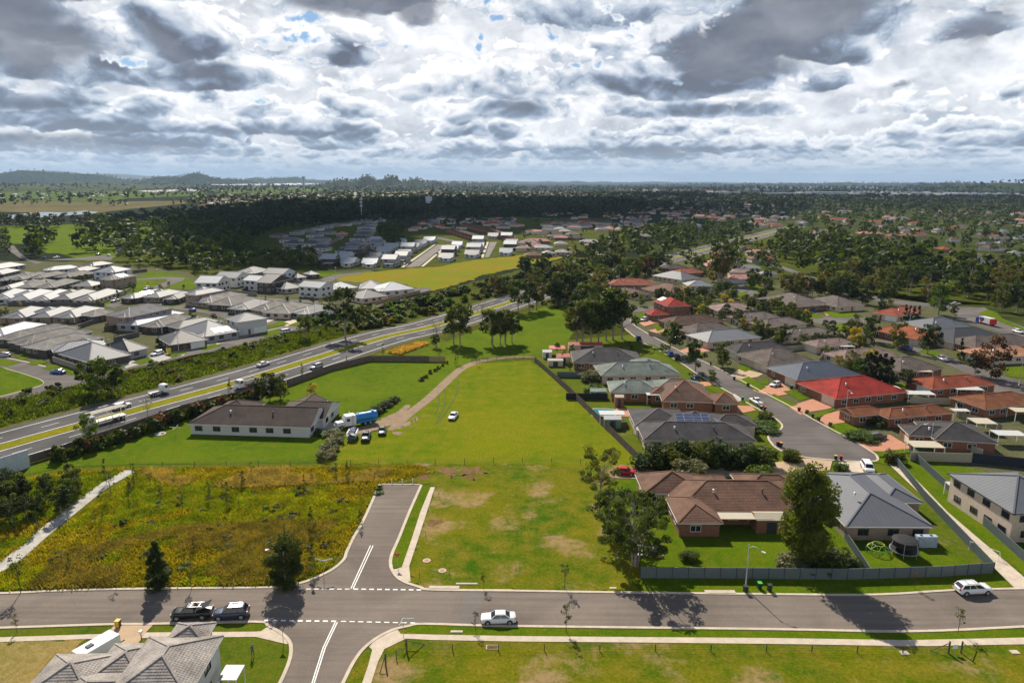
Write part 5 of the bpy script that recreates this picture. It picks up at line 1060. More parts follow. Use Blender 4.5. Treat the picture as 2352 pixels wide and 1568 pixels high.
def hwcar(k, col, px, py, fwd, label, **kw):
    p = ground_at(px, py); i = min(range(len(HW)-1), key=lambda i: (HW[i]-p).length); d = (HW[i+1]-HW[i]).normalized()*(1 if fwd else -1)
    o = car(k, col, px, py, px+1, py, label, **kw); o.rotation_euler = (0, 0, math.atan2(-d.y, -d.x)); o.location.z = .09; return o
hwcar('suv','white',280,938,True,'white SUV on the far carriageway of the highway', cat='SUV', name='car'); hwcar('sedan','white',605,840,True,'white sedan on the far carriageway opposite the corner house', name='car'); hwcar('wagon','silver',727,846,False,'silver wagon on the near carriageway beside the timber fence', cat='station wagon', name='car')
for k, c, x, y, hx, hy, lb in (('sedan','blue',134,858,120,857,'blue sedan parked at the estate corner lawn'),('wagon','silver',10,819,-8,817,'silver wagon parked at the left edge of the estate street'),('suv','white',361,816,350,819,'white SUV on the drive beside the yellow sign'),('suv','black',282,832,270,835,'black SUV in front of the nearest estate house'),('ute','white',265,693,250,697,'white pickup parked beside the stone fence'),
    ('hatch','blue',442,715,430,713,'blue hatchback parked on the middle estate street'),('suv','white',337,665,325,670,'white SUV parked next to the bright estate lawn'),('suv','black',379,699,390,703,'black SUV parked before the second house of the lawn row'),('wagon','white',582,722,570,724,'white wagon parked in front of the two storey corner house'),('hatch','white',702,683,714,681,'white hatchback parked below the white gabled townhouse'),
    ('sedan','black',565,667,575,665,'black sedan parked below the first white townhouse'),('van','white',658,765,676,762,'white van parked on the service road beside the scrub'),('hatch','white',608,732,600,735,'white hatchback on a drive beside the corner row'),('sedan','blue',1869,715,1872,722,'blue sedan on the driveway with the white garage'),('suv','blue',2079,803,2060,800,'blue SUV near the junction behind the dusty pink house'),
    ('ute','silver',2163,828,2150,822,'silver pickup parked opposite the peach house'),('sedan','white',2194,700,2210,700,'white car at the big junction'),('suv','white',2338,765,2355,770,'white SUV at the right edge behind the garbage truck'),('van','white',1781,611,1775,607,'white van on the road entering the tree belt'),
    ('sedan','blue',102,593,108,597,'blue car on the far left road'),('sedan','white',130,593,120,594,'white car turning on the far left road'),('hatch','white',250,588,260,590,'white car near the far left junction'),('sedan','black',226,586,236,585,'black car near the far left junction')): car(k, c, x, y, hx, hy, lb)
for i, (x, y, c) in enumerate([(735,573,'white'),(749,571,'white'),(687,580,'white'),(783,551,'silver'),(787,547,'white'),(792,542,'white'),(722,588,'black'),(1004,583,'black'),(1163,560,'white'),(1140,529,'white'),(930,608,'black'),(1247,545,'white')]):
    car('sedan', c, x, y, x+8, y-6, f"{c} car {['beside the round shaded lot','beside the round shaded lot, further right','at the corner of the shaded estate','on the rising street of the shaded estate','second on the rising street','topmost on the rising street','near the little shaded park','at the kerb of the wide bright street','beside the narrow bright street','outside the brown village','under the front house of the bright estate','in the middle village'][i]}")
def car_lot():
    for i in range(44):
        r_, c_ = divmod(i, 11); x, y = 812+c_*6.2+rnd.uniform(-1, 1), 494+r_*3.6
        car('hatch' if i % 2 else 'sedan', ('white', 'white', 'silver', 'grey', 'white', 'blue')[i % 6], x, y, x+8, y, 'car in the packed parking lot below the phone mast', group='cars in the lot below the mast')
car_lot()
# tanker truck
o = thing('tanker_truck', 'white bonneted truck with bright blue tank beside the white bungalow', 'truck')
TB = mat('tank_blue', (.03, .22, .50), .35, var=.06); m = MB()
for a in ((0,-1.0,.85,1.9,1.0,1.45),): m.box(*a)
m.box(.1,-.8,1.45,1.9,.8,1.75); m.box(-.15,-1.1,.45,.1,1.1,.85); m.obj('bonnet', PT['white'], o)
m = MB(); m.box(1.9,-1.15,.7,3.5,1.15,2.35); m.face([(1.9,-1.15,2.35),(1.9,1.15,2.35),(2.25,1.0,3.0),(2.25,-1.0,3.0)]); m.box(2.25,-1.05,2.35,4.7,1.05,3.05); m.box(3.5,-1.15,.7,4.7,1.15,2.35); cabm = m.obj('cab', PT['white'], o)
m = MB(); m.face([(1.95,-.95,2.38),(1.95,.95,2.38),(2.24,.9,2.92),(2.24,-.9,2.92)]); m.obj('windscreen', CARG, o); m = MB(); m.box(2.35,-1.17,1.75,3.15,-1.14,2.45); m.box(2.35,1.14,1.75,3.15,1.17,2.45); m.obj('side_window', CARG, o)
m = MB(); m.box(.2,-.45,.55,9.8,.45,.95); m.obj('chassis', BLKP, o)
m = MB(); pr = [(1.15*math.sin(a)*1.0, 2.05+1.0*math.cos(a)) for a in [2*math.pi*k/20 for k in range(20)]]
for x0, x1, s0, s1 in ((5.0,5.15,.75,1),(5.15,10.2,1,1),(10.2,10.35,1,.75)):
    for k in range(20):
        (a, b), (c, d) = pr[k], pr[(k+1)%20]; m.face([(x0,a*s0,2.05+(b-2.05)*s0),(x0,c*s0,2.05+(d-2.05)*s0),(x1,c*s1,2.05+(d-2.05)*s1),(x1,a*s1,2.05+(b-2.05)*s1)])
for x, s in ((5.0,.75),(10.35,.75)): m.face([(x,a*s,2.05+(b-2.05)*s) for a, b in pr])
m.obj('tank', TB, o, True); m = MB(); m.cyl((9.3,0,3.0),.35,.22,12); m.cyl((5.6,0,3.0),.2,.2,10); m.obj('hatch', TB, o)
m = MB(); m.box(5.0,-1.2,.95,10.2,-1.05,1.35); m.box(5.0,1.05,.95,10.2,1.2,1.35); m.obj('side_box', TB, o); m = MB()
for sy in (-1, 1): m.cyl((3.85,sy*1.25,.8),.08,2.6,8); m.cyl((2.6,sy*1.12,.85),.3,1.1,10,0,'x')
m.obj('exhaust', ALU, o)
for x in (1.1,7.0,8.3):
    for sy in (-1, 1): w = obj('wheel', WHT2[0], o, (x, sy*.95, .5)); obj('rim', WHT2[1], w)
place(o, 772, 986, 765, 987.3); o.rotation_euler.z += 0
# trailer with cage and tarpaulin
o = thing('cage_trailer', 'cage trailer under a dark blue tarpaulin between the truck and the green pickup', 'trailer'); m = MB()
m.box(-1.5,-1.0,.5,1.8,1.0,.7); m.bar((-1.5,0,.55),(-2.9,0,.5),.12); m.bar((-1.5,-.9,.55),(-2.7,0,.5),.08); m.bar((-1.5,.9,.55),(-2.7,0,.5),.08); m.obj('frame', mat('trailer_steel', (.12,.15,.14), .6), o)
m = MB()
for x in [-1.5+.55*i for i in range(7)]:
    for y in (-1,1): m.bar((x,y,.7),(x,y,1.9),.05)
for z in (1.0,1.3,1.6,1.9):
    for y in (-1,1): m.bar((-1.5,y,z),(1.8,y,z),.04)
m.obj('cage', ALU, o); m = MB(); rs = random.Random(4); G_ = [[Vector((-1.3+i*.55, -1.05+j*.42, 2.0+rs.uniform(-.12,.22) - (.9 if j in (0,5) else 0))) for j in range(6)] for i in range(7)]
for i in range(6):
    for j in range(5): m.face((G_[i][j],G_[i+1][j],G_[i+1][j+1],G_[i][j+1]))
m.obj('tarpaulin', mat('tarp_navy', (.02,.03,.13), .7), o)
for sy in (-1,1): w = obj('wheel', WH[0], o, (.3, sy*1.1, .33)); obj('rim', WH[1], w)
place(o, 810, 1008, 802, 1022)
# trucks on the highway
def hwplace(o, px, py, fwd):
    p = ground_at(px, py); i = min(range(len(HW)-1), key=lambda i: (HW[i]-p).length); d = (HW[i+1]-HW[i]).normalized()*(1 if fwd else -1)
    o.location = (p.x, p.y, .09); o.rotation_euler = (0, 0, math.atan2(-d.y, -d.x))
def truck(label, px, py, fwd, cabmat, L_, bedf, hy=None, name='truck'):
    o = thing(name, label, 'truck'); m = MB(); m.box(0,-1.1,.6,1.75,1.1,1.7); m.face([(0,-1.1,1.7),(0,1.1,1.7),(.35,1.0,2.6),(.35,-1.0,2.6)]); m.box(.35,-1.05,1.7,1.75,1.05,2.65); m.obj('cab', cabmat, o)
    m = MB(); m.face([(-.02,-.95,1.75),(-.02,.95,1.75),(.31,.9,2.5),(.31,-.9,2.5)]); m.obj('windscreen', CARG, o); m = MB(); m.box(.5,-1.08,1.7,1.3,-1.04,2.35); m.box(.5,1.04,1.7,1.3,1.08,2.35); m.obj('side_window', CARG, o)
    m = MB(); m.box(.3,-.4,.5,L_,.4,.85); m.obj('chassis', BLKP, o); bedf(o)
    for x in (.95, L_-2.1, L_-1.0) if L_ > 6 else (.95, L_-1.1):
        for sy in (-1, 1): w = obj('wheel', WHT2[0] if L_ > 6 else WH2[0], o, (x, sy*.92, .5 if L_ > 6 else .4)); obj('rim', (WHT2 if L_ > 6 else WH2)[1], w)
    if hy: place(o, px, py, *hy)
    else: hwplace(o, px, py, fwd)
    return o
def bed_flat(o):
    m = MB(); m.box(1.9,-1.0,.85,5.3,1.0,.98); m.obj('tray', ALU, o); m = MB()
    for x in (1.95,): m.bar((x,-.95,1.0),(x,-.95,2.4),.08); m.bar((x,.95,1.0),(x,.95,2.4),.08); m.bar((x,-.95,2.4),(x,.95,2.4),.08)
    for y in (-.95,.95): m.box(2.0,y-.03,.98,5.3,y+.03,1.3)
    m.obj('tray_rail', ALU, o)
truck('white tray truck on the far carriageway of the highway', 386, 901, True, PT['white'], 5.3, bed_flat, name='tray_truck')
def bed_dump(o):
    m = MB(); m.box(2.0,-1.15,.95,6.6,1.15,1.1); m.box(2.0,-1.2,1.1,6.6,-1.12,2.2); m.box(2.0,1.12,1.1,6.6,1.2,2.2); m.box(2.0,-1.12,1.1,2.1,1.12,2.4); m.box(6.5,-1.12,1.1,6.6,1.12,2.2); m.obj('dump_body', mat('dump_cream', (.55,.50,.42), .6), o)
    m = MB(); m.box(2.1,-1.1,1.1,6.5,1.1,1.9); m.obj('tarpaulin', mat('load_cover', (.08,.11,.12), .8), o); m = MB(); m.box(2.0,-1.215,1.1,6.6,-1.205,1.25); m.box(2.0,1.205,1.1,6.6,1.215,1.25); m.obj('stripe', mat('orange_stripe', (.6,.10,.03), .5), o)
truck('white and cream dump truck on the near carriageway behind the hedge tree', 545, 895, False, PT['white'], 6.8, bed_dump, name='dump_truck')
def bed_carrier(o):
    m = MB(); m.box(1.9,-1.15,.9,9.2,1.15,1.1)
    for x in (2.2,5.6,9.0):
        for y in (-1.1,1.1): m.bar((x,y,1.1),(x,y,3.3),.12)
    for y in (-1.0,-.35,.35,1.0): m.bar((.4,y,3.35),(9.3,y,3.35),.22,.12)
    m.obj('carrier_deck', mat('carrier_cream', (.62,.58,.48), .5), o)
truck('cream double deck carrier truck on the near carriageway above the hedge', 200, 984, False, PT['white'], 9.2, bed_carrier, name='carrier_truck')
def bed_garbage(o):
    m = MB(); m.box(2.0,-1.25,.9,7.6,1.25,3.2); m.obj('hopper', PT['white'], o); m = MB(); m.box(7.6,-1.2,.8,8.6,1.2,3.0); m.box(2.6,-1.27,1.1,4.0,-1.26,2.4); m.obj('tailgate', PT['red'], o, label='dark red loading tailgate'); m = MB(); m.box(2.2,-1.268,1.8,4.6,-1.262,3.0); m.obj('side_panel', PT['blue'], o)
truck('blue and white garbage truck on the big road at the right', 2245, 741, True, PT['blue'], 8.4, bed_garbage, hy=(2225, 736), name='garbage_truck')
# ================================================================ fences
def fence(pts, h, m, label, cat='fence', panel=2.4, style='panel', name='fence', group=None, post=None, z0=0.0, capm=None, kindstuff=False):
    P = gp(pts); t = thing(name, label, cat, P[0], 0, group); post = post or m; base = P[0]
    def loc(v): return v - base
    pan = {}; posts = MB(); pm_ = None
    allp = MB()
    for a, b in zip(P, P[1:]):
        L_ = (b-a).length; n = max(1, round(L_/panel)); u = (b-a)/n; ang = math.atan2(u.y, u.x); w = u.length
        key = round(w, 2)
        if key not in pan:
            k = MB()
            if style == 'panel':
                k.box(.04, -.012, .05, w-.04, .012, h-.08)
                nr = int(w/.19)
                for i in range(nr): k.box(.06+i*.19, -.035, .10, .06+i*.19+.07, .035, h-.12)
                k.box(.0, -.04, h-.08, w, .04, h); k.box(0, -.04, .03, w, .04, .10)
            elif style == 'paling':
                nr = int(w/.125)
                for i in range(nr): k.box(i*.125, -.02, .04, i*.125+.115, .02, h-rnd.uniform(0, .05))
                for z in (.4, 1.1, 1.6):
                    if z < h: k.box(0, .02, z, w, .06, z+.09)
            elif style == 'rail':
                for z in (.35, .75, 1.15): k.box(0, -.03, z, w, .03, z+.14)
            elif style == 'wire':
                for z in (.3, .6, .9, 1.15): k.box(0, -.008, z, w, .008, z+.016)
            elif style == 'block': k.box(.01, -.1, 0, w-.01, .1, h)
            pan[key] = k.mesh({'panel': 'panel', 'paling': 'paling_panel', 'rail': 'rail', 'wire': 'wire', 'block': 'panel'}[style], m)
        for i in range(n):
            q = a + u*i
            if kindstuff:
                me = pan[key]; M = Matrix.Translation(loc(q)) @ Matrix.Rotation(ang, 4, 'Z'); o0 = len(allp.v)
                allp.v += [tuple(M @ v.co) for v in me.vertices]; allp.f += [tuple(o0+j for j in f.vertices) for f in me.polygons]; allp.m += [0]*len(me.polygons)
            else: obj(pan[key].name.split('.')[0], pan[key], t, loc(q), ang)
            posts.box(loc(q).x-.05, loc(q).y-.05, 0, loc(q).x+.05, loc(q).y+.05, h+.06)
    q = loc(P[-1]); posts.box(q.x-.05, q.y-.05, 0, q.x+.05, q.y+.05, h+.06)
    if kindstuff: allp.obj('panel', m, t, kind='stuff')
    posts.obj('post', post, t); return t
CB = mat('fence_grey_green', (.115, .14, .14), .6, var=.06, spec=.4); CBC = mat('fence_cream', (.36, .33, .25), .55, var=.06); TIM = mat('fence_timber', (.13, .10, .085), .9, var=.35, scale=1.2, fine=.4); TIMN = mat('fence_new_timber', (.32, .22, .13), .9, var=.2, fine=.3); STONE = mat('block_wall', (.24, .21, .18), .9, var=.3, scale=2, fine=.4)
BLKF = mat('fence_dark_steel', (.02, .022, .024), .6); WOODP = mat('old_post', (.10, .085, .07), .95, var=.3, scale=4)
fence([(1470,1327),(1764,1329),(1945,1331),(2160,1325),(2281,1316)], 1.85, CB, 'long grey green steel panel fence facing the foreground road', post=DKT)
fence([(2281,1316),(2125,1150),(2040,1045)], 1.75, CB, 'grey green steel fence between the metal roofed house and the concrete path')
fence([(1998,1328),(1910,1192),(1895,1160)], 1.7, CB, 'short side fence between the brown roofed garden and the trampoline garden')
fence([(2360,1298),(2240,1190),(2170,1120),(2105,1060),(2088,1038)], 1.75, CB, 'grey steel fence on the far side of the concrete path')
fence([(2090,1058),(2225,1062),(2232,1062)], 2.1, CBC, 'cream steel fence behind the young garden plants'); fence([(2232,1062),(2400,1080)], 2.2, mat('fence_navy', (.02, .025, .045), .5), 'very dark steel fence right of the cream fence'); fence([(2200,1028),(2255,1050)], 1.8, CBC, 'short cream fence below the dark tiled house')
fence([(1228,832),(1262,862),(1310,905),(1390,985),(1468,1062)], 1.9, TIM, 'dark timber fence running down the right side of the paddock', style='paling', panel=2.6)
fence([(1224,834),(1228,832),(1275,868)], 1.5, BLKF, 'black rail fence at the top right corner of the paddock', style='rail')
fence([(1083,832),(1120,830),(1223,826)], 1.35, mat('rail_dark', (.05,.045,.04), .9), 'dark post and rail fence across the top of the paddock', style='rail', panel=3)
fence([(660,888),(760,852),(849,830),(930,830),(985,831)], 2.0, TIM, 'old timber fence between the highway and the upper paddock', style='paling', panel=2.6)
fence([(985,831),(1023,831)], 2.0, TIMN, 'brown timber end of the upper paddock fence', style='paling', panel=2.6)
fence([(1468,1062),(1482,1064)], 1.9, CBC, 'short fence return beside the hedge end')
fence([(70,1064),(140,1042),(280,995),(420,946),(500,925),(560,912),(655,890)], 1.9, TIM, 'timber fence behind the highway hedge', style='paling', panel=2.6)
fence([(300,1074),(520,1070),(740,1068),(1000,1066),(1200,1062),(1400,1066)], 1.2, WOODP, 'thin wire fence with dark posts crossing the middle of the fields', style='wire', panel=5.8)
fence([(1280,866),(1370,868)], 1.8, CB, 'dark dividing fence behind the northernmost house', style='panel'); fence([(1300,917),(1395,918)], 1.8, BLKF, 'black dividing fence above the dry yard'); fence([(1372,965),(1410,985),(1440,983)], 1.6, TIM, 'timber fence behind the green garden shed', style='paling')
for i, (pts, lb) in enumerate([([(222,691),(280,682),(300,668)],'stone coloured wall below the bright estate lawn'),([(265,657),(312,648)],'stone wall beside the two storey brown house'),([(172,640),(224,630)],'timber fence in the upper estate rows'),([(122,831),(182,852)],'stone wall of the nearest estate house'),([(735,728),(772,716)],'tan wall at the end of the corner row'),([(862,700),(965,674)],'long pale brown retaining wall beside the highway shrubs'),([(450,662),(512,672),(590,680)],'long grey wall below the townhouses'),([(305,628),(338,624)],'dark fence on the estate lawn')]):
    fence(pts, 1.9, (STONE, STONE, TIM, STONE, TIMN, TIMN, STONE, TIM)[i], lb, 'wall' if 'wall' in lb else 'fence', style='block', name='garden_wall' if 'wall' in lb else 'fence', panel=3)
for i, (pts, sty) in enumerate([([(60,752),(115,735)],0),([(115,760),(172,738)],0),([(180,756),(240,735)],0),([(240,762),(300,748)],0),([(262,786),(320,772)],0),([(330,760),(400,745)],1),([(20,702),(240,704)],1),([(300,742),(372,760)],0),([(0,672),(230,676)],1),([(0,652),(180,655)],1)]):
    fence(pts, 1.8, TIM if i % 2 else mat('fence_estate', (.10,.095,.09), .8), f"{ordinal(i)} of the dark back fences between the left estate rows, counted from the front left", style='block', panel=2.6, group='back fences of the left estate')
for i, pts in enumerate([[(1490,770),(1560,790)],[(1758,812),(1880,800)],[(1876,800),(1990,790)],[(1880,835),(1900,803),(2040,860)],[(1985,880),(2060,872)],[(1975,905),(2095,915)],[(2090,926),(2190,930),(2200,960)],[(2196,958),(2300,990)],[(1710,800),(1860,770)],[(1870,778),(1900,800)],[(2040,862),(2120,905)],[(1700,752),(1760,765)]]):
    fence(pts, 1.8, CBC, f"cream boundary fence number {i+1} from the north among the right hand gardens" if 0 else f"cream fence {['behind the brown roofs near the red two storey house','behind the grey brown house with two garages','below the light brown hipped house','left of the dusty pink house','between the slate blue and the rust roofs','between the bright red and the rust roofs','behind the brown orange roof','behind the dark tiled carport house','behind the pale grey roof','at the side of the light brown house','under the cypress group','in the yard above the charcoal roof'][i]}", style='panel', kindstuff=True, group='cream fences of the right suburb')
# noise wall
nw = thing('noise_wall', 'tall pale blue grey noise wall at the left edge beside the highway', 'wall', ground_at(69,1073)); a = ground_at(69,1073); b = ground_at(-230,1170); d = (b-a); n_ = 10; u = d/n_; NWM = mat('noise_wall', (.40,.45,.50), .8, var=.08, fine=.2)
k = MB(); k.box(.02,-.12,0,u.length-.02,.12,3.9); k = k.mesh('panel', NWM)
for i in range(n_): obj('panel', k, nw, u*i, math.atan2(u.y,u.x))
# ================================================================ street lamps and signs
STEEL = mat('galvanised', (.42,.43,.44), .5, metal=.3, var=.05)
def lamp(px, py, hx, hy, h, arm, label, style='curve', group='street lamps'):
    p = ground_at(px, py); q = ground_at(hx, hy) - p; rz = math.atan2(q.y, q.x); o = thing('street_lamp', label, 'street lamp', p, rz, group); s = h/7
    m = MB(); m.tube([(0,0,0),(0,0,h*.5),(0,0,h)], [.10*s,.08*s,.05*s], 8); m.cyl((0,0,0),.17*s,.35,8); m.obj('pole', STEEL, o, True)
    m = MB(); pts = [(0,0,h-.6),(.25*arm,0,h-.15),(.6*arm,0,h-.05),(arm,0,h-.35)] if style == 'curve' else [(0,0,h),(arm,0,h+.15)]
    m.tube(pts, .04*s, 6); m.obj('arm', STEEL, o, True); e = pts[-1]
    m = MB(); m.box(e[0]-.1, -.13, e[2]-.12, e[0]+.5, .13, e[2]+.02); m.obj('lamp_head', mat('lamp_head', (.6,.62,.63), .4), o); return o
lamp(1712,1352, 1735,1362, 7.2, 2.0, 'curved steel street lamp in front of the long grey green fence')
lamp(656,1345, 636,1352, 7.0, 2.0, 'curved street lamp standing in the dark tree beside the junction')
for x, y, hx, hy, h, lb in ((1942,950,1950,955,6.5,'slim street lamp on the lawn before the brown orange house'),(2136,1028,2120,1028,6,'white lamp post by the cream carport'),(257,825,250,825,7,'tall lamp on the estate service road') ,(411,808,405,812,7.5,'street lamp near the yellow sign'),(543,742,550,738,7,'street lamp by the two storey estate corner house'),(600,719,594,716,7,'street lamp before the tan corner house'),(724,736,735,730,7,'street lamp on the green corner lawn'),(1158,732,1150,728,7,'street lamp beside the far gum clump') ,(1607,820,1600,815,6,'lamp pole on the lawn opposite the street trees'),
   (2088,752,2096,745,8,'lamp on the bend below the brown gabled houses'),(1980,770,1990,765,7,'lamp above the curved garden bed'),(2340,885,2348,880,7,'lamp on the lawn near the right edge'),(2130,668,2150,660,9,'lamp pole inside the right tree belt'),(362,645,366,643,7,'slim lamp on the bright estate lawn'),(960,620,966,617,7,'lamp on the wide bright street'),(1000,600,1006,597,7,'lamp opposite on the wide bright street'),(771,640,778,637,7,'lamp at the curve above the townhouses'),(921,700,916,698,7,'lamp on the path above the retaining wall'),(1135,590,1140,588,7,'lamp on the narrow bright street'),(1050,600,1044,600,7,'lamp beside the block of grey roofs'),(793,585,797,583,7,'lamp in the shaded estate'),(725,603,730,600,7,'lamp at the edge of the shaded park'),(851,600,856,598,7,'lamp between the front blocks of the bright estate'),(1690,628,1696,626,8,'lamp beside the tall lone gum'),(1513,545,1520,545,9,'lamp in the trees above the highway')):
    lamp(x, y, hx, hy, h, 1.6, lb)
def sign(px, py, h, label, f):
    o = thing('street_sign', label, 'sign', ground_at(px, py), 0, 'street signs'); m = MB(); m.cyl((0,0,0), .035, h, 8); m.obj('post', STEEL, o); f(o, h); return o
def blades(angs):
    def f(o, h):
        for a in angs:
            m = MB(); m.box(.05,-.015,h-.2,1.45,.015,h-.02); m.obj('name_blade', mat('sign_white', (.62,.66,.68), .5), o, rz=a)
    return f
sign(838+0,1340,2.9,'two bladed street name sign at the edge of the wild field', blades((R(25),R(155)))).location = ground_at(844-12,1333)
bpy.context.scene.objects['street_sign'].location = ground_at(744,1326)
sign(927,1462,2.8,'two bladed street name sign at the footpath corner', blades((R(0),R(-100))))
def giveway(o, h):
    m = MB(); m.face([(-.42,-.04,h),(.42,-.04,h),(0,-.04,h-.74)]); m.face([(.42,.0,h),(-.42,.0,h),(0,.0,h-.74)]); m.obj('sign_rim', mat('sign_red', (.45,.03,.03), .5), o)
    m = MB(); m.face([(-.29,-.046,h-.07),(.29,-.046,h-.07),(0,-.046,h-.6)]); m.obj('sign_face', mat('sign_white', (.62,.66,.68), .5), o)
    for i, w in enumerate(('GIVE', 'WAY')):
        c = bpy.data.curves.new('lettering', 'FONT'); c.body = w; c.size = .13; c.align_x = 'CENTER'; c.extrude = .001
        tmp = bpy.data.objects.new('lettering', c); COL.objects.link(tmp); bpy.context.view_layer.update(); me = bpy.data.meshes.new_from_object(tmp.evaluated_get(bpy.context.evaluated_depsgraph_get())); bpy.data.objects.remove(tmp); me.materials.clear(); me.materials.append(DKT); q = obj('lettering', me, o, (0,-.052,h-.2-i*.13)); q.rotation_euler = (R(90),0,0)
sign(651,1478,2.5,'triangular give way sign at the lower left corner of the junction', giveway)
sg = sign(917,1312,2.3,'triangular give way sign seen from behind beside the side street', giveway); sg.rotation_euler.z = R(180); sg.location = ground_at(913,1302)
ys = thing('estate_sign', 'small yellow sign board beside the estate service road', 'sign', ground_at(388,814), R(10)); m = MB(); m.box(-.8,-.04,.3,.8,.04,2.2); m.obj('board', mat('sign_yellow', (.62,.5,.08), .6), ys); m = MB(); m.cyl((-.7,0,0),.04,.5,6); m.cyl((.7,0,0),.04,.5,6); m.obj('leg', STEEL, ys)
# mast
o = thing('phone_mast', 'slim grey phone mast with antenna clusters above the dark woods', 'mast', ground_at(831,508)); m = MB(); m.tube([(0,0,0),(0,0,34)], [.7,.4], 8); m.obj('pole', STEEL, o)
for z in (22,27,31): 
    m = MB(); m.box(-1.6,-1.6,z-.1,1.6,1.6,z+.1)
    for a in range(6): m.box(1.7*math.cos(a*1.047)-.3,1.7*math.sin(a*1.047)-.3,z-1.2,1.7*math.cos(a*1.047)+.3,1.7*math.sin(a*1.047)+.3,z+1.4)
    m.obj('antenna_ring', mat('antenna', (.45,.47,.5), .5), o)
o = thing('water_tower', 'small mushroom shaped water tower on the skyline left of centre', 'tower', ground_at(698,428)); m = MB(); m.tube([(0,0,0),(0,0,74)], [6,4], 8); m.obj('shaft', WALL['grey'], o); m = MB(); m.tube([(0,0,72),(0,0,80),(0,0,92)], [5,15,15], 12); m.obj('tank', WALL['grey'], o)
# ================================================================ bins
def bin_mesh():
    m = MB(); p = [(-.24,-.26,.1),(.24,-.26,.1),(.24,.26,.1),(-.24,.26,.1),(-.29,-.33,.98),(.29,-.33,.98),(.29,.33,.98),(-.29,.33,.98)]; m.v = p; m.f = [(0,1,5,4),(1,2,6,5),(2,3,7,6),(3,0,4,7),(0,3,2,1),(4,5,6,7)]; m.m = [0]*6
    b = m.mesh('tub', mat('bin_green', (.015,.03,.022), .5)); l = {}
    for k, c in (('yellow',(.62,.40,.02)),('green',(.03,.40,.06)),('red',(.45,.03,.03)),('dark',(.02,.03,.025))):
        q = MB(); q.box(-.31,-.36,.98,.31,.34,1.04); q.box(-.31,-.40,1.0,.31,-.33,1.08); l[k] = q.mesh('lid', mat('bin_lid_'+k, c, .5))
    w = MB(); w.cyl((-.27,.28,.1),.1,.06,10,0,'x'); w.cyl((.21,.28,.1),.1,.06,10,0,'x'); return b, l, w.mesh('wheel', RUB)
BT, BL, BWH = bin_mesh()
def bin_(px, py, k, label, rz=0.0, tilt=0.0):
    o = thing('wheelie_bin', label, 'bin', ground_at(px, py)+Vector((0,0,.06)), rz, 'wheelie bins'); o.rotation_euler = (0, tilt, rz); obj('tub', BT, o); obj('lid', BL[k], o); obj('wheel', BWH, o); return o
bin_(272,1440,'yellow','yellow bin on the driveway at the lower left'); obj('front_panel', (lambda m: (m.box(-.27,-.345,.15,.27,-.30,.95), m.mesh('front_panel', mat('bin_lid_yellow', (.62,.40,.02), .5)))[1])(MB()), bpy.context.scene.objects['wheelie_bin'])
bin_(452,1448,'dark','dark green bin below the parked black pickup', .3); bin_(1712,1360,'dark','open dark bin at the foot of the street lamp', .1); bin_(1744,1352,'green','bin with bright green lid on the kerb of the foreground road'); bin_(1767,1357,'dark','dark bin right of the green lidded bin')
for i, (x, y, k, lb) in enumerate([(1835,945,'dark','dark bin at the kerb in front of the bright red house'),(1851,950,'yellow','tilted bin right of the first kerb bin before the bright red house'),(1866,960,'dark','dark bin beside the slim street lamp'),(1880,967,'dark','bin between the lamp and the terracotta driveway'),(1904,979,'yellow','leaning bin at the edge of the terracotta driveway'),(1786,1024,'red','red lidded bin inside the kerb of the cul-de-sac bulb'),(1793,1026,'yellow','yellow lidded bin beside the red lidded one in the bulb'),(1919,1056,'yellow','yellow lidded bin at the end of the cul-de-sac'),(1931,1057,'red','red lidded bin at the end of the cul-de-sac'),
   (1818,893,'green','green lidded bin by the slate blue house'),(1705,920,'green','green bin near the white pickup'),(1718,888,'dark','dark bin on the far kerb opposite the white pickup'),(1686,873,'dark','dark bin on the kerb before the tan driveway'),(1632,838,'dark','dark bin under the round street tree'),(1614,866,'dark','dark bin beside the small white flowering tree'),(1748,941,'yellow','yellow lidded bin behind the white pickup'),(1756,943,'red','red lidded bin behind the white pickup'),(1461,748,'dark','dark bin near the white SUV driveway'),(1491,766,'dark','dark bin on the kerb left of the convertible')]): bin_(x, y, k, lb, rnd.uniform(-.5,.5), R(28) if 'tilt' in lb or 'lean' in lb else 0)
bin_(335-10+2,0+1458,'dark','x') if 0 else None
# ================================================================ garden things
def slab(name, label, cat, px, py, w, d, z0, z1, m, rz=0.0, legs=0, part='roof'):
    o = thing(name, label, cat, ground_at(px, py), rz); q = MB()
    if legs: q.box(0,0,z1-.12,w,d,z1); q.obj('roof', m, o); 
    if legs:
        for x, y in ((.1,.1),(w-.1,.1),(w-.1,d-.1),(.1,d-.1)): q = MB(); q.box(x-.06,y-.06,0,x+.06,y+.06,z1-.12); q.obj('post', WHT, o)
    return o
def shed(label, px, py, w, d, h, wm, rm_, rz=0.0, typ='gable'):
    o = thing('garden_shed', label, 'shed', ground_at(px, py), rz); q = MB(); q.box(.1,.1,0,w-.1,d-.1,h); q.obj('wall', wm, o)
    F, _, Gb = roof_faces((0,0,w,d,h,typ,'x',.35)); q = MB()
    for f in F: q.face(f)
    me = q.mesh('roof', rm_); obj('roof', me, o)
    if Gb:
        q = MB()
        for g in Gb: q.face(g)
        q.obj('gable', wm, o)
    q = MB(); q.box(w*.35,.05,0,w*.65,.09,h*.85); q.obj('door', DKT, o); return o
RR = mat('shed_red', (.40,.07,.06), .5); RW = mat('shed_white', (.46,.46,.44), .5, var=.05); RCm = mat('shed_cream', (.44,.39,.29), .55, var=.05); RG = mat('shed_green', (.17,.22,.18), .55); WC = WALL['cream']
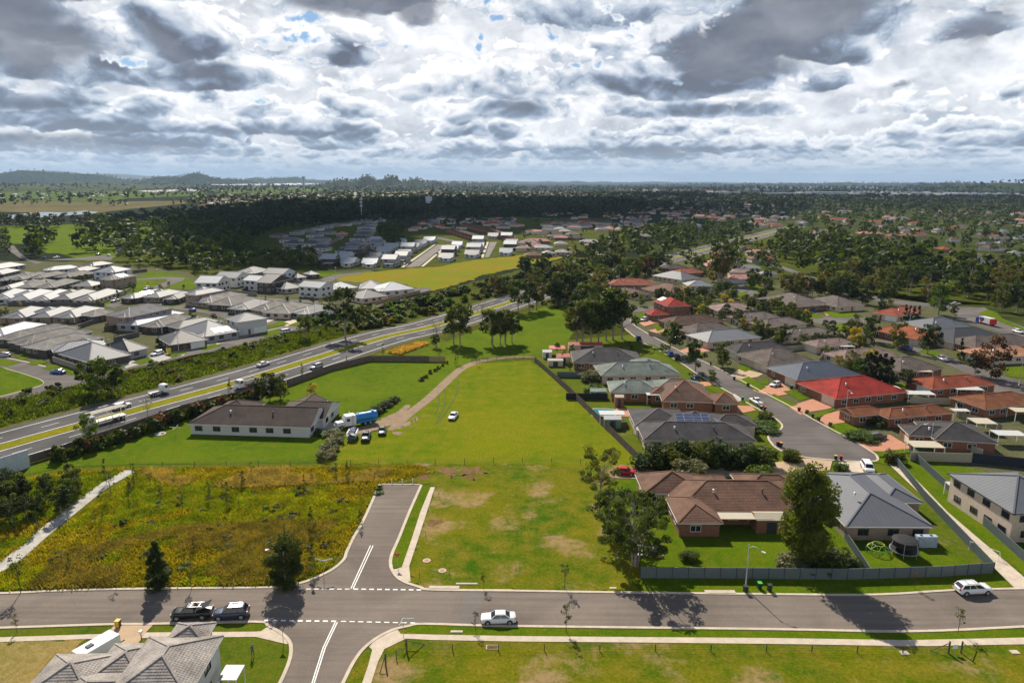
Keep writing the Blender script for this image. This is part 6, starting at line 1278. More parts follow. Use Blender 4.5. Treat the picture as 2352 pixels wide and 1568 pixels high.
shed('small cream shed with bright red gable roof near the timber fence',1278,836,4.6,4,2.4,WC,RR); shed('white shed at the top corner of the paddock fence',1246,824,3.2,3,2.3,RW,RW,0,'gable'); shed('low cream shed left of the red roofed shed',1258,842,5,2.5,2.0,WC,RCm); shed('small green grey shed beside the dry yard',1356,917,4.4,3.2,2.2,RG,RG); shed('narrow brick shed behind the pool',1412,936,2.4,2.6,2.8,WALL['brick'],RCm,0,'gable')
shed('dark green shed below the pale flat roof',1387,985,4.2,3,2.4,RG,RW); slab('patio_cover','wide pale flat roof beside the swimming pool','patio cover',1377,975,6.2,3.2,0,2.6,RW,0,1)
slab('carport','red carport roof above the black car at the paddock corner','carport',1262,818,5.4,5,0,2.6,RR,0,1); shed('long red roof behind the northernmost house',1306,808,12,4,2.4,WC,RR)
slab('patio_cover','pale patio roof left of the brown roof with orange ridges','patio cover',1485,930,7,4.5,0,2.8,RW,0,1); slab('patio_cover','grey patio roof at the west side of the solar panel house','patio cover',1462,1012,6.2,4.2,0,2.55,mat('patio_grey', (.30,.31,.33), .5),0,1)
slab('pergola','cream ribbed pergola roof between the bays of the brown roofed house','pergola',1645,1224,9.5,3.2,0,2.65,RCm,0,1); sh_ = shed('cream gabled pavilion at the east end of the brown roofed house',1735,1226,5.4,3.6,2.5,WALL['brick'],RCm)
for a in (('carport','cream carport at the end of the cul-de-sac',2096,1052,8.2,5.6,RCm),('patio_cover','white patio roof behind the bright red house',2020,912,7,4,RW),('patio_cover','cream gable patio roof beside the bright red roof',2000,884,6,4,RCm),('patio_cover','long white patio roof between red and orange houses',2084,926,9,5,RW),('patio_cover','white patio roof left of the orange brown house at the edge',2196,915,9,6,RW),('patio_cover','white narrow awning below the orange brown house',2188,966,5,3,RW),('gazebo','cream square gazebo right of the brown orange roof',2240,996,6,6,RCm),('patio_cover','white patio roof behind the carport house',2290,1024,8,5,RW),('patio_cover','cream patio roof at the right edge',2330,968,8,5,RCm),
   ('patio_cover','small white patio roof behind the rust orange house',2104,872,6,4,RCm),('patio_cover','cream striped patio roof behind the slate blue house',1862,868,6,4,RCm),('patio_cover','white patio roof in the second row near the dusty pink house',1930,812,6,4,RW),('patio_cover','white shade roof beside the two storey house at the right edge',2185,1150,5.5,4.2,RW)):
    slab(a[0], a[1], {'carport':'carport','gazebo':'gazebo'}.get(a[0],'patio cover'), a[2], a[3], a[4]*.8, a[5]*.72, 0, 2.6, a[6], R(-4), 1)
sl = slab('awning','ribbed white awning at the east side of the lower left house','awning',503,1606,2.2,2.6,0,2.6,RW,0,1)
# posts, chairs and hose of the yards
for i, (x, y, lb) in enumerate(((1955,1240,'timber posts and clutter under the roof edge of the metal roofed house'),)):
    o = thing('outdoor_setting', lb, 'outdoor furniture', ground_at(x, y)); m = MB(); m.box(-.7,-.4,.70,.7,.4,.76); m.obj('table_top', TIMN, o)
    for sx in (-1,1):
        for sy in (-1,1): m = MB(); m.box(sx*.6-.04,sy*.32-.04,0,sx*.6+.04,sy*.32+.04,.70); m.obj('leg', WOODP, o)
o = thing('bird_bath', 'small pale bird bath on the lawn left of the garden rocks', 'bird bath', ground_at(1803,1283)); m = MB(); m.cyl((0,0,0),.09,.6,8); m.obj('stem', CONC, o); m = MB(); m.cyl((0,0,.6),.38,.12,14); m.obj('basin', CONC, o)
for i, (x, y, s) in enumerate([(1788,1300,.5),(1796,1304,.35),(1806,1298,.45),(1812,1304,.6),(1826,1306,.4),(1838,1309,.5),(1852,1311,.4),(1868,1312,.45)]):
    rr2 = random.Random(i); m = MB(); n = 7; rg_ = [[(s*math.sin(t)*math.cos(a)*rr2.uniform(.8,1.2), s*math.sin(t)*math.sin(a)*rr2.uniform(.8,1.2), s*.7*math.cos(t)) for a in [6.283*k/n for k in range(n)]] for t in (.3, .9, 1.5)]
    m.face(rg_[0])
    for q0, q1 in zip(rg_, rg_[1:]):
        for k in range(n): m.face((q0[k], q1[k], q1[(k+1)%n], q0[(k+1)%n]))
    obj('garden_rock', m.mesh('garden_rock', SOIL if i % 3 == 0 else CONCG), None, ground_at(x, y), None, None, f"{ordinal(i)} garden rock from the left at the foot of the tall dense tree", 'rock', 'garden rocks')
# pool
o = thing('swimming_pool', 'small turquoise swimming pool behind the timber fence', 'pool', ground_at(1386,948)); PW = mat('pool_water', (.02,.22,.27), .05, var=.15, scale=1, spec=.8)
m = MB(); cp = [(-3.2,-3),(2.2,-3),(3.6,-1.6),(3.9,.6),(3.0,2.4),(1.6,3),(-2.2,3),(-3.0,2)]; m.face([(x*1.0,y,.16) for x, y in cp]); m.obj('water', PW, o); m = MB(); m.box(3.6,-3.2,0.02,6.4,3.4,.18); m.obj('paving', BRICKP, o); m = MB()
for (a, b), (c, d) in zip(cp, cp[1:]+cp[:1]): m.bar((a,b,.15),(c,d,.15),.35,.12)
m.obj('coping', CONC, o)
# trampoline
o = thing('trampoline', 'round trampoline with black net and cover', 'trampoline', ground_at(2075,1272)); m = MB(); N_ = 16
for k in range(N_):
    a, b = 2*math.pi*k/N_, 2*math.pi*(k+1)/N_; m.bar((2.1*math.cos(a),2.1*math.sin(a),.85),(2.1*math.cos(b),2.1*math.sin(b),.85),.16,.1)
m.obj('ring', mat('tramp_grey', (.25,.26,.28), .5), o); m = MB(); m.face([(1.95*math.cos(2*math.pi*k/N_),1.95*math.sin(2*math.pi*k/N_),.87) for k in range(N_)]); m.obj('mat', BLKP, o); m = MB()
for k in range(6):
    a = 2*math.pi*k/6; m.tube([(2.1*math.cos(a),2.1*math.sin(a),0),(2.15*math.cos(a),2.15*math.sin(a),1.6),(1.9*math.cos(a),1.9*math.sin(a),2.6)],.04,5)
m.obj('pole', STEEL, o); m = MB(); rr_ = [(1.95, 2.55), (1.2, 2.7), (.05, 2.75)]
for (r0, z0), (r1, z1) in zip(rr_, rr_[1:]):
    for k in range(N_):
        a, b = 2*math.pi*k/N_, 2*math.pi*(k+1)/N_; w = .1*math.sin(k*2.6)
        m.face([(r0*math.cos(a),r0*math.sin(a),z0+w*0),(r0*math.cos(b),r0*math.sin(b),z0),(r1*math.cos(b),r1*math.sin(b),z1),(r1*math.cos(a),r1*math.sin(a),z1)])
for k in range(N_):
    a, b = 2*math.pi*k/N_, 2*math.pi*(k+1)/N_; m.face([(1.95*math.cos(a),1.95*math.sin(a),1.7),(1.95*math.cos(b),1.95*math.sin(b),1.7),(1.95*math.cos(b),1.95*math.sin(b),2.55),(1.95*math.cos(a),1.95*math.sin(a),2.55)])
m.obj('cover', mat('net_black', (.012,.012,.013), .7), o)
# climbing dome
o = thing('climbing_dome', 'green and yellow metal climbing dome on the lawn', 'climbing frame', ground_at(2015,1268)); g_ = [[(1.9*math.cos(a)*math.cos(e),1.9*math.sin(a)*math.cos(e),1.7*math.sin(e)) for a in [2*math.pi*(k+.5*(j%2))/8 for k in range(8)]] for j, e in enumerate((0,R(32),R(62)))]
ma, mb2 = MB(), MB()
for j in range(3):
    for k in range(8):
        ma.bar(g_[j][k], g_[j][(k+1)%8], .06) if j else None
        if j < 2: mb2.bar(g_[j][k], g_[j+1][k], .06); mb2.bar(g_[j][(k+1)%8 if j%2==0 else k], g_[j+1][k if j%2==0 else (k+1)%8], .06)
ma.obj('rail', mat('dome_yellow', (.55,.50,.06), .5), o); mb2.obj('brace', mat('dome_green', (.16,.45,.12), .5), o)
o = thing('water_tank', 'pale blue grey slim water tank against the house wall', 'water tank', ground_at(2105,1258)); m = MB(); m.box(0,0,0,3.3,.9,2.0); m.obj('tank', mat('tank_pale', (.33,.38,.45), .6), o); m = MB(); m.cyl((.8,.45,2.0),.22,.08,12); m.cyl((2.4,.45,2.0),.22,.08,12); m.obj('lid', BLKP, o)
o = thing('goal_frame', 'white pipe soccer goal beside the steel fence', 'goal', ground_at(2225,1262), R(-52)); m = MB(); m.tube([(0,0,0),(0,0,1.5),(4.2,0,1.5),(4.2,0,0)], .05, 6); m.tube([(0,0,1.5),(0,1.2,0)], .04, 5); m.tube([(4.2,0,1.5),(4.2,1.2,0)], .04, 5); m.obj('frame', WHT, o)
for px, py, lb in ((1504,1259,'upper wooden planter bed full of leaves'),(1506,1276,'lower wooden planter bed full of leaves')):
    o = thing('planter_bed', lb, 'planter', ground_at(px, py)); m = MB(); m.box(-1.1,-.7,0,1.1,-.62,.45); m.box(-1.1,.62,0,1.1,.7,.45); m.box(-1.1,-.62,0,-1.02,.62,.45); m.box(1.02,-.62,0,1.1,.62,.45); m.obj('frame', TIMN, o); m = MB(); m.box(-1.02,-.62,0,1.02,.62,.35); m.obj('soil', SOIL, o)
    c = obj('foliage', BUSH['near'][3], o, (0,0,.25)); c.scale = (.85,.55,.28)
o = thing('sheet_stack', 'stack of weathered metal sheets on the lawn', 'sheet stack', ground_at(1480,1270)); pm_ = MB(); pm_.box(-.11,-1.6,0,.11,1.6,.03); pm_ = pm_.mesh('sheet', mat('zinc_sheet', (.42,.43,.42), .55, var=.2))
for i in range(12): obj('sheet', pm_, o, (-1.5+i*.27, rnd.uniform(-.35,.35), .42+.05*(i%3)), R(rnd.uniform(-4,4)))
m = MB(); m.box(-1.6,-1.0,0,1.6,-.8,.4); m.box(-1.6,.8,0,1.6,1.0,.4); m.obj('bearer', TIMN, o)
# corner stays of the lower wire fence
def stay(px, py, ends, label):
    o = thing('strainer_post', label, 'fence post', ground_at(px, py)); m = MB(); m.cyl((0,0,0),.11,1.75,8); m.obj('post', WOODP, o); p = ground_at(px, py)
    for e in ends: q = ground_at(*e)-p; m = MB(); m.bar((0,0,1.5),(q.x,q.y,.05),.08); m.obj('brace', WOODP, o)
stay(934,1494,[(976,1480)],'timber strainer post with a diagonal stay beside the footpath corner'); stay(886,1528,[(872,1548)],'timber strainer post leaning stay left of the footpath corner'); stay(2178,1500,[(2136,1494)],'left strainer post of the small gate at the lower right'); stay(2207,1500,[(2244,1496)],'right strainer post of the small gate at the lower right')
fence([(886,1528),(934,1494)],1.1,WOODP,'short sagging rail gate between the two strainer posts','gate',style='wire',name='gate',panel=2); fence([(934,1494),(1250,1494),(1760,1496),(2178,1502)],.95,mat('star_post',(.05,.045,.04),.9),'thin wire fence along the lower footpath',style='wire',panel=6.5)
o = thing('notice_board', 'small white notice on the lower right gate', 'sign', ground_at(2192,1500)); m = MB(); m.box(-.3,-.03,.7,.3,0,1.3); m.obj('board', WHT, o); m = MB(); m.cyl((0,.03,0),.03,1.3,6); m.obj('post', STEEL, o)
for i, (x, y, w, d, lb, mm) in enumerate([(1131,1487,1.6,.9,'rectangular rusty service pit lid on the lower lawn',SOIL),(1049,1451,1.6,.4,'white concrete slab on the grass strip',CONC),(2077,1500,1.0,.7,'square service pit lid at the lower right',CONCG),(2330,1498,1.0,.7,'pale service pit lid near the right edge',CONC),(1072,1341,3.2,.35,'long white concrete strip on the upper verge',CONC),(1408,1351,1.0,.4,'small white slab below the fence corner',CONC)]):
    o = thing('pit_lid', lb, 'pit lid', ground_at(x, y)+Vector((0,0,.05))); m = MB(); m.box(-w/2,-d/2,0,w/2,d/2,.1); m.obj('frame', CONC, o); m = MB(); m.box(-w/2+.12,-d/2+.1,.1,w/2-.12,d/2-.1,.112); m.obj('lid', mm, o)
for x, y, lb in ((980,1288,'round pink manhole slab with a marker stake'),(1016,1311,'round manhole lid on the patchy grass')):
    o = thing('manhole', lb, 'manhole', ground_at(x, y)+Vector((0,0,.04))); m = MB(); m.cyl((0,0,0),.62,.1,20); m.obj('collar', CONC, o); m = MB(); m.cyl((0,0,.1),.38,.02,16); m.obj('lid', BRICKP, o)
for i, (x, y, lb) in enumerate([(978,1235,'lone dark marker stake beside the footpath stub'),(1032,1320,'marker stake next to the round manhole lid'),(1075,1318,'marker stake right of the manhole lid'),(1185,1315,'marker stake near the dry patch'),(964,1510-180,'short marker stake near the kerb'),(1008,1142,'marker stake above the footpath stub')]):
    o = thing('marker_stake', lb, 'stake', ground_at(x, y), 0, 'marker stakes'); m = MB(); m.box(-.03,-.03,0,.03,.03,1.3); m.obj('stake', WOODP, o)
for x, y, lb in ((1094,0,''),): pass
for i, x in enumerate((900,924,948)):
    o = thing('road_end_post', ('left','middle','right')[i]+' white post at the end of the side street', 'post', ground_at(x, 1110), 0, 'white posts at the road end'); m = MB(); m.box(-.06,-.06,0,.06,.06,1.0); m.obj('post', WHT, o)
# drains
for (x, y, lb) in ((1270,0,''),): pass
for x, y, rz, lb in ((1010+10,1353,0,'dark kerb drain opening on the far side of the foreground road'),(1655,1363,0,'dark kerb drain opening near the big tree shadow'),(2235,1352,0,'dark kerb drain behind the white wagon')):
    o = thing('kerb_drain', lb, 'drain', ground_at(x, y), rz, 'kerb drains'); m = MB(); m.box(-2.2,-.05,.155,2.2,.7,.19); m.obj('lintel', CONC, o); m = MB(); m.box(-1.8,-.12,.02,1.8,-.06,.15); m.obj('opening', BLKP, o); m = MB(); m.box(-.6,-.6,.03,.6,-.1,.06); m.obj('grate', STEEL, o)
for x, y, lb in ((1062,1452-0,''),): pass
# clothes hoist, septic ring, air conditioner by the bungalow
o = thing('clothes_hoist', 'small metal clothes hoist on the lawn left of the white bungalow', 'clothes line', ground_at(405,1000)); m = MB(); m.cyl((0,0,0),.05,2.0,6); m.obj('pole', STEEL, o); m = MB()
for a in range(4): m.bar((0,0,1.95),(1.4*math.cos(a*1.571),1.4*math.sin(a*1.571),2.1),.04)
m.obj('arm', STEEL, o)
o = thing('septic_lid', 'round concrete septic lid near the highway hedge', 'septic lid', ground_at(368,997)+Vector((0,0,.05))); m = MB(); m.cyl((0,0,0),1.3,.12,20); m.obj('ring', CONCG, o); m = MB(); m.cyl((.5,.2,.12),.3,.25,12); m.obj('cap', CONC, o)
o = thing('air_conditioner', 'white air conditioner unit standing by the bungalow wall', 'air conditioner', ground_at(664,1000)); m = MB(); m.box(-.5,-.3,0,.5,.1,1.5); m.obj('case', WHT, o); m = MB(); m.cyl((0,-.33,.4),.3,.03,16,0,'y'); m.cyl((0,-.33,1.1),.3,.03,16,0,'y'); m.obj('fan_grille', BLKP, o)
# cargo trailer on the lower left drive
o = thing('box_trailer', 'plain white enclosed trailer parked on the lower left driveway', 'trailer', ground_at(226,1512), R(62)); m = MB(); m.box(-2.4,-1.05,.4,2.4,1.05,2.3); m.obj('box', PT['white'], o); m = MB(); m.bar((2.4,0,.45),(3.5,0,.45),.12); m.obj('drawbar', BLKP, o); m = MB(); m.box(-1.2,-.3,2.3,-.4,.3,2.42); m.obj('roof_hatch', DKT, o)
for sy in (-1,1): w = obj('wheel', WH[0], o, (-.2, sy*1.0, .33)); obj('rim', WH[1], w)
# letter box, satellite antenna
o = thing('letter_box', 'small pale letter box on a post by the lower left driveway', 'letter box', ground_at(325,1468)); m = MB(); m.box(-.04,-.04,0,.04,.04,1.0); m.obj('post', DKT, o); m = MB(); m.box(-.14,-.2,1.0,.14,.2,1.3); m.obj('box', ALU, o)
# person in the lower left garden
def person(px, py, rz, label):
    o = thing('person', label, 'person', ground_at(px, py)+Vector((0,0,.05)), rz)
    V = [(0,0,.95),(0,0,1.15),(0,0,1.38),(0,.01,1.50),(0,.02,1.56),(-.1,0,.92),(-.11,.03,.5),(-.11,-.02,.08),(-.11,.12,.04),(.1,0,.92),(.12,.0,.5),(.13,-.03,.08),(.13,.11,.04),(-.18,0,1.42),(-.26,.05,1.16),(-.20,.26,1.05),(.18,0,1.42),(.30,.10,1.22),(.34,.36,1.30)]
    E_ = [(0,1),(1,2),(2,3),(3,4),(0,5),(5,6),(6,7),(7,8),(0,9),(9,10),(10,11),(11,12),(2,13),(13,14),(14,15),(2,16),(16,17),(17,18)]
    rad = [.13,.12,.14,.06,.055,.095,.07,.045,.035,.095,.07,.045,.035,.06,.045,.03,.06,.045,.03]
    me = bpy.data.meshes.new('body'); me.from_pydata(V, E_, []); bo = obj('body', me, o); me.materials.append(mat('clothes_grey', (.10,.11,.12), .9)); sk = bo.modifiers.new('s', 'SKIN'); 
    for i, v in enumerate(me.skin_vertices[0].data if me.skin_vertices else []): pass
    if not me.skin_vertices: me.attributes
    for i, r_ in enumerate(rad):
        if me.skin_vertices: me.skin_vertices[0].data[i].radius = (r_, r_*.8)
    if me.skin_vertices: me.skin_vertices[0].data[0].use_root = True
    bo.modifiers.new('u', 'SUBSURF').levels = 1
    m = MB(); n = 8
    for i in range(5):
        t0, t1 = math.pi*i/5, math.pi*(i+1)/5
        for k in range(n):
            a, b = 2*math.pi*k/n, 2*math.pi*(k+1)/n; m.face([(.085*math.sin(t0)*math.cos(a),.1*math.sin(t0)*math.sin(a),1.66+.12*math.cos(t0)),(.085*math.sin(t0)*math.cos(b),.1*math.sin(t0)*math.sin(b),1.66+.12*math.cos(t0)),(.085*math.sin(t1)*math.cos(b),.1*math.sin(t1)*math.sin(b),1.66+.12*math.cos(t1)),(.085*math.sin(t1)*math.cos(a),.1*math.sin(t1)*math.sin(a),1.66+.12*math.cos(t1))])
    m.obj('head', mat('skin', (.42,.24,.16), .6), o, True)
    m = MB(); m.box(-.09,-.1,1.68,.09,.03,1.80); m.obj('hair', BLKP, o); return o
person(581,1508,R(20),'person in grey clothes standing on the lower left lawn')
# ================================================================ trees and shrubs one can point at
tree(1372,1174,12.2,'gum_near',0,'slender gum tree left of the red hatchback drive',rz=.6,name='gum_tree')
tree(1458,1300,12.6,'multi_near',0,'broad many stemmed gum tree in front of the brown roofed house',rz=1.0,wide=1.05,name='gum_tree')
tree(1846,1296,17.0,'dense_near',0,'tall dense tree between the brown roof and the metal roof',rz=2.0,wide=.90,name='dense_tree')
tree(1395,1245,9.5,'small_near',1,'lower leafy tree at the left of the many stemmed gum',rz=.5,wide=1.1); tree(1432,1230,9.0,'small_near',0,'pale round tree behind the many stemmed gum',rz=2.5,wide=1.1)
for x, y, r, h, i, lb in ((1885,1300,3.2,3.4,0,'dark shrub mass right of the tall dense tree'),(1925,1300,2.8,3.2,1,'rounded shrub near the corner of the long fence'),(1820,1300,2.4,2.2,2,'greyish shrub at the left foot of the tall dense tree'),(1860,1308,2.6,2.2,1,'low dark shrub under the tall dense tree'),(1583,1285,1.4,1.8,0,'single round shrub on the lawn behind the long fence'),(1580,1096,3.3,4.8,2,'silver grey bush beside the gravel drive'),
    (1498,1072,3.6,5.4,1,'first hedge tree from the left below the solar house'),(1532,1072,3.4,5.6,0,'second hedge tree from the left below the solar house'),(1566,1068,3.4,6.0,1,'third hedge tree from the left below the solar house'),(1602,1068,3.5,6.0,0,'fourth hedge tree from the left below the solar house'),(1640,1068,3.5,6.2,1,'fifth hedge tree from the left below the solar house'),(1680,1068,3.2,5.2,0,'sixth hedge tree from the left below the solar house'),(1712,1072,3.2,5.4,1,'seventh hedge tree from the left below the solar house'),(1744,1070,3.2,5.6,0,'rightmost hedge tree below the solar house'),
    (1745,1100,2.6,3.2,3,'green bush behind the brown roofed house'),(1818,1058,2.0,3.2,0,'round dark bush inside the cul-de-sac bulb lawn'),(2053,1062,2.0,3.2,0,'dark bush beside the small timber gate'),(1932,1080,1.4,1.8,3,'bright green bush beside the concrete driveway'),(750,1050,2.0,2.4,2,'lowest silver shrub in the diagonal row by the bungalow'),(755,1035,2.0,2.4,2,'second silver shrub of the diagonal row by the bungalow'),(765,1018,2.0,2.2,2,'third silver shrub of the diagonal row by the bungalow'),(772,1003,2.0,2.2,2,'uppermost silver shrub of the diagonal row by the bungalow'),
    (1980,1008,3.4,2.2,3,'clipped hedge beside the dark grey wagon'),(2010,975,2.8,2.4,1,'shrubs below the brown orange roof'),(1745,985,4.0,2.0,3,'clipped hedge right of the solar panel house'),(1760,965,2.0,3.0,0,'round dark topiary beside the cul-de-sac bend'),(1365,905,2.6,3.6,3,'round green bush in the dry yard'),(1362,905-30,3.2,4.0,2,'pale leafy bush beside the paddock fence')):
    bush(x, y, r, h, 'near', i, lb)
for i, (x, y) in enumerate([(846,962),(860,951),(873,943),(887,934),(899,926),(908,920)]): bush(x, y, 1.9-.12*i, 2.6-.2*i, 'near', 1, f"{ordinal(i)} dark shrub from the truck in the row along the upper track", 'shrubs along the track')
for i, (x, y) in enumerate([(969,875),(978,867),(990,858),(999,853),(1008,847),(1017,841),(1026,836)]): bush(x, y, 1.0-.09*i, 1.5, 'mid', i % 2, f"{ordinal(i)} small upright shrub from the left in the planted line below the timber fence", 'young shrubs along the track')
for i, (x, y, w) in enumerate([(598,992,2.6),(712,990,2.0),(735,972,1.8)][1:]): bush(x, y, w, 1.3, 'near', 3, ('clipped hedge corner beside the bungalow porch', 'low hedge between the bungalow and the truck')[i])
bush(752,998,2.4,1.2,'near',3,'low hedge in front of the parked truck')
# wild field saplings and verge trees
for i, (x, y, h, k, j, lb) in enumerate([(365,1352,7.6,'dense_near',1,'dense dark conifer like tree on the left kerb of the wild field'),(655,1346,8.0,'dense_near',2,'dark bushy tree around the junction lamp'),(720,1316,5.0,'wispy',0,'thin young tree right of the junction lamp'),(268,1352,3.0,'sapling',0,'tiny sapling at the kerb left of the dark conifer like tree'),(440,1353,3.4,'sapling',1,'thin sapling at the kerb right of the dark conifer like tree'),(48,1362,6.2,'sapling',1,'open leafy young tree at the left kerb'),
    (798,1098,3.8,'wispy',1,'small cone shaped tree above the side street end'),(525,1164,5.0,'wispy',0,'young tree at the centre of the wild field'),(481,1154,4.2,'wispy',0,'young tree left of the centre of the wild field'),(420,1172,4.6,'sapling',0,'thin young tree in the pale dry part of the wild field'),(716,1225,5.0,'wispy',1,'slender tree in the lower right of the wild field'),(577,1092,3.4,'sapling',0,'thin sapling below the wire fence'),(346,1120,3.4,'sapling',1,'sapling near the head of the concrete path'),(370,1150,4.0,'sapling',0,'wispy sapling right of the concrete path head'),
    (255,1140,5.6,'sapling',1,'leafy tree overhanging the concrete path top'),(245,1112,5.4,'wispy',0,'dense young tree at the upper bend of the concrete path'),(827,1210,3.4,'wispy',1,'little tree on the kerb of the side street'),
    (1110,1352,3.2,'sapling',0,'small sparse tree on the verge above the white sedan'),(1297,1351,4.4,'sapling',1,'leafy young street tree on the far verge right of centre'),(1300,1449,4.6,'sapling',0,'young street tree on the near verge right of centre'),(1092,1448,3.0,'sapling',2,'short round street tree in front of the white sedan'),(2101,1352,2.8,'sapling',2,'reddish young street tree below the right part of the long fence'),(2200,1454,4.0,'sapling',1,'young street tree on the near verge at the right'),(39,1452,2.8,'sapling',0,'small street tree at the lower left edge')]):
    tree(x, y, h, k, j, lb, name='young_tree' if h < 6 else 'tree')
for i in range(26):
    x = 20+rnd.uniform(-20, 190); y = 1110+rnd.uniform(0, 110); 
    if x > 300-(y-1078)*1.35+0: x -= 120
    tree(x, y, rnd.uniform(3.4, 5.6), ('wispy', 'round_mid', 'round_mid')[i % 3], (1, 0, 2)[i % 3], 'young tree in the thicket left of the concrete path', 'thicket left of the concrete path', name='young_tree')
# clumps around the park lawn
for x, y, h, k, j, lb in ((793,776,19.5,'gum_mid',1,'tall solitary gum tree beside the highway scrub'),(1057,792,15,'gum_mid',0,'gum tree at the left of the park lawn'),(1044,790,13,'gum_mid',3,'thin stemmed gum just left of the park lawn gum'),(1003,797,12,'bare',0,'nearly bare tree beside the highway fence'),(1000,798,5,'round_mid',0,'dense bush tree under the bare tree'),(1130,792,13.5,'gum_mid',3,'leftmost gum of the middle park clump'),(1148,792,12.5,'gum_mid',2,'second gum of the middle park clump'),(1163,790,13,'gum_mid',3,'third gum of the middle park clump'),(1176,788,12,'gum_mid',4,'right gum of the middle park clump'),
   (1190,718,15,'gum_mid',0,'gum tree at the upper left of the park lawn'),(1215,715,14,'gum_mid',1,'second gum at the upper left of the park lawn'),(1232,712,13,'gum_mid',2,'third gum at the upper left of the park lawn'),(1108,748,13,'bare',0,'brownish thin tree beside the far carriageway'),(1266,700,13,'gum_mid',4,'gum behind the park lawn beside the highway'),(1290,700,16,'gum_mid',0,'tall gum with visible stems behind the park lawn'),(1310,700,15,'gum_mid',1,'gum at the top of the park lawn'),
   (1325,788,14.5,'gum_mid',2,'leftmost gum of the big right park clump'),(1340,789,16,'gum_mid',3,'second gum of the big right park clump'),(1357,789,16.5,'gum_mid',0,'third gum of the big right park clump'),(1372,786,15.5,'gum_mid',3,'fourth gum of the big right park clump'),(1392,782,19,'gum_mid',1,'tall gum in the middle of the big right park clump'),(1411,780,20,'gum_mid',3,'tallest gum of the big right park clump'),(1428,778,19.5,'gum_mid',4,'right gum of the big right park clump'),(1330,745,15,'gum_mid',1,'gum behind the big park clump'),(1350,735,16,'gum_mid',0,'second gum behind the big park clump'),(1376,690,14,'gum_mid',2,'gum beside the highway behind the dark red roof'),(1355,705,14,'gum_mid',4,'gum above the picnic shelters'),
   (1095,838,4.5,'sapling',1,'small tree in front of the post and rail fence'),(1050,835,6,'sapling',0,'young tree by the paddock gate'),(1046,838,3,'wispy',1,'low bushy sapling by the paddock gate'),
   (1538,812,11.5,'round_mid',0,'round dark street tree by the parked black van'),(1597,854,10.5,'round_mid',0,'round street tree between the blue cars'),(1660,844,8.6,'round_mid',2,'spreading tree on the lawn beside the charcoal roof'),(1634,880,4.2,'round_mid',1,'small flowering tree beside the navy hatchback'),(1657,650,23,'gum_mid',1,'very tall lone gum tree right of the dark red roofs'),(1650,652,18,'gum_mid',2,'lower stem of the very tall lone gum'),(1760,690,12,'gum_mid',3,'spreading gum tree at the curved street lawn'),
   (2275,870,13,'round_mid',4,'large red and green leaved tree beside the peach house'),(2238,862,7,'round_mid',0,'dark rounded tree left of the red leaved one'),(2205,826,7.5,'cone_mid',0,'conical dark tree opposite the peach house'),(2130,814,11,'round_mid',0,'dark round tree near the blue SUV'),(2063,802,10,'round_mid',2,'round green tree on the small street corner'),(2003,784,10,'round_mid',0,'round green tree left of the small street corner'),(1965,767,8,'round_mid',2,'low round tree in the curved bed'),(1818,727,6.5,'round_mid',4,'reddish tree beside the white garage house'),
   (2043,728,8,'round_mid',2,'first round tree left of the dark red roofed house'),(2025,726,7.5,'round_mid',0,'second round tree left of the dark red roofed house'),(2155,724,15,'round_mid',1,'bright green tree with a yellow patch at the big junction'),(2192,728,5,'round_mid',0,'low round shrub at the grey roofed building'),(2335,718,15,'round_mid',0,'large dark tree mass above the garbage truck'),(2300,716,14,'round_mid',2,'dark tree left of the large mass above the garbage truck'),(2370,725,15,'round_mid',0,'dark tree cut by the right edge'),
   (1520,808+0,3.0,'round_mid',1,'small round garden bush tree by the convertible'),(1473,703,6,'round_mid',1,'bright green tree left of the red two storey house'),(1600,712,7,'round_mid',1,'light green tree right of the red two storey house'),(1640,690,7,'round_mid',2,'tree mass beside the pale metal roof'),(1690,745,7,'round_mid',0,'dark tree between the pinkish roof and the grey brown roof'),
   (565,762,6,'round_mid',3,'olive tree behind the white two storey corner house'),(700,780,9,'gum_mid',0,'leafy scrub tree beside the highway, left of the tall solitary gum'),(230,895+15,11,'round_mid',1,'large dark spreading tree on the highway scrub bank'),(205,905,9.5,'round_mid',0,'left half of the large dark spreading tree group on the scrub bank'),(260,905,9,'round_mid',0,'right dark tree of the group on the scrub bank'),(205,1010,6.5,'round_mid',1,'bright green tree overhanging the carrier truck'),(620,920,8,'round_mid',0,'dark tree mass behind the bungalow roof'),(645,917,7,'round_mid',2,'second tree behind the bungalow roof'),(600,925,7,'round_mid',0,'leftmost tree behind the bungalow roof'),
   (714,924,5.5,'round_mid',5,'yellow green garden tree right of the bungalow'),(530,918,6,'wispy',1,'leafy young tree beside the dump truck'),(340,960,7,'bare',0,'bare twiggy tree above the highway hedge'),(695,868,4.5,'wispy',0,'small green tree at the highway fence'),(880,818,4.5,'wispy',0,'bushy young tree at the end of the dry grass bank'),(797,838,3,'wispy',0,'tiny green tree poking over the timber fence')):
    tree(x, y, h, k, j, lb, name='gum_tree' if 'gum' in k else 'tree')
for i, (x, y, h) in enumerate([(1984,880,9),(1993,884,10),(2003,886,10.5),(2014,889,10),(2026,893,10.5),(2040,897,10)]): tree(x, y, h, 'cone_mid', i, f"{ordinal(i)} dark cypress from the left in the row beside the red and rust roofs", 'row of dark cypresses', wide=1.15, name='cypress')
for i, (x, y, h) in enumerate([(2077,742,8),(2087,744,8),(2097,745,8),(2107,744,8)]): tree(x, y, h, 'cone_mid', i, f"{ordinal(i)} small cypress from the left before the dark red roofed house", 'small cypress row', name='cypress')
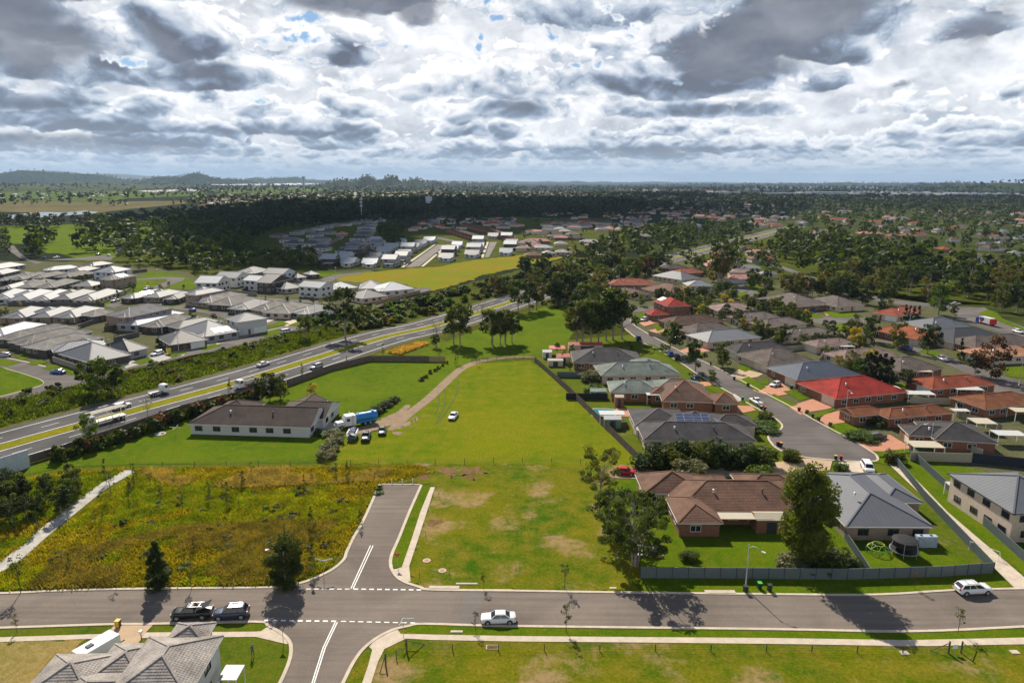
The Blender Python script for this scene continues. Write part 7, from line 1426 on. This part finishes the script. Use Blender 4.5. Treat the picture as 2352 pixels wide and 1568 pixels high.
# hedge along the highway
HP = catmull(gp([(105,1058),(200,1032),(300,1000),(400,966),(490,938),(560,918),(640,893)]), 6); acc = 0; i = 0
for a, b in zip(HP, HP[1:]):
    L_ = (b-a).length; acc += L_
    if acc > 1.0: acc = 0; bush(0, 0, rnd.uniform(1.5, 2.1), rnd.uniform(3.2, 4.6), 'mid', (0, 0, 1, 0, 4)[i % 5], 'dark red tinged hedge shrub between the highway fence and the bungalow lawn', 'hedge shrubs along the highway', world=(b.x+1, b.y-1.2, 0), name='hedge_shrub'); i += 1
# dense shrub belt beyond the highway
def along(x0, x1, side0, side1, n, f):
    for i in range(n):
        j = rnd.randrange(len(HW)-1); 
        while True:
            j = rnd.randrange(len(HW)-1); t = rnd.random(); p = HW[j].lerp(HW[j+1], t)
            px = to_px(p)
            if x0 < px[0] < x1: break
        d = (HW[j+1]-HW[j]).normalized(); nrm = Vector((-d.y, d.x, 0)); o = rnd.uniform(side0, side1); f(p + nrm*o, i)
def to_px(p):
    x, y, z = p[0], p[1], p[2]-CAM_H; fw = y*math.cos(PITCH) - z*math.sin(PITCH); up = y*math.sin(PITCH) + z*math.cos(PITCH)
    if fw <= 1: return (-9999, -9999)
    u2, v2 = F_PX*x/fw, F_PX*up/fw; c, s = math.cos(ROLL), math.sin(ROLL); return (1176 + u2*c + v2*s, 784 - (-u2*s + v2*c))
along(880, 1500, 17, 44, 190, lambda p, i: bush(0, 0, rnd.uniform(1.8, 3.4), rnd.uniform(3, 5.5), 'mid', (1, 0, 2, 0, 3)[i % 5], 'rounded dark green shrub in the belt beyond the far carriageway', 'shrub belt beyond the highway', world=(p.x, p.y, 0), name='shrub'))
along(-100, 880, 16, 40, 75, lambda p, i: bush(0, 0, rnd.uniform(.8, 1.9), rnd.uniform(1.2, 2.6), 'mid', (1, 2, 0, 3)[i % 4], 'low rounded shrub on the scrub bank beyond the highway', 'shrubs of the scrub bank', world=(p.x, p.y, 0), name='shrub'))
along(1170, 1480, -24, -13, 46, lambda p, i: tree(0, 0, rnd.uniform(8, 14), 'gum_mid' if i % 3 else 'round_mid', (0, 1, 4, 2, 0)[i % 5], 'gum tree lining the near side of the highway beyond the park', 'gum trees lining the highway', world=(p.x, p.y, 0), name='gum_tree') if not any((p.x-a)**2+(p.y-b)**2 < (c+1)**2 for a, b, c in FOOT) else None)
along(1180, 1500, 14, 20, 22, lambda p, i: tree(0, 0, rnd.uniform(7, 11), 'gum_mid', (0, 1, 4, 2)[i % 4], 'gum tree at the edge of the far carriageway', 'gum trees on the far side of the highway', world=(p.x, p.y, 0), name='gum_tree'))
along(900, 1330, -18, -15, 10, lambda p, i: bush(0, 0, rnd.uniform(1, 1.8), rnd.uniform(1.5, 3), 'mid', (3, 1, 0)[i % 3], 'shrub on the near verge of the highway beside the park', 'shrubs on the near verge', world=(p.x, p.y, 0), name='shrub'))
# ================================================================ scattered vegetation and distant town
def zone_pts(poly, n, seed, keep=3.0, roads=True, cell=None):
    """random ground points that look evenly spread in world space inside a photo polygon"""
    r = random.Random(seed); W_ = [ground_at(x, y) for x, y in poly]; P = [(p.x, p.y) for p in W_]
    x0, x1 = min(p[0] for p in P), max(p[0] for p in P); y0, y1 = min(p[1] for p in P), max(p[1] for p in P); out = []; tries = 0
    while len(out) < n and tries < n*30:
        tries += 1; x, y = r.uniform(x0, x1), r.uniform(y0, y1)
        if not inpoly(x, y, P): continue
        if any((x-a)**2+(y-b)**2 < (c+keep)**2 for a, b, c in FOOT_NEAR(x, y)): continue
        if roads and min((x-a)**2+(y-b)**2 for a, b in HWC) < 17**2: continue
        out.append((x, y))
    return out
from collections import defaultdict
GRID = defaultdict(list)
def build_grid():
    GRID.clear()
    for a, b, c in FOOT:
        for i in range(int((a-c-8)//30), int((a+c+8)//30)+1):
            for j in range(int((b-c-8)//30), int((b+c+8)//30)+1): GRID[(i, j)].append((a, b, c))
def FOOT_NEAR(x, y): return GRID[(int(x//30), int(y//30))]
for ax_, bx_ in zip(HWC, HWC[1:]): pass
ROADW = []
for nm in [o for o in COL.objects if o.name.split('.')[0] in ('road', 'driveway')]:
    ROADW.append([(v.co.x, v.co.y) for v in nm.data.vertices])
def onroad(x, y): return any(inpoly(x, y, P) for P in ROADW)
build_grid()
single = []      # candidates for trees of their own: (distance, x, y, h, template, idx, label, group)
def plant(poly, n, seed, hs, kinds, label, group, keep=1.5, roads=True):
    for i, (x, y) in enumerate(zone_pts(poly, n, seed, keep, roads)):
        if y < 900 and onroad(x, y): continue
        k, j = kinds[i % len(kinds)]; single.append((math.hypot(x, y), x, y, rnd.uniform(*hs), k, j, label, group))
G5 = [('gum_mid', 0), ('round_mid', 0), ('gum_mid', 1), ('round_mid', 2), ('gum_mid', 4), ('round_mid', 3), ('gum_mid', 2)]
GS = [('round_mid', 0), ('round_mid', 1), ('gum_mid', 1), ('round_mid', 2), ('round_mid', 3), ('round_mid', 0), ('cone_mid', 0), ('round_mid', 2), ('gum_mid', 0), ('round_mid', 5)]
plant([(290,625),(470,600),(720,600),(735,622),(600,618),(470,632),(420,620),(330,610)], 46, 1, (8, 14), G5, 'bushy gum tree in the belt behind the left estate', 'belt behind the left estate')
plant([(280,600),(300,580),(500,560),(560,560),(600,580),(560,600),(430,615),(320,612)], 60, 2, (12, 19), G5, 'tall gum tree in the wood behind the left estate', 'wood behind the left estate')
plant([(160,575),(230,530),(470,525),(530,535),(520,555),(300,580),(200,585)], 70, 3, (13, 20), G5, 'dark gum tree on the golf course edge', 'golf course trees')
plant([(70,560),(140,540),(140,570),(60,600)], 12, 4, (12, 18), G5, 'tree on the open green at the left', 'trees on the left green')
plant([(-60,560),(20,550),(60,600),(0,610),(-60,620)], 16, 5, (9, 13), GS, 'tree beside the far left road', 'trees by the far left road')
plant([(1450,650),(1440,600),(1560,560),(1760,540),(1700,560),(1540,620),(1480,660)], 40, 6, (7, 13), GS, 'tree in the belt along the near side of the highway', 'highway belt on the right')
plant([(1180,640),(1420,560),(1440,590),(1300,650)], 20, 7, (9, 14), G5, 'gum tree in the shrub belt beyond the highway', 'gum trees in the shrub belt')
plant([(1320,600),(1420,540),(1700,515),(1740,530),(1560,575),(1440,620)], 130, 8, (9, 16), G5, 'gum tree between the highway and the middle village', 'wood beyond the highway')
plant([(1780,560),(1930,560),(2100,600),(2180,640),(2352,640),(2400,700),(2290,706),(2100,696),(1960,680),(1900,650),(1800,610),(1770,580)], 170, 9, (12, 20), G5, 'tall dark gum tree in the belt on the right', 'tall tree belt on the right')
plant([(1780,690),(1800,650),(1900,660),(2050,690),(2050,710),(1990,702),(1830,680)], 34, 10, (8, 13), G5, 'tree behind the gabled brown houses', 'trees behind the gabled houses')
plant([(1560,620),(1700,560),(1780,570),(1800,640),(1760,680),(1700,700),(1620,640)], 80, 11, (6, 11), GS, 'garden tree in the upper right suburb', 'upper right garden trees')
plant([(1500,690),(1700,670),(1830,730),(2060,820),(2150,900),(2100,920),(1900,840),(1700,760),(1600,740)], 150, 12, (3.5, 7.5), GS, 'small garden tree between the right hand roofs', 'small garden trees of the right suburb', keep=.3)
plant([(1236,815),(1450,800),(1500,900),(1640,930),(1440,930),(1300,860)], 12, 13, (2.5, 4), GS, 'small garden tree behind the paddock fence', 'garden trees by the paddock', keep=.3)
plant([(0,640),(300,640),(600,690),(760,700),(500,790),(150,820),(0,780)], 90, 14, (2, 4), GS, 'small yard tree between the left estate roofs', 'yard trees of the left estate', keep=-1.0)
plant([(1740,480),(1900,470),(2400,480),(2420,640),(2200,630),(2000,590),(1800,560),(1740,520)], 620, 15, (7, 14), GS, 'garden tree in the leafy suburb on the right', 'trees of the leafy suburb')
plant([(1180,560),(1200,500),(1700,470),(1740,500),(1400,540),(1300,590),(1200,600)], 150, 16, (5, 10), GS, 'garden tree in the middle village', 'trees of the middle village', keep=-1)
plant([(860,540),(900,495),(1180,495),(1180,520),(1000,530),(900,560)], 60, 17, (7, 12), GS, 'tree at the edge of the brown village', 'trees around the brown village')
plant([(875,575),(868,540),(920,530),(930,560),(900,575)], 26, 18, (10, 15), G5, 'dark gum tree between the shaded and bright estates', 'dark clump between the estates')
single.sort(key=lambda t: t[0])
LMK = [(o.location.x, o.location.y, o['label']) for o in COL.objects if o.get('category') == 'house' and 'listed' not in o['label'] and len(o['label'].split()) <= 16]
def short(lb):
    w = lb.split(); stop = {'behind', 'beside', 'with', 'in', 'below', 'among', 'at', 'next', 'right', 'directly', 'above', 'left', 'immediately', 'under', 'west', 'near'}
    cut = next((i for i, q in enumerate(w) if q in ('row', 'village')), None)
    return ' '.join(w[:9])
def spot(x, y):
    px, py = to_px((x, y, 0)); best = min(LMK, key=lambda t: (t[0]-x)**2+(t[1]-y)**2); bx, by = to_px((best[0], best[1], 0)); dx, dy = px-bx, py-by
    return ('left of' if dx < -8 else 'behind' if dy < 0 else 'in front of') if dx < 25 else 'right of', best[2]
FINE = {'small garden trees of the right suburb', 'garden trees by the paddock', 'yard trees of the left estate', 'upper right garden trees', 'trees of the middle village', 'trees around the brown village'}
USED = defaultdict(int)
def loclabel(k, j, x, y, lb, gr):
    if gr not in FINE: return lb
    w, l2 = spot(x, y); kind = {'gum_mid': 'gum tree', 'cone_mid': 'cypress', 'round_mid': 'round tree'}[k]; ww = l2.replace(',', '').split()
    room = 16 - len(kind.split()) - len(w.split()) - 1; s_ = ' '.join(l2.split()[:room])
    while s_.split() and s_.split()[-1] in ('the', 'of', 'in', 'at', 'with', 'and', 'beside', 'to', 'by', 'from', 'a', 'behind', 'below'): s_ = ' '.join(s_.split()[:-1])
    return f"{kind} {w} {'' if l2.startswith('the ') else 'the '}{s_.rstrip(',')}"
NT = 300
for (d, x, y, h, k, j, lb, gr) in single[:NT]:
    tree(0, 0, h, k, j, loclabel(k, j, x, y, lb, gr), gr, world=(x, y, 0), name={'gum_mid': 'gum_tree', 'cone_mid': 'cypress'}.get(k, 'tree'))
# everything beyond: one wood mesh per region, each tree a real crown on a trunk
def crown_arrays(me):
    n = len(me.vertices); a = np.empty(n*3, np.float32); me.vertices.foreach_get('co', a); return a.reshape(-1, 4, 3)
FA = [crown_arrays(c) for _, c in FARW]
_tm = make_tree('round', 399, 'wood', 3, 3, 2.6, R_=2.2, low=.25, crown_r=2.2); FB = [crown_arrays(make_tree('round', 400+i, 'wood', 5, 4, 2.3, R_=2.6, low=.2, crown_r=1.9)[1]) for i in range(4)]
def wood(name, items, leaf='wood', kind='stuff'):
    Q = []
    for (x, y, h, w) in items:
        far = math.hypot(x, y) > 1400
        a = (FB if far else FA)[rnd.randrange(4)]; t = rnd.uniform(0, 6.28); c, s = math.cos(t), math.sin(t); M = np.array([[c*w, -s*w, 0], [s*w, c*w, 0], [0, 0, h/10]]); Q.append(a @ M.T + np.array([x, y, 0]))
    if Q: me = quads_mesh(name, np.concatenate(Q), LEAF[leaf]); return obj(name, me, kind=kind)
rest = [(x, y, h, h/10*1.15) for (d, x, y, h, k, j, lb, gr) in single[NT:]]
wood('tree_cover', rest, 'dark')
def zwood(poly, n, seed, hs, leaf='wood', name='woodland', keep=0):
    wood(name, [(x, y, h, h/10*rnd.uniform(1.0, 1.5)) for (x, y) in zone_pts(poly, n, seed, keep) for h in (rnd.uniform(*hs),)], leaf)
zwood([(-400,526),(0,512),(250,508),(420,490),(600,470),(780,470),(880,500),(800,512),(600,505),(400,520),(180,526),(60,526)], 800, 31, (9, 16))
zwood([(600,478),(900,456),(1100,462),(1480,470),(1490,495),(1200,502),(900,500),(860,515),(700,515),(600,500)], 1500, 32, (14, 24))
zwood([(500,535),(620,500),(800,500),(780,515),(640,530),(560,560),(500,560)], 220, 33, (12, 19))
zwood([(1480,470),(1500,452),(2500,470),(2500,500),(2200,498),(1900,490),(1760,500),(1480,495)], 900, 34, (10, 18))
zwood([(380,470),(560,455),(800,448),(1100,448),(1100,460),(800,470),(600,475)], 500, 35, (12, 20))
zwood([(1100,450),(1600,444),(1660,456),(1480,466),(1100,462)], 700, 36, (12, 22)); zwood([(1650,458),(2500,462),(2500,475),(1650,468)], 900, 37, (14, 24))
zwood([(-300,452),(300,446),(480,450),(440,456),(200,460),(-300,464)], 120, 38, (12, 20)); zwood([(-300,438),(400,434),(520,440),(300,443),(-300,446)], 90, 39, (12, 22))
zwood([(-300,466),(60,462),(300,470),(280,476),(120,470),(-300,478)], 60, 40, (10, 18))
zwood([(400,432),(1000,430),(1500,432),(2500,440),(2500,452),(1900,446),(1300,446),(900,447),(560,450),(400,445)], 1500, 41, (14, 26))
zwood([(-500,428),(2900,434),(2900,440),(1200,431),(400,431),(-500,434)], 1300, 42, (18, 34))
# distant roofs
def town(poly, n, seed, names, keep=4, big=1.0):
    by = defaultdict(lambda: ([], []))
    V, Fc, Mi = [], [], []
    ml = [RM(k) for k in names] + [WALL['cream'], WALL['white']]
    for (x, y) in zone_pts(poly, n, seed, keep):
        w, d, h = rnd.uniform(10, 19)*big, rnd.uniform(9, 13)*big, 2.8*big; t = rnd.uniform(-.25, .25); mi = rnd.randrange(len(names)); c, s = math.cos(t), math.sin(t)
        F, _, _ = roof_faces((-w/2, -d/2, w/2, d/2, h, 'hip', 'x', .38)); b0 = [(-w/2+.4, -d/2+.4), (w/2-.4, -d/2+.4), (w/2-.4, d/2-.4), (-w/2+.4, d/2-.4)]
        F = [(f, mi) for f in F] + [([(*b0[i], 0), (*b0[(i+1) % 4], 0), (*b0[(i+1) % 4], h), (*b0[i], h)], len(names)+(mi % 2)) for i in range(4)]
        for f, m_ in F:
            o0 = len(V); V += [(x+p[0]*c-p[1]*s, y+p[0]*s+p[1]*c, p[2]) for p in f]; Fc.append(tuple(range(o0, o0+len(f)))); Mi.append(m_)
    return obj('distant_houses', new_mesh('distant_houses', V, Fc, ml, Mi), kind='stuff')
MIX = ['greybrown', 'brown', 'pinkgrey', 'brown2', 'grey', 'pale', 'rust', 'pink']; WM = ['pale', 'white', 'grey', 'cream', 'pink']
town([(1200,548),(1260,515),(1500,505),(1480,530),(1320,545),(1300,600),(1200,600)], 60, 51, MIX, 3); town([(930,530),(1000,505),(1200,505),(1190,525),(1110,528),(1000,532)], 40, 52, MIX)
town([(1560,520),(1500,480),(1780,475),(1800,520),(1700,540)], 60, 53, MIX); town([(1760,490),(1900,480),(2400,490),(2400,560),(2352,640),(2200,620),(2000,560),(1780,545)], 110, 54, MIX, 4)
town([(1560,640),(1700,570),(1780,580),(1800,640),(1700,660),(1620,660)], 18, 55, MIX, 3)
town([(1250,490),(1500,478),(1700,468),(1780,475),(1500,505),(1250,505)], 90, 56, MIX)
town([(650,452),(820,444),(1020,446),(1030,452),(800,462),(650,462)], 190, 57, WM+['brown2'], 0); town([(1000,448),(1240,440),(1500,448),(1480,456),(1200,464),(1100,458)], 330, 58, WM+['pinkgrey'], 0); town([(0,448),(240,444),(300,450),(160,458),(0,458)], 26, 59, ['pale','greybrown','white'], 0)
town([(320,440),(440,436),(460,440),(330,444)], 110, 60, ['bluegrey','grey','pale'], 0, 1.2); town([(470,424),(700,422),(760,424),(640,427),(480,427)], 200, 61, ['white','pale'], 0, 2.2); town([(500,458),(720,452),(740,460),(560,470),(460,476)], 60, 62, MIX, 0)
town([(1400,436),(1620,434),(1680,442),(1500,444)], 160, 63, ['white','pale','pink'], 0, 1.6); town([(1700,430),(2100,430),(2352,436),(2352,442),(1900,438),(1700,436)], 320, 64, ['pale','grey','bluegrey','white'], 0, 2.2); town([(1950,440),(2352,444),(2352,458),(1950,456)], 130, 65, ['white','pale','grey'], 0, 2.0)
# tall grass of the wild field: blades are real, one object
rs = np.random.RandomState(5)
def tufts(name, polys, n, h, m, blades=5, excl=None, seed=1, wsc=1.0):
    r = np.random.RandomState(seed); P0 = [[(p.x, p.y) for p in (ground_at(*q) for q in poly)] for poly in polys]; pts = []
    for P in P0:
        x0, x1 = min(p[0] for p in P), max(p[0] for p in P); y0, y1 = min(p[1] for p in P), max(p[1] for p in P); A_ = (x1-x0)*(y1-y0); c = r.uniform((x0, y0), (x1, y1), (int(n*2), 2))
        pts += [q for q in c if inpoly(q[0], q[1], P) and not (excl and excl(q[0], q[1]))]
    pts = np.array(pts[:n*len(polys)]); k = len(pts)
    B = np.repeat(pts, blades, 0); kb = len(B); a = r.uniform(0, 6.28, kb); hh = h*r.uniform(.5, 1.3, kb); ln = r.uniform(.1, .75, kb)*hh; wd = r.uniform(.05, .12, kb)*wsc
    d = np.stack([np.cos(a), np.sin(a)], 1); pp = np.stack([-np.sin(a), np.cos(a)], 1); o = r.normal(size=(kb, 2))*.22*wsc
    b = B+o; z = np.zeros((kb, 1)) ; q = np.empty((kb, 4, 3))
    q[:, 0] = np.concatenate([b-pp*wd[:, None], z], 1); q[:, 1] = np.concatenate([b+pp*wd[:, None], z], 1); t_ = b+d*ln[:, None]
    q[:, 2] = np.concatenate([t_+pp*wd[:, None]*.35, hh[:, None]], 1); q[:, 3] = np.concatenate([t_-pp*wd[:, None]*.35, hh[:, None]*.97], 1)
    return obj(name, quads_mesh(name, q, m), kind='stuff')
TG = leafmat('tall_grass_olive', (.17, .165, .012), .45, .35); TY = leafmat('tall_grass_straw', (.30, .215, .09), .4, .35); TGR = leafmat('tall_grass_green', (.12, .20, .006), .5, .35); TB = leafmat('tall_grass_brown', (.20, .155, .045), .5, .3)
CP = [(p.x, p.y) for p in gp([(-60,1318),(0,1290),(40,1262),(90,1218),(150,1168),(230,1108),(300,1074),(315,1086),(250,1130),(172,1190),(100,1246),(50,1292),(0,1318),(-60,1352)])]
exc = lambda x, y: inpoly(x, y, CP)
WF = [(-60,1362),(0,1356),(162,1350),(362,1346),(588,1344),(638,1343),(698,1328),(754,1304),(788,1266),(806,1236),(832,1180),(866,1112),(930,1100),(1000,1085),(960,1070),(740,1072),(300,1076),(140,1084),(0,1112),(-100,1140)]
def patch(fx, seed, thr, sgn=1):
    def f(x, y):
        n = math.sin(x*fx+seed)+math.sin(y*fx*1.3+seed*2.1)+math.sin((x+y)*fx*.7+seed*.7)+.8*math.sin((x-y)*fx*1.9+seed*1.3)
        return exc(x, y) or (n < thr if sgn > 0 else n > thr)
    return f
tufts('wild_grass', [WF], 34000, .42, TG, 3, exc, 11, 1.25)
tufts('wild_grass', [WF], 30000, .38, TGR, 3, patch(.16, 1.0, .1), 12, 1.3)
tufts('wild_grass', [[(230,1330),(300,1085),(560,1100),(640,1200),(560,1260),(300,1250)], [(0,1110),(300,1080),(190,1170),(60,1250),(0,1260)]], 12000, .38, TGR, 3, patch(.22, 2.0, -.6), 17, 1.4)
tufts('dry_grass', [[(310,1082),(560,1080),(760,1076),(900,1080),(870,1104),(780,1112),(560,1122),(400,1118)]], 12000, .6, TY, 3, patch(.3, 4.0, -.4), 13, 1.3)
tufts('dry_grass', [[(150,1270),(420,1210),(780,1190),(835,1170),(790,1262),(700,1325),(560,1344),(60,1352)]], 16000, .55, TB, 3, patch(.25, 5.0, -.5), 18, 1.3)
SC1 = [(p.x, p.y) for p in HW]
def offpoly(o0, o1, x0, x1):
    N = normals2(HW); S_ = [(p+n*o0, p+n*o1) for p, n in zip(HW, N) if x0 < to_px(p)[0] < x1]; return [to_px(a) for a, b in S_] + [to_px(b) for a, b in reversed(S_)]
tufts('scrub_growth', [offpoly(15, 36, -120, 900)], 9000, .8, LEAF['gum'], 4, None, 14, 2.2); tufts('scrub_growth', [offpoly(15, 34, -120, 900)], 4000, .5, TGR, 4, None, 15, 2.0)
tufts('dry_grass', [[(890,810),(960,788),(985,790),(920,815)]], 1500, .9, TY, 4, None, 16, 1.3)
for i, (x, y) in enumerate(zone_pts([(60,1330),(300,1090),(860,1090),(820,1180),(700,1310),(400,1335)], 26, 77, 0)):
    tree(0, 0, rnd.uniform(1.6, 3.4), 'sapling' if i % 2 else 'wispy', i, 'wispy little sapling in the rough grass of the wild field', 'saplings of the wild field', world=(x, y, 0), name='young_tree')
for i, (x, y) in enumerate(zone_pts([(60,1330),(300,1090),(940,1080),(820,1180),(700,1310),(400,1335)], 60, 78, 0)):
    bush(0, 0, rnd.uniform(.5, 1.1), rnd.uniform(.6, 1.2), 'mid', (1, 2, 3, 0)[i % 4], 'low weedy clump in the wild field', 'weed clumps of the wild field', world=(x, y, 0), name='weed_clump')
# ================================================================ hills on the horizon
def hill(px0, px1, py_base, h, depth, label, m, seed):
    a, b = ground_at(px0, py_base), ground_at(px1, py_base); L_ = (b-a).length; nx, ny = 90, 18; r = random.Random(seed); ph = [(r.uniform(2, 14), r.uniform(0, 6), r.uniform(.2, 1)) for _ in range(7)]
    V = []; F_ = []
    for j in range(ny+1):
        for i in range(nx+1):
            t, s = i/nx, j/ny; e = math.sin(math.pi*t)**.6*math.sin(math.pi*s)**.8; w = .72+.28*sum(c*math.sin(f*t*3+g+s*2) for f, g, c in ph)/2.2
            V.append((a.x+(b.x-a.x)*t, a.y+(b.y-a.y)*t+depth*s, -1+h*e*w+(r.uniform(0, .06)*h*e)))
    for j in range(ny):
        for i in range(nx): k = j*(nx+1)+i; F_.append((k, k+1, k+nx+2, k+nx+1))
    o = obj('hills', new_mesh('hills', V, F_, m), kind='structure')
    if m is HM:
        Q = []
        for _ in range(420):
            v = V[r.randrange(len(V))]; q = FB[r.randrange(4)]; w = r.uniform(1.4, 2.6); Q.append(q*np.array([w*1.3, w*1.3, w]) + np.array([v[0]+r.uniform(-12, 12), v[1], v[2]]))
        obj('hill_trees', quads_mesh('hill_trees', np.concatenate(Q), LEAF['wood']), kind='stuff')
HM = grassmat('hill_wood', ((.020, .034, .016), (.030, .045, .018), (.05, .06, .025)), .002, .008, .06); HG = grassmat('hill_pasture', ((.06, .085, .02), (.035, .05, .016), (.09, .10, .035)), .0015, .006, .05)
for i, a in enumerate([(-500,280,424,150,1500,HM),(-100,330,431,42,900,HG),(240,520,425,128,1400,HM),(160,420,434,28,700,HG),(430,760,421.5,120,2000,HM),(-400,200,441,30,500,HG),(700,1010,432,98,900,HM),(870,1180,429,46,1200,HM),(1080,1500,423,60,3000,HM),(1380,1780,422.5,66,3500,HM),(1500,2000,428,38,1500,HM),(1720,2260,429,62,1800,HM),(2140,2420,436,66,900,HM),(2230,2760,446,72,700,HM),(2000,2420,429,70,2000,HM)]):
    hill(a[0], a[1], a[2], a[3], a[4], '', a[5], 70+i)
# far blue ranges
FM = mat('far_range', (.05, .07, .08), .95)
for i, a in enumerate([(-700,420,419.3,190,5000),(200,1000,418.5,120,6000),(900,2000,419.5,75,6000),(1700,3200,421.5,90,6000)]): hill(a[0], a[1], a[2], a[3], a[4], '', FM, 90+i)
# ================================================================ unseen cumulus above the view, added to cast the shade on the far woods
CLM = bpy.data.materials.new('shade_cloud'); CLM.use_nodes = True; CLM.node_tree.nodes['Principled BSDF'].inputs['Base Color'].default_value = (.85, .86, .88, 1); CLM.node_tree.nodes['Principled BSDF'].inputs['Roughness'].default_value = 1
def shade_cloud(tx, ty, rx, ry, seed, z=1600.0, rz=0.0):
    k = z/math.tan(SUN_EL); cx, cy = tx+k*math.sin(SUN_AZ), ty+k*math.cos(SUN_AZ); nu, nv = 120, 24; r = random.Random(seed); V = []; F_ = []
    ph = [(r.randint(2, 17), r.uniform(0, 6.28)) for _ in range(9)]; c, s = math.cos(rz), math.sin(rz)
    for j in range(nv+1):
        t = math.pi*j/nv
        for i in range(nu):
            a = 2*math.pi*i/nu; w = 1+sum(math.sin(f*a+p+t*2)*.5/f**.75 for f, p in ph)*.35; x, y = rx*w*math.sin(t)*math.cos(a), ry*w*math.sin(t)*math.sin(a)
            h = math.cos(t); V.append((cx+x*c-y*s, cy+x*s+y*c, z+(h*260*(1+.25*math.sin(5*a+seed)) if h > 0 else h*35)))
    for j in range(nv):
        for i in range(nu): F_.append((j*nu+i, (j+1)*nu+i, (j+1)*nu+(i+1) % nu, j*nu+(i+1) % nu))
    obj('shade_cloud', new_mesh('shade_cloud', V, F_, CLM, smooth=True), kind='structure')
shade_cloud(-170, 1260, 480, 320, 3); shade_cloud(-250, 830, 130, 105, 4, 1500); shade_cloud(180, 1650, 420, 300, 5); shade_cloud(1500, 2650, 1300, 480, 9, 2000); shade_cloud(2500, 5200, 1600, 600, 13, 2900)
# ================================================================ haze
hm = bpy.data.materials.new('haze'); hm.use_nodes = True; nt = hm.node_tree; nt.nodes.clear(); pv = nd(nt, 'ShaderNodeVolumePrincipled'); pv.inputs['Color'].default_value = (.50, .72, 1.0, 1); pv.inputs['Density'].default_value = 3.6e-5; pv.inputs['Anisotropy'].default_value = .0; ou = nd(nt, 'ShaderNodeOutputMaterial'); nt.links.new(pv.outputs[0], ou.inputs['Volume'])
m = MB(); m.box(-26500, -400, -2.0, 26500, 42500, 480); m.obj('haze', hm, kind='stuff')
